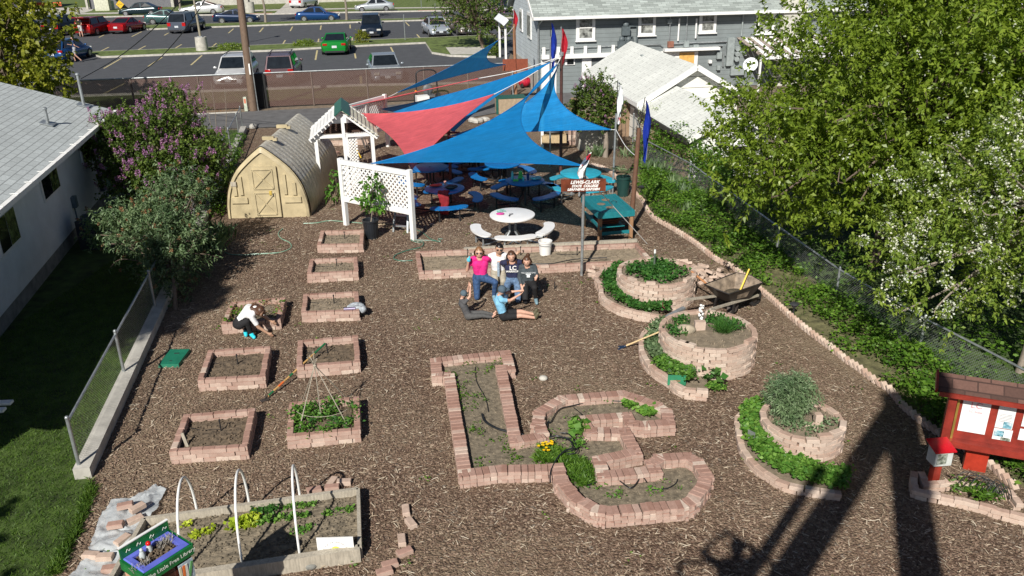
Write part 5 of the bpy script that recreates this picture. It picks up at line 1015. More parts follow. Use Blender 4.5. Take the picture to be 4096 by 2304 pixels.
# things on the tables
def on(k, dx, dy): return Vector((tc[k].x+dx, tc[k].y+dy, .765))
def small(name, b, m, loc, label, cat, rz=0.0, smooth=False, group=None):
 o = b.build(name, m, label=label, cat=cat, smooth=smooth, group=group); o.location = loc; o.rotation_euler = (0, 0, rz); return o
Mred = mat('red_cloth', (.25, .008, .015), .8, .2, 12); Mcyan = mat('aqua_plastic', (.10, .50, .55), .3); Mgrn = mat('lime_plastic', (.08, .50, .10), .4)
b = MB(); V = []
for j in range(9):
 for i in range(6): u = i/5; v = j/8; x = (u-.5)*.32*(1-.25*v); z = (.03 if v < .3 else .03-(v-.3)*.95); y = -.4+.0-min(v, .3)*.75-.015*math.sin(i*2+j); V.append((x+.02*math.sin(j*1.7), y, z+.012*math.sin(i*2.4+j)))
b.add(V, [(j*6+i, j*6+i+1, (j+1)*6+i+1, (j+1)*6+i) for j in range(8) for i in range(5)]); o = small('jacket', b, Mred, on(1, -.02, 0), 'dark red jacket hanging over the edge of the nearest blue table', 'jacket', .05, True)
md = o.modifiers.new('s', 'SOLIDIFY'); md.thickness = .03; md.offset = 1
small('cloth', MB().ball((0, 0, .02), .13, 10, 6, sq=(1.5, .8, .25)).ball((.1, .05, .03), .08, 8, 5, sq=(1.2, .8, .4)), mat('salmon_cloth', (.55, .10, .08), .8), on(1, -.27, .18), 'salmon gloves lying on the table with the red jacket', 'gloves')
small('bag', MB().ball((0, 0, .06), .14, 10, 6, sq=(1.2, .7, .5)).ball((.12, .03, .07), .08, 8, 5, sq=(1.1, .9, .6)), M['black'], on(1, .2, -.18), 'dark bag lying beside the red jacket', 'bag')
small('cup', MB().lathe([(.028, 0), (.04, .11), (.036, .11), (.025, .01)], n=12), mat('pink_cup', (.75, .40, .35), .4), on(1, .0, .3), 'pink plastic cup on the table with the red jacket', 'cup', smooth=True)
small('water_bottle', MB().lathe([(0, 0), (.04, 0), (.04, .19), (.018, .23), (.018, .26), (0, .26)], n=12), Mcyan, on(4, -.38, .03), 'aqua water bottle at the left of the cluttered blue table', 'bottle', smooth=True)
small('toy_truck', MB().box((0, 0, .06), (.12, .22, .08)).box((0, .05, .14), (.11, .1, .12)).box((0, -.05, .20), (.03, .03, .1)).cyl((-.08, .06, .03), (.08, .06, .03), .03).cyl((-.08, -.06, .03), (.08, -.06, .03), .03), Mgrn, on(4, -.13, .14), 'lime green toy truck on the cluttered blue table', 'toy')
small('toy_car', MB().box((0, 0, .035), (.16, .09, .04)).cyl((-.05, -.05, .03), (-.05, .05, .03), .028).cyl((.05, -.05, .03), (.05, .05, .03), .028), Mgrn, on(4, -.28, -.17), 'small black and green toy car at the near left of the cluttered table', 'toy')
small('tumbler', MB().lathe([(.035, 0), (.045, .2), (.04, .2), (.03, .01)], n=12), mat('navy_plastic', (.01, .05, .18), .3), on(4, .09, -.05), 'tall navy tumbler in the middle of the cluttered table', 'cup', smooth=True)
small('cup', MB().lathe([(.03, 0), (.04, .1), (.036, .1), (.025, .01)], n=12), Mcyan, on(4, -.05, -.12), 'small aqua cup next to the navy tumbler', 'cup', smooth=True)
fo = MB().ball((0, 0, .03), .15, 12, 6, sq=(1.3, .8, .3)).ball((.08, .02, .05), .09, 8, 5, sq=(1.3, .9, .5)).ball((-.08, -.03, .05), .07, 8, 5, sq=(1.3, .9, .5)); small('crumpled_foil', fo, mat('aqua_foil', (.25, .55, .62), .25, .3, 30, .6, .4), on(4, .32, .02), 'crumpled silvery wrap on the right of the cluttered table', 'foil')
small('water_bottle', MB().lathe([(0, 0), (.04, 0), (.04, .22), (.018, .26), (.018, .3), (0, .3)], n=12), mat('green_bottle', (.03, .16, .12), .3), on(3, .1, .25), 'dark green bottle on the farthest blue table', 'bottle', smooth=True)
small('water_bottle', MB().lathe([(0, 0), (.04, 0), (.04, .26), (.018, .3), (.018, .34), (0, .34)], n=12), mat('navy_bottle', (.01, .03, .10), .3), on(3, .3, .22), 'tall navy bottle on the farthest blue table', 'bottle', smooth=True)
g = MB(); rs = random.Random(3)
for k in range(12): a = rs.random()*6; g.box((.1*math.cos(a)*rs.random(), .09*math.sin(a), .01+.02*rs.random()), (.1, .035, .012), a)
small('gloves', g, mat('mint_pattern_cloth', (.35, .62, .55), .8, .4, 30), on(7, -.3, .2), 'mint patterned garden gloves on the white table', 'gloves')
small('gloves', MB().ball((0, 0, .02), .075, 10, 5, sq=(1.5, .8, .4)).ball((.05, .04, .02), .04, 8, 5, sq=(1.5, .7, .5)), mat('magenta_cloth', (.55, .05, .28), .8), on(7, -.32, -.04), 'magenta garden gloves on the white table', 'gloves')
g = MB().cyl((0, -.1, .02), (0, 0, .02), .012)
for k in (-.03, 0, .03): g.beam((k*.5, 0, .02), (k, .09, .03), .008, .006)
small('hand_fork', g, M['black'], on(7, -.06, -.14), 'small black hand fork on the white table', 'garden tool', -.3)
# ---------- teal potting table ----------
q_ = [P(*K(2, 3, 905, 825), .88), P(*K(2, 3, 1230, 795), .88), P(*K(2, 3, 1085, 650), .88), P(*K(2, 3, 797, 662), .88)]; c = (q_[0]+q_[1]+q_[2]+q_[3])/4; d = (q_[1]-q_[0]); a = math.atan2(d.y, d.x)
ww = d.length; hh = ((q_[3]-q_[0]).length+(q_[2]-q_[1]).length)/2; PT = thing('potting_table', 'teal painted wooden work table with round holes beside the brown flag pole', 'table', (c.x, c.y, 0), a-.03); print('potting', ww, hh)
M['teal'] = wood_mat('teal_painted_wood', (.012, .19, .22), .5, .15)
tp = MB()
for i in range(8): tp.box((-ww/2+ww*(i+.5)/8, 0, .86), (ww/8-.006, hh, .03))
o = tp.build('tabletop', M['teal'], PT)
MB().box((0, -hh/2, .80), (ww+.04, .04, .16)).box((0, hh/2, .80), (ww+.04, .04, .16)).box((-ww/2, 0, .80), (.04, hh, .16)).box((ww/2, 0, .80), (.04, hh, .16)).box((-ww/2+.03, 0, .885), (.07, hh-.04, .02)).box((ww/2-.03, 0, .885), (.07, hh-.04, .02)).build('apron', M['teal'], PT)
for x, y in ((-.18, -.02), (-.05, -.25), (.05, .2)): MB().cyl((x*ww/.95, y*hh, .876), (x*ww/.95, y*hh, .879), .105, n=24).lathe([(.1, .879), (.115, .882), (.1, .885)], (x*ww/.95, y*hh, 0), 24).build('pot_hole', M['soil'], PT)
MB().tube(crom([(.1, .0, .9), (.2, .04, .93), (.26, -.04, .91), (.2, -.1, .92)], 4), .006).build('wire_bit', M['black'], PT)
Mleg = wood_mat('orange_brown_leg', (.34, .19, .10))
for x in (-ww/2+.05, ww/2-.05):
 for y in (-hh/2+.05, hh/2-.05): MB().box((x, y, .37), (.09, .09, .74)).build('leg', Mleg, PT)
MB().box((0, -hh/2+.05, .28), (ww-.1, .035, .09)).box((0, hh/2-.05, .28), (ww-.1, .035, .09)).build('stretcher', M['teal'], PT); MB().box((-ww/2+.05, 0, .46), (.035, hh+.1, .08)).build('side_rail', M['teal'], PT)
MB().box((0, hh*.1, .33), (ww-.2, hh*.7, .02)).build('shelf', M['teal'], PT)
hc = MB()
for k in range(9): hc.tube([Vector((.32*math.cos(t_)*(1+.02*k), .22*math.sin(t_), .35+.018*k+.01*math.sin(t_*3+k))) for t_ in np.linspace(0, 6.28, 22)], .014, 5, m=k % 2)
hc.build('coiled_hose', [M['black'], mat('orange_hose', (.35, .10, .05), .5)], label='coiled black and orange hoses on the shelf under the teal table', cat='hose').location = (c.x, c.y, 0)
# bins and pots
gb_ = PK(2, 3, 1155, 675); r_ = (PK(2, 3, 1210, 675)-PK(2, 3, 1100, 675)).length/2; hb = HT(gb_, *K(2, 3, 1155, 495)); t = thing('green_bin', 'dark green round bin full of weeds beside the brown flag pole', 'bin', gb_+Vector((0, r_, 0)))
Mgb = mat('dark_green_plastic', (.012, .05, .045), .45, .1); MB().lathe([(0, 0), (r_*.95, 0), (r_*1.15, hb*.88), (r_*1.25, hb*.89), (r_*1.25, hb), (r_*1.12, hb), (r_*.95, .1), (0, .1)], n=26).build('body', Mgb, t, True); MB().box((r_*1.2, 0, hb*.75), (.05, .2, .05)).box((-r_*1.2, 0, hb*.75), (.05, .2, .05)).build('handle', Mgb, t)
pp = PK(2, 2, 1130, 1080); r_ = (PK(2, 2, 1205, 1060)-PK(2, 2, 1085, 1060)).length/2; hb = HT(pp, *K(2, 2, 1135, 900)); t = thing('plant_pot', 'big black ribbed plastic plant pot standing before the lattice screen', 'plant pot', pp+Vector((0, r_, 0))); POT = Vector(t.location); POTH = hb
b = MB().lathe([(0, 0), (r_*.88, 0), (r_*1.15, hb*.9), (r_*1.28, hb*.91), (r_*1.28, hb), (r_*1.18, hb), (r_*1.05, hb*.75), (0, hb*.72)], n=30)
for k in range(18): a = k*math.pi/9; b.beam((r_*.9*math.cos(a), r_*.9*math.sin(a), .03), (r_*1.13*math.cos(a), r_*1.13*math.sin(a), hb*.82), .025, .015, up=(math.cos(a), math.sin(a), 0))
b.build('pot', mat('black_pot_plastic', (.018, .022, .028), .42, .2, 6), t, True)
bk = PK(2, 3, 425, 1225, .09); r_ = .15; t = thing('bucket', 'white plastic bucket standing in the long brick bed', 'bucket', bk+Vector((0, .12, 0))); MB().lathe([(0, 0), (.14, 0), (.165, .33), (.178, .33), (.178, .37), (.155, .37), (.135, .03), (0, .03)], n=26).build('body', M['twhite'], t, True)
MB().lathe([(0, .27), (.155, .27)], n=20).build('potting_mix', M['soil'], t); MB().tube([Vector((.175*math.cos(a), -.1+.175*math.sin(a)*.5, .33-.07*math.sin(-a) if False else .33-.05*abs(math.sin(a)))) for a in np.linspace(math.pi, 2*math.pi, 12)], .005).build('handle', M['galv'], t)
# step ladder behind the lattice screen
sl_ = PK(2, 2, 1430, 1000); t = thing('step_ladder', 'small aluminium step ladder leaning behind the lattice screen', 'ladder', (sl_.x-.05, sl_.y+.05, 0), -.25)
for x in (-.2, .22): MB().beam((x, -.1, 0), (x*.8, .28, 1.15), .05, .03).build('side_rail', M['galv'], t)
for k in range(4): f = .15+k*.24; MB().box((0, -.1+.38*f, 1.15*f), (.38-.05*f, .08, .03)).build('step', M['galv'], t)
# tools leaning in the arbour
def tool(name, a, b_, r, mh_, head, label, cat='garden tool', hm=None):
 a, b_ = Vector(a), Vector(b_); t = thing(name, label, cat, a); MB().cyl((0, 0, 0), b_-a, r, r*.9, n=8).build('handle', mh_, t, True); head(t, (b_-a).normalized(), b_-a); return t
My = mat('yellow_handle', (.75, .50, .02), .4); Mash = wood_mat('ash_handle', (.62, .46, .25)); Morg = wood_mat('orange_handle', (.45, .20, .08)); Miron = mat('rusty_iron', (.10, .085, .075), .5, .3, 12, metal=.5)
def h_none(t, d, e): pass
def h_shovel(t, d, e):
 b = MB(); x = d.cross(Vector((0, 0, 1))).normalized(); n = x.cross(d); V = []
 for j, (f, ww_) in enumerate(((0, .09), (.06, .12), (.18, .12), (.26, .07), (.30, .01))):
  for s_ in (-1, 0, 1): V.append(-d*f+x*s_*ww_+n*(.02 if s_ else 0))
 b.add(V, [(j*3+i, j*3+i+1, (j+1)*3+i+1, (j+1)*3+i) for j in range(4) for i in range(2)]); b.cyl((0, 0, 0), d*.2, .02); b.build('blade', Miron, t)
for k, (fx, fy, tx_, ty_, m_) in enumerate(((1010, 300, 935, 100, My), (1040, 320, 905, 60, My), (1085, 235, 1045, 100, Miron), (1110, 235, 1070, 120, Miron), (1075, 225, 1035, 110, Miron))):
 f = PK(2, 2, fx, fy); d_ = ray(*K(2, 2, tx_, ty_)); tp3 = PL(K(2, 2, tx_, ty_), f+Vector((0, .35, 0)), Vector((0, 1, 0)))
 tool('long_handled_tool', f+Vector((0, 0, .05)), tp3, .022, m_, h_shovel if k < 2 else h_none, ('yellow-handled shovel leaning in the arbour, the front one', 'yellow-handled shovel leaning in the arbour, the rear one', 'thin rusty stake leaning right of the shovels, the tallest', 'thin rusty stake leaning right of the shovels, outermost', 'thin rusty stake leaning right of the shovels, nearest them')[k])
# ---------- wheelbarrow ----------
wb = PK(3, 3, 2110, 400); WB = thing('wheelbarrow', 'dark steel wheelbarrow holding soil beside the brick towers', 'wheelbarrow', (wb.x+.22, wb.y+.22, 0), .62); print('wb', wb)
Mwb = mat('worn_black_steel', (.045, .04, .038), .45, .3, 6, metal=.3); Mwi = mat('dusty_tray', (.30, .235, .175), .7, .3, 8)
L0, L1 = .5, .36; o_ = [(-.62, -.33, .72), (.42, -.36, .72), (.50, .0, .74), (.42, .36, .72), (-.62, .33, .72), (-.68, 0, .75)]; i_ = [(-.36, -.2, .42), (.22, -.22, .38), (.27, 0, .38), (.22, .22, .38), (-.36, .2, .42), (-.4, 0, .42)]
n6 = 6; V = o_+i_; MB().add(V, [((i+1) % n6, i, n6+i, n6+(i+1) % n6) for i in range(n6)]+[tuple(range(n6, 2*n6))[::-1]]).tube([Vector(p) for p in o_+[o_[0]]], .014, 6).build('tray', Mwb, WB)
V = [(x*.975, y*.975, z+.004) for x, y, z in o_]+[(x, y, z+.012) for x, y, z in i_]; MB().add(V, [(i, (i+1) % n6, n6+(i+1) % n6, n6+i) for i in range(n6)]+[tuple(range(n6, 2*n6))]).build('tray_lining', Mwi, WB)
MB().ball((-.02, .02, .44), .3, 14, 7, sq=(1, .75, .3)).ball((-.1, .05, .5), .15, 8, 5, sq=(1, .8, .4)).build('load_of_soil', mat('dark_moist_soil', (.10, .08, .055), .95, .3, 20, 1.0), WB)
Mgw = M['grey_wood']; 
for s_ in (-1, 1): MB().beam((.62, s_*.12, .3), (-1.15, s_*.32, .52), .045, .045).build('handle', Mgw, WB); MB().beam((-.3, s_*.24, .4), (-.38, s_*.25, .0), .04, .03).build('leg', Mwb, WB)
MB().beam((-.38, -.25, .02), (-.38, .25, .02), .03, .03).build('leg_brace', Mwb, WB)
w_ = MB().lathe([(.12, -.04), (.19, -.04), (.2, 0), (.19, .04), (.12, .04)], n=22).build('wheel', M['rubber'], WB, True); w_.location = (.66, 0, .2); w_.rotation_euler = (math.pi/2, 0, 0); MB().lathe([(0, -.03), (.12, -.03), (.12, .03), (0, .03)], n=16).build('rim', Mwb, w_)
b = MB().beam((.5, -.1, .3), (.72, -.1, .2), .03, .03).beam((.5, .1, .3), (.72, .1, .2), .03, .03); b.build('wheel_bracket', Mwb, WB)
a = PL(K(3, 3, 2200, 250), wb+Vector((.28, .2, 0)), Vector((0, 1, 0))); e = PL(K(2, 3, 2330, 1345), wb+Vector((.3, .45, 0)), Vector((0, 1, 0))); tool('shovel', a, e, .02, mat('bright_yellow_handle', (.80, .55, .03), .4), h_shovel, 'yellow-handled shovel standing in the wheelbarrow', 'shovel')
a = PK(3, 3, 2015, 150, .35); e = PK(2, 3, 1790, 1370, .62); tool('orange_handle_tool', a, e, .024, Morg, h_none, 'orange wooden tool handle leaning on the tall round tower by the wheelbarrow')
# leaf rake
a = PK(3, 3, 1180, 660, .06); e = PK(3, 3, 1728, 432, .66); 
def h_rake(t, d, e_):
 b = MB(); x = Vector((-d.y, d.x, 0)).normalized(); 
 for k in range(21): s_ = (k-10)/10; b.tube([Vector((0, 0, 0)), -d*.16+x*s_*.07, -d*.46+x*s_*.27+Vector((0, 0, .10)), -d*.52+x*s_*.3+Vector((0, 0, .02))], .007, 4)
 b.build('tines', mat('blue_black_tines', (.015, .03, .06), .5), t); MB().slab([x*.02, -x*.02, -d*.2-x*.1+Vector((0, 0, .03)), -d*.2+x*.1+Vector((0, 0, .03))], .012).build('rake_head', mat('navy_rake_head', (.01, .03, .07), .5), t)
tool('leaf_rake', a, e, .017, Mash, h_rake, 'leaf rake with pale handle lying across the ring of the middle tower', 'rake')
# hoe by the beds
a = PK(3, 2, 165, 1135, .05); e = PK(3, 2, 600, 735, .25)
def h_hoe(t, d, e_): MB().beam((0, 0, .02), -d*.08, .02, .02).box(-d*.09+Vector((0, 0, -.01)), (.15, .09, .012), .7).build('blade', Miron, t); MB().cyl(d*.02, d*.16, .02).cyl(d*.62, d*.72, .0205).cyl(d*1.75, e_, .021).build('green_grip', mat('green_paint', (.02, .16, .06), .5), t); MB().cyl(d*.3, d*.45, .0203).build('orange_band', mat('orange_paint', (.7, .16, .04), .5), t)
tool('garden_hoe', a, e, .019, wood_mat('honey_wood', (.55, .33, .12)), h_hoe, 'garden hoe with green and orange bands leaning on the fourth right bed', 'hoe')
# steel level / channel bar
a = PK(3, 3, 1490, 430, .2); e = PK(3, 3, 1720, 305, .3); c = (a+e)/2; MB().beam(a-c, e-c, .09, .04).beam(a-c+Vector((0, 0, .021)), e-c+Vector((0, 0, .021)), .03, .004).build('spirit_level', M['galv'], label='grey metal spirit level leaning across the ring wall between the two big towers', cat='level').location = c
# green cloth on tower ring, white figurine
p = PK(3, 3, 1900, 420, .25); b = MB().ball((0, 0, .0), .26, 16, 8, sq=(1.1, .7, .45)).ball((.12, -.12, -.06), .14, 10, 6, sq=(1, .8, .6)).ball((-.18, .02, -.08), .14, 10, 6, sq=(1, .8, .5)); o = b.build('green_cloth', mat('dark_green_cloth', (.045, .085, .055), .85, .25, 10, .5), label='dark green cloth draped over the wall of the middle tower', cat='cloth', smooth=True); o.location = p
p = Vector((f2.x-.02, f2.y+1.3, .60)); b = MB(); rs = random.Random(5)
for k in range(22): b.ball((rs.uniform(-.04, .04), rs.uniform(-.03, .03), .02+.3*rs.random()), rs.uniform(.015, .03), 7, 5)
b.build('white_figurine', M['white'], label='small white garden figurine on the rim of the middle tower', cat='ornament').location = p
p = Vector((f2.x-.42, f2.y+.85, .56)); MB().ball((0, 0, .05), .18, 10, 6, sq=(1.2, .7, .6)).build('rock', mat('tan_rock', (.40, .34, .25), .9, .2, 8, .5), label='pale tan rock on the soil of the middle tower', cat='rock', smooth=True).location = p
MB().box((0, 0, .1), (.2, .11, .2)).build('loose_brick', M['brick2'], label='pale brick standing upright inside the middle tower by the figurine', cat='brick').location = (f2.x-.12, f2.y+r2s-.86+.95, .54)
MB().brick((0, 0, .1), (.11, .11, .22)).brick((-.12, -.05, .03), (.2, .1, .066)).build('loose_brick', M['brick2'], label='pale bricks standing beside the lavender in the front tower', cat='brick').location = (f3.x+.18, f3.y+.45, .36)
# T-post and small markers
for (r, c_, x, y, x2, y2, lab, nm, m_) in ((2, 3, 1440, 1345, 1455, 1165, 'green metal fence post with white tip in the first tower bed', 'metal_post', 'T'), (3, 3, 512, 135, 500, 65, 'thin black stake standing alone in the mulch right of the women', 'black_stake', 'B')):
 g_ = PK(r, c_, x, y, .55 if m_ == 'T' else 0); h_ = HT(g_, *K(r, c_, x2, y2))-g_.z; o = MB().cyl((0, 0, 0), (0, 0, h_*.82), .022 if m_ == 'T' else .014, n=6, m=0).cyl((0, 0, h_*.82), (0, 0, h_), .024 if m_ == 'T' else .014, n=6, m=1).build(nm, [mat('olive_post', (.10, .13, .10), .6) if m_ == 'T' else M['black'], M['white'] if m_ == 'T' else M['black']], label=lab, cat='stake'); o.location = g_
# solar path lights
for k, (x, y, x2, y2, r, c_, lab) in enumerate(((400, 400, 425, 262, 3, 4, 'black solar path light standing in the weeds by the brick edging'), (1080, 470, 1085, 385, 2, 3, 'dark lantern-shaped path light on the bare soil behind the green bin'), (1320, 650, 1315, 595, 2, 3, 'small dark path light in the weeds right of the green bin'))):
 g_ = PK(r, c_, x, y); h_ = max(.28, HT(g_, *K(r, c_, x2, y2))); t = thing('path_light', lab, 'garden light', g_); MB().cyl((0, 0, 0), (0, 0, h_*.75), .022).build('stake', M['black'], t); MB().lathe([(0, h_*.72), (.05, h_*.74), (.07, h_*.9), (.1, h_*.92), (.07, h_), (0, h_*1.02)], n=14).build('lamp_head', mat('grey_black_plastic', (.04, .04, .045), .4), t, True)
# garden tag signs
g_ = PK(3, 3, 1650, 1020, .12); t = thing('plant_sign', 'small green plant sign with red writing at the ring of the middle tower', 'sign', g_, -.1); MB().box((0, 0, .08), (.32, .015, .2)).build('plate', mat('green_sign', (.03, .22, .11), .6), t); text_obj('mint', .07, mat('red_print', (.5, .08, .05), .6), t, (0, -.009, .07), (math.pi/2, 0, 0), ext=.001); MB().box((0, .01, -.03), (.03, .01, .14)).build('stake', M['grey_wood'], t)
g_ = PK(4, 3, 2340, 220, .1); t = thing('plant_label', 'small grey plant label in the ring of the front tower', 'sign', g_, -.9); MB().box((0, 0, .16), (.13, .01, .17)).build('plate', M['galv'], t); MB().cyl((0, .01, 0), (0, .01, .1), .006).build('stake', M['galv'], t)
# hoses
def hose(pts, r, m, label, z=.02):
 P3 = [PK(*p, z) for p in pts]; c = P3[0].copy(); MB().tube([q-c for q in crom(P3, 6)], r, 6).build('garden_hose', m, True and None, True, label=label, cat='hose').location = c
Mgh = mat('green_hose', (.06, .16, .11), .4); Mbh = mat('black_hose', (.015, .018, .02), .4); Mph = mat('pale_green_hose', (.20, .36, .26), .4)
hose([(2, 2, 1510, 1080), (2, 2, 1560, 1095), (2, 2, 1620, 1095), (2, 2, 1600, 1140), (2, 2, 1480, 1170), (2, 2, 1370, 1210), (2, 2, 1345, 1250), (2, 2, 1420, 1270), (2, 2, 1520, 1265)], .016, Mgh, 'dark green hose curling from the lattice post towards the long bed')
hose([(2, 2, 1500, 1070), (2, 2, 1540, 1075), (2, 2, 1700, 1080), (2, 2, 1780, 1090), (2, 2, 1760, 1065), (2, 2, 1800, 1065)], .014, Mgh, 'green hose stretching right from the foot of the lattice post')
hose([(2, 2, 1560, 980), (2, 2, 1620, 1010), (2, 2, 1680, 1060), (2, 2, 1750, 1085)], .014, Mgh, 'dark hose curving behind the lattice post')
hose([(2, 2, 500, 920), (2, 2, 620, 915), (2, 2, 740, 895), (2, 2, 900, 905), (2, 2, 1050, 918)], .014, Mph, 'pale green hose from the shed to the black pot')
hose([(2, 2, 1200, 930), (2, 2, 1350, 932), (2, 2, 1500, 1010)], .012, mat('tan_hose', (.45, .36, .22), .5), 'thin tan hose running under the lattice screen')
hose([(2, 1, 2100, 1185), (2, 1, 2180, 1212), (2, 1, 2400, 1210), (2, 1, 2571, 1195)], .014, Mph, 'pale green hose emerging from the butterfly bush')
hose([(2, 2, 310, 965), (2, 2, 265, 1010), (2, 2, 290, 1060), (2, 2, 370, 1100), (2, 2, 380, 1150), (2, 2, 280, 1190), (2, 2, 150, 1200), (2, 2, 0, 1205)], .013, Mph, 'tan-green hose looping across the mulch below the shed')
hose([(3, 2, 2170, 1300), (3, 2, 2200, 1370), (3, 2, 2300, 1430), (4, 2, 2400, 95), (4, 2, 2560, 130)], .02, Mbh, 'thick black hose lying in the letter L planter', .12)
hose([(3, 2, 2105, 860), (3, 2, 2120, 1000), (3, 2, 2200, 1150), (3, 2, 2230, 1280)], .008, Mbh, 'thin black drip line along the stem of the letter L', .1)
hose([(4, 3, 470, 575), (4, 3, 475, 470), (4, 3, 540, 340), (4, 3, 620, 270), (4, 3, 680, 250), (4, 3, 650, 180), (4, 3, 540, 140), (4, 3, 460, 150)], .012, Mbh, 'black drip line crossing the joint between the letters L and C', .22)
hose([(4, 3, 440, 80), (4, 3, 450, 0), (3, 3, 470, 1380), (3, 3, 550, 1260), (3, 3, 680, 1220), (3, 3, 900, 1180), (3, 3, 1150, 1180), (3, 3, 1290, 1200)], .009, Mbh, 'black drip line round the top arm of the letter C', .12)
hose([(4, 3, 560, 110), (4, 3, 640, 120), (4, 3, 700, 200), (4, 3, 690, 270), (4, 3, 600, 290), (4, 3, 560, 270)], .009, Mbh, 'tangled black drip line beside the marigolds', .16)
hose([(4, 3, 600, 150), (4, 3, 690, 180), (4, 3, 720, 290), (4, 3, 620, 310)], .009, Mbh, 'second tangled black drip line loop beside the marigolds', .18)
hose([(4, 3, 820, 600), (4, 3, 920, 560), (4, 3, 1040, 500), (4, 3, 1120, 560), (4, 3, 1220, 625), (4, 3, 1290, 560), (4, 3, 1320, 500), (4, 3, 1370, 570)], .010, Mbh, 'wavy black drip line in the lower arm of the letter C', .14)
hose([(4, 3, 1420, 640), (4, 3, 1560, 630), (4, 3, 1640, 585), (4, 3, 1660, 545)], .009, Mbh, 'short black drip line near the lower serif of the letter C', .1)
hose([(3, 3, 690, 1240), (3, 3, 760, 1300), (3, 3, 770, 1360), (3, 3, 720, 1420)], .008, Mbh, 'black drip line loop over the inner serif of the letter C', .2)
hose([(3, 3, 1540, 70), (3, 3, 1535, 180), (3, 3, 1520, 280), (3, 3, 1540, 310)], .01, mat('brown_tube', (.16, .05, .04), .5), 'brown tube hanging down the front of the tall tower', .3)
# coat and cup on third right bed
p = P(*K(3, 2, 995, 310), .2); b = MB().ball((0, 0, .05), .16, 14, 7, sq=(1.1, .8, .5)).ball((.14, -.06, .0), .1, 10, 6, sq=(.9, 1, .9)).ball((-.1, .03, .03), .1, 10, 6, sq=(1.1, .8, .4)); b.build('grey_cloth', mat('pale_grey_fleece', (.42, .46, .50), .9, .3, 14, .6), label='pale grey jacket heaped on the corner of the third right bed', cat='jacket', smooth=True).location = p
p = P(*K(3, 2, 880, 338), .2); MB().cyl((0, 0, .045), (.24, .03, .045), .04, .043, n=14).build('travel_mug', mat('steel_purple_mug', (.38, .34, .48), .25, .1, 4, metal=.7), label='shiny travel mug lying on the third right bed', cat='mug', smooth=True).location = p
# ================= library box, kiosk, sheet =================
z_ = 1.66; bl, br, fr = P(*K(4, 1, 1105, 1208), z_+.12), P(*K(4, 1, 1556, 935), z_+.12), P(*K(4, 1, 1768, 1165), z_)
ux = (br-bl); ux.z = 0; LW = ux.length; ux.normalize(); uy = Vector((-ux.y, ux.x, 0)); LD = abs((fr-br).dot(uy)); print('library', bl, LW, LD)
LD = max(.34, min(.5, LD)); bc = (bl+br)/2-uy*LD/2
LBX = thing('book_box', 'painted green and purple book exchange box with a planter top at the bottom left', 'library box', (bc.x, bc.y, 0), math.atan2(ux.y, ux.x))
Mgp = mat('glossy_green_paint', (.012, .17, .045), .22, .2, 6, spec=.6); Mpp = mat('glossy_purple_paint', (.13, .16, .62), .22, .1, 6, spec=.6); Mbr = mat('glossy_brown_paint', (.085, .025, .015), .25, .4, 14, spec=.6); Mye = mat('yellow_pink_paint', (.68, .38, .26), .3, .3, 5)
MB().box((0, 0, .6), (.1, .1, 1.2)).build('post', M['grey_wood'], LBX)
MB().box((0, 0, z_-.33), (LW-.04, LD-.04, .44)).build('cabinet', Mbr, LBX); MB().box((-LW/2+.012, 0, z_-.33), (.012, LD-.03, .44)).build('side_panel', Mye, LBX)
MB().box((-LW/2+.003, -LD*.15, z_-.2), (.006, LD*.3, .16)).build('yellow_patch', mat('yellow_paint2', (.75, .55, .02), .4), LBX)
b = MB().box((0, -LD/2, z_-.06), (LW, .03, .12)).box((0, LD/2-.012, z_+.01), (LW, .024, .26)).box((-LW/2, 0, z_-.06), (.03, LD, .12)).box((LW/2, 0, z_-.06), (.03, LD, .12)); b.build('green_rim', Mgp, LBX)
MB().box((0, LD/2-.012, z_+.145), (LW+.01, .03, .01)).build('white_edge', M['white'], LBX)
def ringrect(mb, w0, d0, z0, w1, d1, z1):
 V = [(-w0, -d0, z0), (w0, -d0, z0), (w0, d0, z0), (-w0, d0, z0), (-w1, -d1, z1), (w1, -d1, z1), (w1, d1, z1), (-w1, d1, z1)]; mb.add(V, [(i, (i+1) % 4, 4+(i+1) % 4, 4+i) for i in range(4)])
b = MB(); a_, c_ = LW/2-.014, LD/2-.02; ringrect(b, a_, c_, z_+.0, a_-.01, c_-.01, z_+.015); ringrect(b, a_-.01, c_-.01, z_+.015, a_-.065, c_-.065, z_+.012); ringrect(b, a_-.065, c_-.065, z_+.012, a_-.07, c_-.07, z_-.05); b.build('purple_tray', Mpp, LBX)
b = MB().box((0, 0, z_-.05), (LW-.16, LD-.16, .03)); rs = random.Random(8)
for k in range(120): b.ball((rs.uniform(-LW/2+.09, LW/2-.09), rs.uniform(-LD/2+.09, LD/2-.09), z_-.03+.02*rs.random()), rs.uniform(.006, .02), 5, 3)
b.build('tray_soil', M['soil_dark'], LBX)
b = MB()
for k in range(130):
 cx, cy = ((.16, .07) if k < 80 else (-.2, -.07)); x, y = cx+rs.gauss(0, .05), cy+rs.gauss(0, .035); a = rs.random()*6.3; b.cyl((x, y, z_-.03), (x+.035*math.cos(a), y+.035*math.sin(a), z_+.02+.04*rs.random()), .004, .002, 4)
b.build('dry_succulents', mat('dry_succulent', (.42, .40, .36), .8, .4, 30), LBX)
b = MB().box((.16, -LD/2-.018, z_-.26), (.17, .006, .24)).box((-.16, -LD/2-.018, z_-.3), (.2, .006, .26)); b.build('painted_shelf', mat('pale_blue_paint', (.45, .55, .62), .3, .3, 18), LBX)
b = MB()
for k, x in enumerate((.09, .125, .16, .2)): b.box((x, -LD/2-.024, z_-.27), (.026, .006, .2), mat=Matrix.Rotation((.0, .1, 0, .3)[k], 3, 'Y'), m=k)
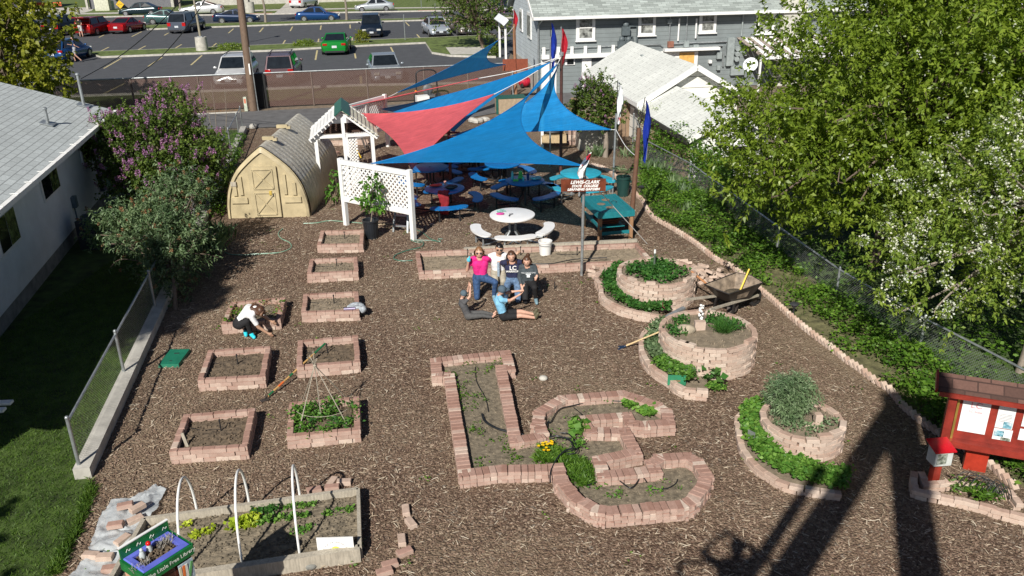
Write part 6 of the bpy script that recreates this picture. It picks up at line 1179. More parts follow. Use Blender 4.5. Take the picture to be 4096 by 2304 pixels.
b.build('painted_books', [mat('book_cream', (.65, .6, .42), .4), mat('book_orange', (.72, .18, .04), .4), mat('book_white', (.7, .68, .6), .4), mat('book_green', (.12, .35, .12), .4)], LBX)
Mw_ = mat('white_ink', (.75, .78, .72), .5); text_obj("The Little Free Library", .064, Mw_, LBX, (.02, -LD/2-.017, z_-.055), (math.pi/2, 0, 0), ext=.001, sx=.95)
b = MB()
for k in (-.22, -.1, .05, .2): b.tube(crom([(k, LD/2-.026, z_+.06), (k+.02, LD/2-.026, z_+.09), (k+.035, LD/2-.026, z_+.06), (k+.05, LD/2-.026, z_+.08)], 4), .003, 4)
b.build('painted_scrolls', Mw_, LBX)
wl = LBX.matrix_basis; bpy.context.view_layer.update(); mw = Matrix.Translation(LBX.location) @ Matrix.Rotation(LBX.rotation_euler.z, 4, 'Z')
for (x, y, lab, m1) in ((-.02, .09, 'red-capped glass ornament on the planter of the library box', 'red'), (-.12, .06, 'clear glass ornament left of the red-capped one on the library box', 'clear')):
 p = mw @ Vector((x, y, z_-.03)); t = thing('glass_ornament', lab, 'ornament', p); MB().lathe([(0, 0), (.03, .01), (.035, .05), (.02, .09), (0, .09)], n=12).build('glass_body', mat('clear_glassy', (.55, .6, .6), .08, .1, 5, spec=.8), t, True); MB().ball((0, 0, .11), .028 if m1 == 'red' else .02, 10, 6).build('cap', mat('glossy_red', (.6, .01, .01), .15) if m1 == 'red' else mat('pale_glass', (.6, .65, .65), .1), t, True)
# plastic sheet
q = NT('clear_plastic_sheet'); q.b.inputs['Base Color'].default_value = (.60, .64, .66, 1); q.b.inputs['Roughness'].default_value = .22; q.b.inputs['Specular IOR Level'].default_value = .8; tr = q.new('ShaderNodeBsdfTransparent'); mx = q.new('ShaderNodeMixShader')
fc = q.ramp(q.noise(5, 4, q.pos()).outputs[0], [(.35, (.6,)*3), (.7, (.85,)*3)]); q.l(fc, mx.inputs[0]); q.l(tr.outputs[0], mx.inputs[1]); q.l(q.b.outputs[0], mx.inputs[2]); q.bump(q.noise(6, 3, q.pos()).outputs[0], .5, .04); q.l(mx.outputs[0], q.out.inputs[0]); M['film'] = q.m
from mathutils import noise as mn
pl = [P(*K(4, 1, x, y)) for x, y in ((1470, 615), (1560, 665), (1520, 740), (1480, 870), (1430, 900), (1330, 1060), (1250, 1180), (1180, 1449), (1100, 1600), (560, 1600), (700, 1449), (790, 1340), (845, 1190), (900, 1040), (950, 910), (1040, 760), (1240, 740))]
px = [(p.x, p.y) for p in pl]; x0, x1 = min(p[0] for p in px), max(p[0] for p in px); y0, y1 = min(p[1] for p in px), max(p[1] for p in px); nx, ny = 70, 110; V = []; F_ = []; ok = np.zeros((ny+1, nx+1), bool)
gx, gy = np.meshgrid(np.linspace(x0, x1, nx+1), np.linspace(y0, y1, ny+1)); ok = inside(gx.ravel(), gy.ravel(), px).reshape(ny+1, nx+1)
for j in range(ny+1):
 for i in range(nx+1):
  v_ = Vector((gx[j, i]*3.3, gy[j, i]*3.3, 1)); w2 = v_+mn.noise_vector(v_)*1.2; h = .04+.09*abs(mn.noise(w2*.8))+.02*abs(mn.noise(w2*2.2)); V.append((gx[j, i]+.03*mn.noise(v_*2), gy[j, i]+.03*mn.noise(v_*2+Vector((9, 0, 0))), h))
for j in range(ny):
 for i in range(nx):
  if ok[j, i] and ok[j+1, i] and ok[j, i+1] and ok[j+1, i+1]: a = j*(nx+1)+i; F_.append((a, a+1, a+nx+2, a+nx+1))
MB().add(V, F_).build('plastic_sheet', M['film'], label='crumpled clear plastic sheeting weighed down with bricks beside the timber bed', cat='plastic sheet', smooth=True)
# kiosk
foot = P(*K4(1285, 238)); best = None
for zt in np.arange(1.2, 2.6, .02):
 A, B = P(3802, 1551, zt), P(4096, 1596, zt); d = (B-A).xy.normalized(); w_ = (foot-A).xy; e_ = abs(w_.x*d.y-w_.y*d.x)
 if best is None or e_ < best[0]: best = (e_, zt, A, B)
KZ = 1.36; A, B = P(3802, 1551, KZ), P(4096, 1596, KZ); kd = (B-A); kd.z = 0; kd.normalize(); print('kiosk', KZ, A, B, kd, foot)
kn = Vector((kd.y, -kd.x, 0)); Kk = thing('notice_kiosk', 'red framed notice board with shingled roof at the right edge', 'notice board', (A.x, A.y, 0), math.atan2(kd.y, kd.x))
kb = HT(Vector((A.x, A.y, 0)), *K4(1030, 112)); KW = 2.3; Mk = mat('brick_red_paint', (.27, .032, .02), .45, .2, 5); print('kb', kb)
MB().box((KW/2, .03, (kb+KZ)/2), (KW, .05, KZ-kb)).build('back_board', Mk, Kk)
MB().box((.05, -.04, (kb+KZ)/2), (.11, .14, KZ-kb)).box((KW-.05, -.04, (kb+KZ)/2), (.11, .14, KZ-kb)).box((KW/2, -.05, kb+.05), (KW-.2, .16, .1)).box((KW/2, -.03, KZ-.04), (KW-.2, .1, .08)).build('frame', Mk, Kk)
for x in (.55, 1.95): MB().box((x, .14, (kb+.3)/2), (.30, .12, kb+.3)).build('leg', mat('bright_red_paint', (.42, .04, .02), .4, .15, 5), Kk)
hr = PL(K(3, 4, 1775, 850), A+Vector((0, 0, 0)), kn); zr = KZ+.2
kr = MB().slab([(-.18, -.2, KZ+.02), (KW+.22, -.2, KZ+.02), (KW+.22, .06, zr), (-.18, .06, zr)], .04).slab([(-.18, .06, zr), (KW+.22, .06, zr), (KW+.22, .34, KZ+.02), (-.18, .34, KZ+.02)], .04).build('roof', shingle_mat('brown_shingles', (.105, .055, .042), 0, .33, .14, .35, .5), Kk)
MB().beam((-.2, -.2, KZ+.02), (-.2, .06, zr), .03, .12).beam((-.16, -.22, KZ-.01), (KW+.2, -.22, KZ-.01), .03, .07).build('roof_trim', Mk, kr)
MB().box((.14, -.02, (kb+KZ)/2), (.03, .03, KZ-kb-.2)).build('hinge_strip', mat('brass_strip', (.45, .32, .08), .4, metal=.6), Kk)
KH = KZ-kb; pap = [(.2, .56, .16, .92, 'cream', 0), (.66, .88, .38, .93, 'white', 1), (.66, .9, .10, .36, 'white', 2), (.98, 1.26, .5, .95, 'white', 3), (.98, 1.24, .18, .44, 'white', 4), (1.34, 1.62, .55, .95, 'white', 5), (1.32, 1.62, .08, .35, 'blue', 6), (1.72, 2.1, .2, .9, 'white', 7)]
Mpap = mat('white_paper', (.78, .80, .80), .6, .03); 
def photo_mat(name, a, b_, c): 
 q = NT(name); n = q.noise(16, 6, q.obj()); q.l(q.ramp(n.outputs[0], [(.35, a), (.5, b_), (.65, c)]), q.b.inputs['Base Color']); return q.m
Mph1 = photo_mat('print_photo_blue', (.03, .08, .10), (.18, .42, .52), (.6, .65, .66)); Mph2 = photo_mat('print_photo_grey', (.04, .05, .04), (.22, .25, .2), (.55, .55, .5))
for (x0_, x1_, f0, f1_, kk, i) in pap:
 z0_, z1_ = kb+.12+f0*(KH-.2), kb+.12+f1_*(KH-.2); o = MB().box(((x0_+x1_)/2, -.0035-.003*(i % 2), (z0_+z1_)/2), (x1_-x0_, .006, z1_-z0_)).build('poster', Mpap if kk != 'blue' else Mph1, Kk)
 w_, h_ = x1_-x0_, z1_-z0_
 if i in (1, 3, 4, 2): MB().box((x0_+w_*.7, -.016, z0_+h_*(.16 if i != 3 else .82)), (w_*.5, .003, h_*.26)).build('printed_photo', Mph1 if i % 2 else Mph2, o)
 if i in (2,): MB().box((x0_+w_*.3, -.016, z0_+h_*.6), (w_*.5, .003, h_*.5)).build('printed_photo', Mph1, o)
 if i in (1, 3, 5, 7): g = MB(); [g.box(((x0_+x1_)/2, -.017, z0_+h_*(.3+.06*k)), (w_*.7, .002, .006)) for k in range(6)]; g.build('text_lines', mat('print_grey', (.4, .4, .42), .6), o)
text_obj("LC", .13, mat('faded_red_print', (.75, .32, .35), .6), Kk, (.38, -.016, KZ-.22), (math.pi/2, 0, 0), ext=.001)
text_obj("LC State", .05, mat('faded_red_print2', (.75, .42, .45), .6), Kk, (.38, -.016, KZ-.32), (math.pi/2, 0, 0), ext=.001)
MB().ball((1.18, -.12, kb+.11), .06, 12, 6, sq=(1.5, .6, .5)).build('stone', mat('tan_stone', (.45, .38, .28), .7, .2, 20), label='flat tan stone lying on the ledge of the red notice board', cat='stone', smooth=True).location = (0, 0, 0)
so = [o for o in bpy.data.objects if o.name.startswith('stone') and 'ledge' in str(o.get('label', ''))][0]
if so: so.matrix_world = Matrix.Translation(Kk.location) @ Matrix.Rotation(Kk.rotation_euler.z, 4, 'Z')
db = P(*K4(965, 325), .0); dh = HT(db, *K4(1010, 125)); t = thing('donation_box', 'red-lidded clear leaflet box on a red post before the notice board', 'leaflet box', db, .1); print('donation', dh)
MB().box((0, 0, (dh-.2)/2), (.11, .11, dh-.2)).build('post', Mk, t); MB().box((0, -.03, dh-.16), (.26, .2, .24)).build('clear_box', mat('clear_acrylic', (.55, .58, .56), .1, .1, 8), t); MB().slab([(-.16, -.16, dh-.03), (.16, -.16, dh-.03), (.16, .12, dh+.04), (-.16, .12, dh+.04)], .02).build('lid', mat('red_acrylic', (.55, .01, .02), .25), t); MB().box((-.03, -.135, dh-.16), (.14, .004, .17)).build('leaflet', Mph2, t)
kbp = [P(*K4(x, y), .16) for x, y in ((870, 265), (872, 350), (960, 372), (1130, 405), (1300, 452), (1560, 520))]; o = kbp[0].copy(); o.z = 0; t = thing('kiosk_bed', 'low curved brick bed of weeds under the red notice board', 'raised bed', o)
b = MB(); lay(b, [p-o for p in kbp], 2, jit=.012, topjit=.005); kb2 = [P(*K4(x, y), .13) for x, y in ((905, 275), (935, 330), (1050, 320), (1180, 335), (1380, 375), (1420, 430))]; lay(b, [p-o for p in kb2], 2, jit=.012, topjit=.005, z0=.003); b.build('brick_border', M['brick2'], t)
b = MB()
for k in range(9): b.tube(crom([PK4 - o for PK4 in [P(*K4(1060+k*30, 330+k*9), .1), P(*K4(1130+k*28, 270+k*7+(k % 3)*12), .3), P(*K4(1230+k*18, 300+k*8), .25), P(*K4(1290+k*12, 400+k*2), .1)]], 5), .007, 5)
b.build('wire_edging', mat('dark_wire', (.03, .035, .035), .5), label='tangle of dark wire edging hoops in the bed under the notice board', cat='wire').location = o
# ================= street side =================
def paint(name, c, m=.35): return mat(name, c, .22, .04, 2, metal=m, spec=.6)
M['cglass'] = mat('car_glass', (.012, .016, .02), .05, .2, 3, spec=.8); M['rim'] = mat('alloy_rim', (.45, .46, .47), .3, .2, 12, metal=.7); M['headl'] = mat('headlight_lens', (.62, .62, .58), .12, .1, 5, spec=.8); M['taill'] = mat('red_taillight', (.45, .008, .008), .15, .2, 5); M['plate'] = mat('number_plate', (.62, .66, .70), .5, .2, 20); M['trim'] = mat('dark_trim', (.025, .025, .028), .5)
KINDS_ = {'sedan': ([(0, .42), (.02, .62), (.10, .74), (.27, .90), (.5, .93), (.80, .98), (.88, .99), (.97, .93), (1, .62)], (.27, .42, .68, .87), 1.45),
 'coupe': ([(0, .42), (.02, .60), (.10, .74), (.32, .88), (.55, .92), (.84, .99), (.93, 1.0), (.985, .92), (1, .58)], (.31, .46, .62, .86), 1.38),
 'suv': ([(0, .5), (.02, .78), (.10, .98), (.25, 1.06), (.5, 1.08), (.8, 1.1), (.93, 1.1), (.985, 1.0), (1, .62)], (.23, .36, .90, .985), 1.72),
 'van': ([(0, .5), (.02, .74), (.08, .90), (.17, 1.02), (.5, 1.06), (.8, 1.08), (.93, 1.08), (.985, 1.0), (1, .6)], (.15, .33, .90, .985), 1.74),
 'wagon': ([(0, .42), (.02, .62), (.10, .76), (.26, .92), (.5, .95), (.8, .98), (.92, .98), (.985, .9), (1, .6)], (.25, .39, .86, .975), 1.5)}
def car(kind, L, W, H, col, loc, ang, label, rack=False, extra=None, tailop=False, wheelcol=None):
 prof, (g0, g1, g2, g3), H0 = KINDS_[kind]; k = H/H0; t = thing('parked_car', label, 'car', (loc.x, loc.y, .008), ang, 'cars parked in the lot and along the street'); P_ = paint('car_paint', col)
 hw = W/2; X = lambda f: L/2-f*L; V = []; S_ = []
 pr = []
 for i in range(len(prof)-1):
  a, c = prof[i], prof[i+1]; m_ = 1 if i in (0, len(prof)-2) else 3
  for j in range(m_): pr.append((a[0]+(c[0]-a[0])*j/m_, a[1]+(c[1]-a[1])*j/m_))
 pr.append(prof[-1])
 for f, z in pr:
  z *= k; e = min(1, .80+.2*min(f, 1-f)/.07); w_ = hw*e; S_.append([(0, .20), (w_*.86, .22), (w_*.98, .34*k), (w_, z*.66), (w_*.975, z*.86), (w_*.88, z-.03), (w_*.6, z+.008), (0, z+.02)])
 n = len(S_[0])
 for (f, _), s in zip(pr, S_):
  x = X(f); V += [(x, -y, z) for y, z in s]+[(x, y, z) for y, z in s[::-1]][1:-1]
 m = 2*n-2; F_ = []
 for i in range(len(pr)-1):
  for j in range(m): F_.append((i*m+j, i*m+(j+1) % m, (i+1)*m+(j+1) % m, (i+1)*m+j))
 F_ += [tuple(range(m))[::-1], tuple(range((len(pr)-1)*m, len(pr)*m))]; MB().add(V, F_).build('body', P_, t, True)
 zb = lambda f: np.interp(f, [p[0] for p in prof], [p[1] for p in prof])*k-.01
 wb_, wr = hw*.93, hw*.74; zr = H
 q = [(X(g0), wb_*.92, zb(g0)), (X(g1), wr*.96, zr-.03), ((X(g1)+X(g2))/2, wr, zr+.015), (X(g2), wr*.96, zr-.03), (X(g3), wb_*.9, zb(g3))]
 V = []; 
 for x, y, z in q: V += [(x, -y, z), (x, y, z)]
 F_ = [(2*i, 2*i+1, 2*i+3, 2*i+2) for i in range(4)]+[(0, 2, 4, 6, 8), (9, 7, 5, 3, 1)]; MB().add(V, F_).build('roof', P_, t)
 def pane(pts, name='window', d=.012):
  pts = [Vector(p) for p in pts]; c = sum(pts, Vector())/len(pts); nrm = (pts[1]-pts[0]).cross(pts[2]-pts[0]).normalized(); ref = c-Vector((0 if abs(nrm.y) > .5 else (X(g1)+X(g2))/2, 0, .8))
  if nrm.dot(ref) < 0: nrm = -nrm
  ii = [c+(p-c)*.90+nrm*d for p in pts]; MB().add(ii, [tuple(range(len(ii)))]).build(name, M['cglass'], t)
 pane([(X(g0), -wb_*.92, zb(g0)), (X(g0), wb_*.92, zb(g0)), (X(g1), wr*.96, zr-.03), (X(g1), -wr*.96, zr-.03)], 'windscreen')
 if not tailop: pane([(X(g3), -wb_*.9, zb(g3)), (X(g3), wb_*.9, zb(g3)), (X(g2), wr*.96, zr-.03), (X(g2), -wr*.96, zr-.03)], 'rear_window')
 gm = (g1+g2)/2; 
 for s in (-1, 1):
  a = lambda f, tp: (X(f), s*(wr*.97 if tp else wb_*.95), (zr-.05 if tp else zb(f)+.04))
  pane([a(g0+.05, 0), a(gm-.01, 0), a(gm-.01, 1), a(g1+.01, 1)]); pane([a(gm+.01, 0), a(g3-.04, 0), a(g2-.005, 1), a(gm+.01, 1)])
  MB().ball((X(g0+.06), s*(hw+.08), zb(g0)+.07), .1, 8, 5, sq=(.6, 1, .7)).build('mirror', P_, t, True)
  MB().box((L/2-.06, s*hw*.66, .64*k), (.1, .32, .13)).build('headlight', M['headl'], t); MB().box((-L/2+.05, s*hw*.68, (.82 if kind in ('suv', 'van', 'wagon') else .78)*k), (.08, .30, .30 if kind in ('suv', 'van') else .14)).build('taillight', M['taill'], t)
  for f in (.18, .80):
   r = .32 if kind not in ('suv',) else .36; w_ = MB().cyl((X(f), s*(hw-.2), r), (X(f), s*(hw+.012), r), r, n=20).build('wheel', M['rubber'], t, True); MB().cyl((X(f), s*(hw+.0), r), (X(f), s*(hw+.022), r), r*.62, n=14).build('rim', M['rim'], w_)
 MB().box((L/2+.0, 0, .42*k), (.05, W*.5, .16)).build('grille', M['trim'], t); MB().box((L/2-.02, 0, .26), (.06, W*.7, .12)).build('bumper_intake', M['trim'], t); MB().box((-L/2+.0, 0, .28), (.06, W*.72, .12)).build('rear_bumper_strip', M['trim'], t); MB().box((-L/2-.012, 0, .62*k), (.02, .34, .16)).build('licence_plate', M['plate'], t); MB().box((L/2+.03, 0, .45*k), (.01, .32, .14)).build('licence_plate', M['plate'], t)
 if rack:
  for s in (-1, 1): MB().beam((X(g1)-.1, s*wr*.85, zr+.07), (X(g2)+.15, s*wr*.85, zr+.07), .04, .04).build('roof_rail', M['trim'], t)
  for x in (X(g1)-.5, X(g2)+.6): MB().beam((x, -wr*.85, zr+.1), (x, wr*.85, zr+.1), .04, .03).build('roof_bar', M['trim'], t)
 if tailop: MB().slab([(X(g2)-.0, -wr, zr+.05), (X(g2)-.0, wr, zr+.05), (X(g2)-1.0, wr, zr+.12), (X(g2)-1.0, -wr, zr+.12)], .07).build('open_tailgate', P_, t); MB().box((X(g3)+.25, 0, zb(g3)+.2), (.06, W*.75, .5)).build('boot_opening', M['trim'], t)
 return t
sA, sB = P(*K(1, 1, 1300, 250)), P(*K(1, 2, 1000, 195)); sd = (sB-sA).normalized(); SA = math.atan2(sd.y, sd.x); LA = math.radians(101.5)
def side(kind, L, W, H, col, pt, right, label, **kw):
 p = P(*K(*pt)); n_ = Vector((-sd.y, sd.x, 0)); return car(kind, L, W, H, col, p+n_*W/2, SA+(0 if right else math.pi), label, **kw)
def endon(kind, L, W, H, col, pt, away, label, ang=LA, **kw):
 p = P(*K(*pt)); d = Vector((math.cos(ang), math.sin(ang), 0)); return car(kind, L, W, H, col, p+d*L/2, ang+(0 if away else math.pi), label, **kw)
side('sedan', 4.6, 1.82, 1.46, (.015, .035, .045), (1, 1, 1302, 152), False, 'dark teal sedan parked at the far kerb, left of the white one')
side('coupe', 4.85, 1.85, 1.44, (.72, .73, .74), (1, 1, 1875, 140), False, 'white sedan parked at the far kerb of the street')
side('sedan', 4.5, 1.78, 1.43, (.48, .52, .55), (1, 2, 1165, 112), False, 'silver compact sedan alone at the far kerb before the lawn')
side('coupe', 4.5, 1.75, 1.42, (.07, .14, .14), (1, 1, 1560, 232), True, 'sage green compact half hidden behind the grey minivan')
side('coupe', 4.5, 1.75, 1.35, (.012, .028, .07), (1, 1, 2205, 222), True, 'dark navy coupe on the street behind the telephone pole')
side('sedan', 4.45, 1.75, 1.42, (.012, .06, .20), (1, 2, 632, 205), True, 'bright blue sedan on the near side of the street')
endon('van', 4.9, 1.9, 1.7, (.75, .75, .75), (1, 2, 425, 80), True, 'white van driving away up the driveway', SA+math.pi/2-.35)
endon('van', 5.1, 2.0, 1.75, (.085, .10, .13), (1, 1, 1660, 318), True, 'slate grey minivan with its rear towards the garden', LA-.22)
endon('suv', 4.4, 1.82, 1.6, (.30, .012, .012), (1, 1, 780, 345), True, 'red hatchback with its tailgate raised', LA-.27, tailop=True)
endon('coupe', 4.6, 1.78, 1.32, (.33, .006, .01), (1, 1, 1090, 322), True, 'bright red coupe next to the hatchback with the raised tailgate', LA-.26)
endon('suv', 4.7, 1.88, 1.75, (.02, .022, .025), (1, 1, 480, 345), True, 'black estate car beside the maple, mostly hidden by its leaves', LA-.28)
endon('sedan', 4.6, 1.8, 1.45, (.50, .52, .54), (1, 1, 120, 350), True, 'pale car behind the maple at the left edge', LA-.28)
endon('wagon', 4.5, 1.8, 1.5, (.01, .07, .22), (1, 1, 500, 600), True, 'blue hatchback behind the maple in the near row', LA-.2)
endon('coupe', 4.84, 1.92, 1.37, (.010, .26, .035), (1, 2, 795, 522), True, 'bright metallic green muscle coupe in the middle of the lot', LA-.08)
endon('suv', 4.9, 1.85, 1.78, (.012, .022, .04), (1, 2, 1140, 358), False, 'dark blue off-roader facing the garden behind a round shrub', LA-.06)
endon('sedan', 4.7, 1.82, 1.48, (.42, .47, .52), (1, 2, 1790, 352), False, 'silver car with a roof rack facing the garden in the far row', LA+.07, rack=True)
endon('sedan', 4.6, 1.8, 1.45, (.20, .17, .15), (1, 2, 2055, 338), False, 'taupe sedan partly behind the lilac tree of the lawn', LA+.1)
endon('wagon', 4.6, 1.8, 1.6, (.72, .73, .73), (1, 1, 2145, 838), False, 'white estate car with roof rails behind the slatted fence', LA-.12, rack=True)
endon('suv', 4.4, 1.82, 1.66, (.16, .10, .11), (1, 2, 290, 812), True, 'dull red-grey off-roader with its rear to the slatted fence', LA-.06, rack=True)
endon('sedan', 4.85, 1.83, 1.46, (.30, .34, .38), (1, 2, 1295, 797), False, 'grey-blue sedan facing the slatted fence below the farthest sail', LA+.01)
endon('sedan', 4.6, 1.8, 1.45, (.02, .03, .035), (1, 2, 2390, 118), False, 'dark car seen past the corner of the white porch', LA+.1)
# street lamp
lp_ = P(*K(1, 1, 1895, 487)); t = thing('street_lamp', 'tall tan lamp post on a thick concrete base in the planted island', 'street lamp', lp_); MB().cyl((0, 0, 0), (0, 0, 1.1), .46, .42, n=24).build('concrete_base', M['concrete'], t, True)
MB().box((0, 0, 1.13), (.35, .35, .08)).build('base_plate', M['galv'], t); MB().cyl((0, 0, 1.1), (-.25, .3, 8.5), .09, .06, n=12).build('pole', mat('tan_pole', (.30, .27, .20), .5), t, True); MB().box((-.25, .0, 8.6), (.35, .8, .15)).build('lamp_head', M['trim'], t)
l2 = P(*K(1, 1, 2340, 118)); t = thing('street_lamp', 'second lamp post on a concrete base beyond the street', 'street lamp', l2); MB().cyl((0, 0, 0), (0, 0, 1.2), .55, n=20).build('concrete_base', M['concrete'], t, True); MB().cyl((0, 0, 1.2), (0, 0, 9), .09, n=10).build('pole', M['trim'], t); MB().box((0, 0, 9.05), (.35, .8, .15)).build('lamp_head', M['trim'], t)
# telephone pole
tp0 = P(*K(1, 1, 2372, 1035)); d_ = ray(*K(1, 1, 2245, 0)); tt = thing('telephone_pole', 'thick brown telephone pole standing at the slatted fence', 'telephone pole', tp0); tpx = PL(K(1, 1, 2245, 0), tp0+Vector((0, 0, 0)), Vector((0, 1, 0))); e_ = (tpx-tp0); top_ = e_*(9.5/e_.z); print('telephone', tp0, e_)
MB().cyl((0, 0, 0), top_, .19, .14, n=14).build('pole', M['pole_wood'], tt, True); MB().cyl((.24, -.05, 0), e_*(3.0/e_.z)+Vector((.17, -.05, 0)), .025).build('conduit', M['galv'], tt, True); MB().box(e_*(2.0/e_.z)+Vector((.1, -.18, 0)), (.07, .02, .5)).build('tag_plate', M['white'], tt); MB().beam(top_-Vector((1.2, 0, .5)), top_+Vector((1.2, 0, -.5)), .1, .12).build('crossarm', M['pole_wood'], tt)
mk = P(*K(1, 1, 2305, 1038)); t = thing('marker_post', 'short pale marker post with an orange label beside the telephone pole', 'post', mk); h_ = HT(mk, *K(1, 1, 2300, 905)); MB().box((0, 0, h_/2), (.15, .1, h_)).build('post', mat('pale_green_plastic', (.50, .55, .45), .5), t); MB().box((0, -.053, h_*.72), (.1, .004, .22)).build('label', mat('orange_label', (.62, .22, .14), .5), t)
for (a_, c_, zz, lab) in ((K(1, 1, 760, 735), K(1, 1, 1665, 40), 2.0, 'twisted black service cable running from the bungalow across the parking lot'), (K(1, 1, 1260, 720), K(1, 1, 1860, 90), 2.0, 'thin black cable crossing the parking lot beside the lamp post')):
 A = P(*a_, 1.9); dB = ray(*c_); Bq = CP+dB*(30/dB.y); c = A.copy(); md_ = (A+Bq)/2-Vector((0, 0, .25)); d2 = (Bq-md_); MB().tube([p-c for p in crom([A, md_, Bq, Bq+d2*.8+Vector((0, 0, .6))], 8)], .018, 5).build('overhead_cable', M['black'], label=lab, cat='cable').location = c
# utility boxes, yellow sign, thin sign posts
ub = P(*K(1, 1, 960, 100)); t = thing('utility_cabinet', 'cream utility cabinet on the far pavement corner', 'cabinet', ub, .12); MB().box((0, .6, .75), (1.7, 1.3, 1.5)).build('cabinet', mat('cream_box', (.66, .66, .52), .6), t); MB().box((0, -.06, .75), (1.5, .02, 1.3)).build('door', mat('cream_door', (.60, .60, .48), .6), t)
ub = P(*K(1, 1, 1052, 90)); MB().cyl((0, 0, 0), (0, 0, 1.05), .3, n=16).ball((0, 0, 1.05), .3, 16, 6, sq=(1, 1, .3)).build('utility_bollard', mat('pale_green_box', (.42, .55, .38), .6), label='pale green round utility pedestal beside the cream cabinet', cat='utility pedestal').location = ub
ys = P(*K(1, 1, 1130, 80)); t = thing('warning_sign', 'yellow diamond warning sign beyond the street', 'sign', ys); hy = HT(ys, *K(1, 1, 1142, 40)); MB().cyl((0, 0, 0), (0, 0, hy), .03).build('post', M['galv'], t); MB().box((0, -.05, hy), (.75, .03, .75), mat=Matrix.Rotation(math.pi/4, 3, 'Y')).build('diamond_plate', mat('sign_yellow', (.80, .50, .03), .5), t); text_obj("SLOW", .22, M['black'], t, (0, -.07, hy), (math.pi/2, 0, 0))
ws = P(*K(1, 1, 1092, 80)); t = thing('small_sign', 'small white sign left of the yellow diamond sign', 'sign', ws); MB().cyl((0, 0, 0), (0, 0, 1.6), .03).build('post', M['galv'], t); MB().box((0, -.04, 1.4), (.4, .02, .5)).build('plate', M['white'], t)
for k, (pt, tp2, lab) in enumerate((((1, 2, 1452, 390), (1437, 135), 'thin metal sign post on the island right of the dark off-roader'), ((1, 2, 1735, 140), (1738, 30), 'thin pole behind the lilac tree by the far kerb'), ((1, 2, 1603, 82), (1598, -20), 'thin green post on the far lawn'))):
 g_ = P(*K(*pt)); h_ = HT(g_, *K(1, 2, *tp2)); MB().cyl((0, 0, 0), (0, 0, h_), .035, n=8).build('sign_post', M['galv'], label=lab, cat='post', smooth=True).location = g_
ob_ = P(*K(1, 1, 60, 88)); t = thing('low_barrier', 'low orange barrier netting on the plaza behind the maple', 'barrier', ob_, .15); MB().box((0, 0, .5), (14, .05, .5)).build('netting', mat('orange_netting', (.72, .13, .05), .7, .3, 3), t)
for k in range(8): MB().cyl((-7+2*k, 0, 0), (-7+2*k, 0, .95), .03).build('barrier_post', M['trim'], t)
# ride-on mower beyond the sails
tr_ = P(*K(1, 2, 1680, 1000)); TR = thing('ride_on_mower', 'ride-on mower with a black roll bar on the alley behind the sails', 'mower', tr_, .3); 
MB().box((-.4, -.3, .45), (.6, .5, .35)).build('hood', M['twhite'], TR); MB().box((.05, .1, .35), (1.1, 1.0, .25)).build('chassis', M['trim'], TR); MB().box((0, 0, .55), (.5, .45, .1)).ball((0, .25, .8), .26, 12, 8, sq=(1, .35, 1)).build('seat', mat('grey_seat', (.12, .125, .13), .5), TR, True)
MB().tube(crom([(-.55, .45, .35), (-.5, .45, 1.2), (-.45, .45, 1.62), (0, .45, 1.72), (.45, .45, 1.62), (.5, .45, 1.2), (.55, .45, .35)], 5), .035, 8).build('roll_bar', M['black'], TR, True)
for x, y, r in ((-.55, .4, .3), (.55, .4, .3), (-.5, -.5, .18), (.5, -.5, .18)): MB().cyl((x-.08, y, r), (x+.08, y, r), r, n=16).build('wheel', M['rubber'], TR)
MB().tube([(-.25, -.25, .9), (-.1, -.35, .92), (.05, -.25, .9)], .015).cyl((-.1, -.3, .5), (-.1, -.28, .92), .02).build('steering_wheel', M['black'], TR); MB().ball((-.62, .1, .78), .06).build('orange_lamp', mat('amber_lens', (.7, .2, .02), .2), TR)
# timber planter and red mower near the gray house, clutter under the far sail
pb2 = P(*K(1, 3, 110, 1060)); t = thing('timber_planter', 'green-edged timber planter box at the foot of the wooden mast', 'planter', pb2, .15); w_ = 1.35
MB().box((0, .4, .35), (w_, .8, .7)).build('box', wood_mat('light_boards', (.36, .28, .19)), t); MB().box((0, .4, .71), (w_+.06, .86, .03)).box((-w_/2, 0, .35), (.1, .06, .72)).build('green_rim', mat('dark_teal_trim', (.01, .10, .08), .5), t)
rm = P(*K(1, 3, 230, 815)); t = thing('red_mower', 'small red and yellow machine beside the white gable wall', 'mower', rm, .4); MB().ball((0, 0, .3), .35, 12, 7, sq=(1.1, .8, .8)).build('cover', mat('red_cover', (.50, .01, .04), .6, .4, 5), t, True); MB().box((.4, -.05, .12), (.25, .25, .2)).build('yellow_tank', mat('yellow_tank', (.8, .6, .02), .4), t)
for x in (-.25, .25): MB().cyl((x-.04, -.2, .12), (x+.04, -.2, .12), .12, n=12).build('wheel', M['rubber'], t)
# little stand and pallet bin under the right sail, shed boxes by the lilac tree
q0 = P(*K(1, 3, 505, 1385)); t = thing('white_stand', 'white framed wooden stand holding a dark kayak-like tub under the right sail', 'stand', q0, .05)
for x in (-.45, 1.05): MB().box((x, .1, .85), (.1, .1, 1.7)).build('post', M['white'], t)
MB().box((.0, .3, .35), (.95, .7, .3)).build('pallet_crate', wood_mat('pale_pallet', (.50, .38, .22)), t); MB().ball((0, .25, .6), .35, 14, 6, sq=(1.2, .7, .35)).build('black_tub', M['black'], t, True); MB().box((0, .75, .95), (1.2, .04, .9)).build('back_panel', wood_mat('brown_panel', (.28, .15, .07)), t)
q0 = P(*K(1, 3, 660, 1350)); b = MB()
for j in range(7):
 for i in range(2): b.brick((i*.2, 0, .07+j*.13), (.19, .19, .125))
b.build('brick_stack', M['brick'], label='stack of red-brown blocks beside the white stand under the right sail', cat='bricks').location = q0
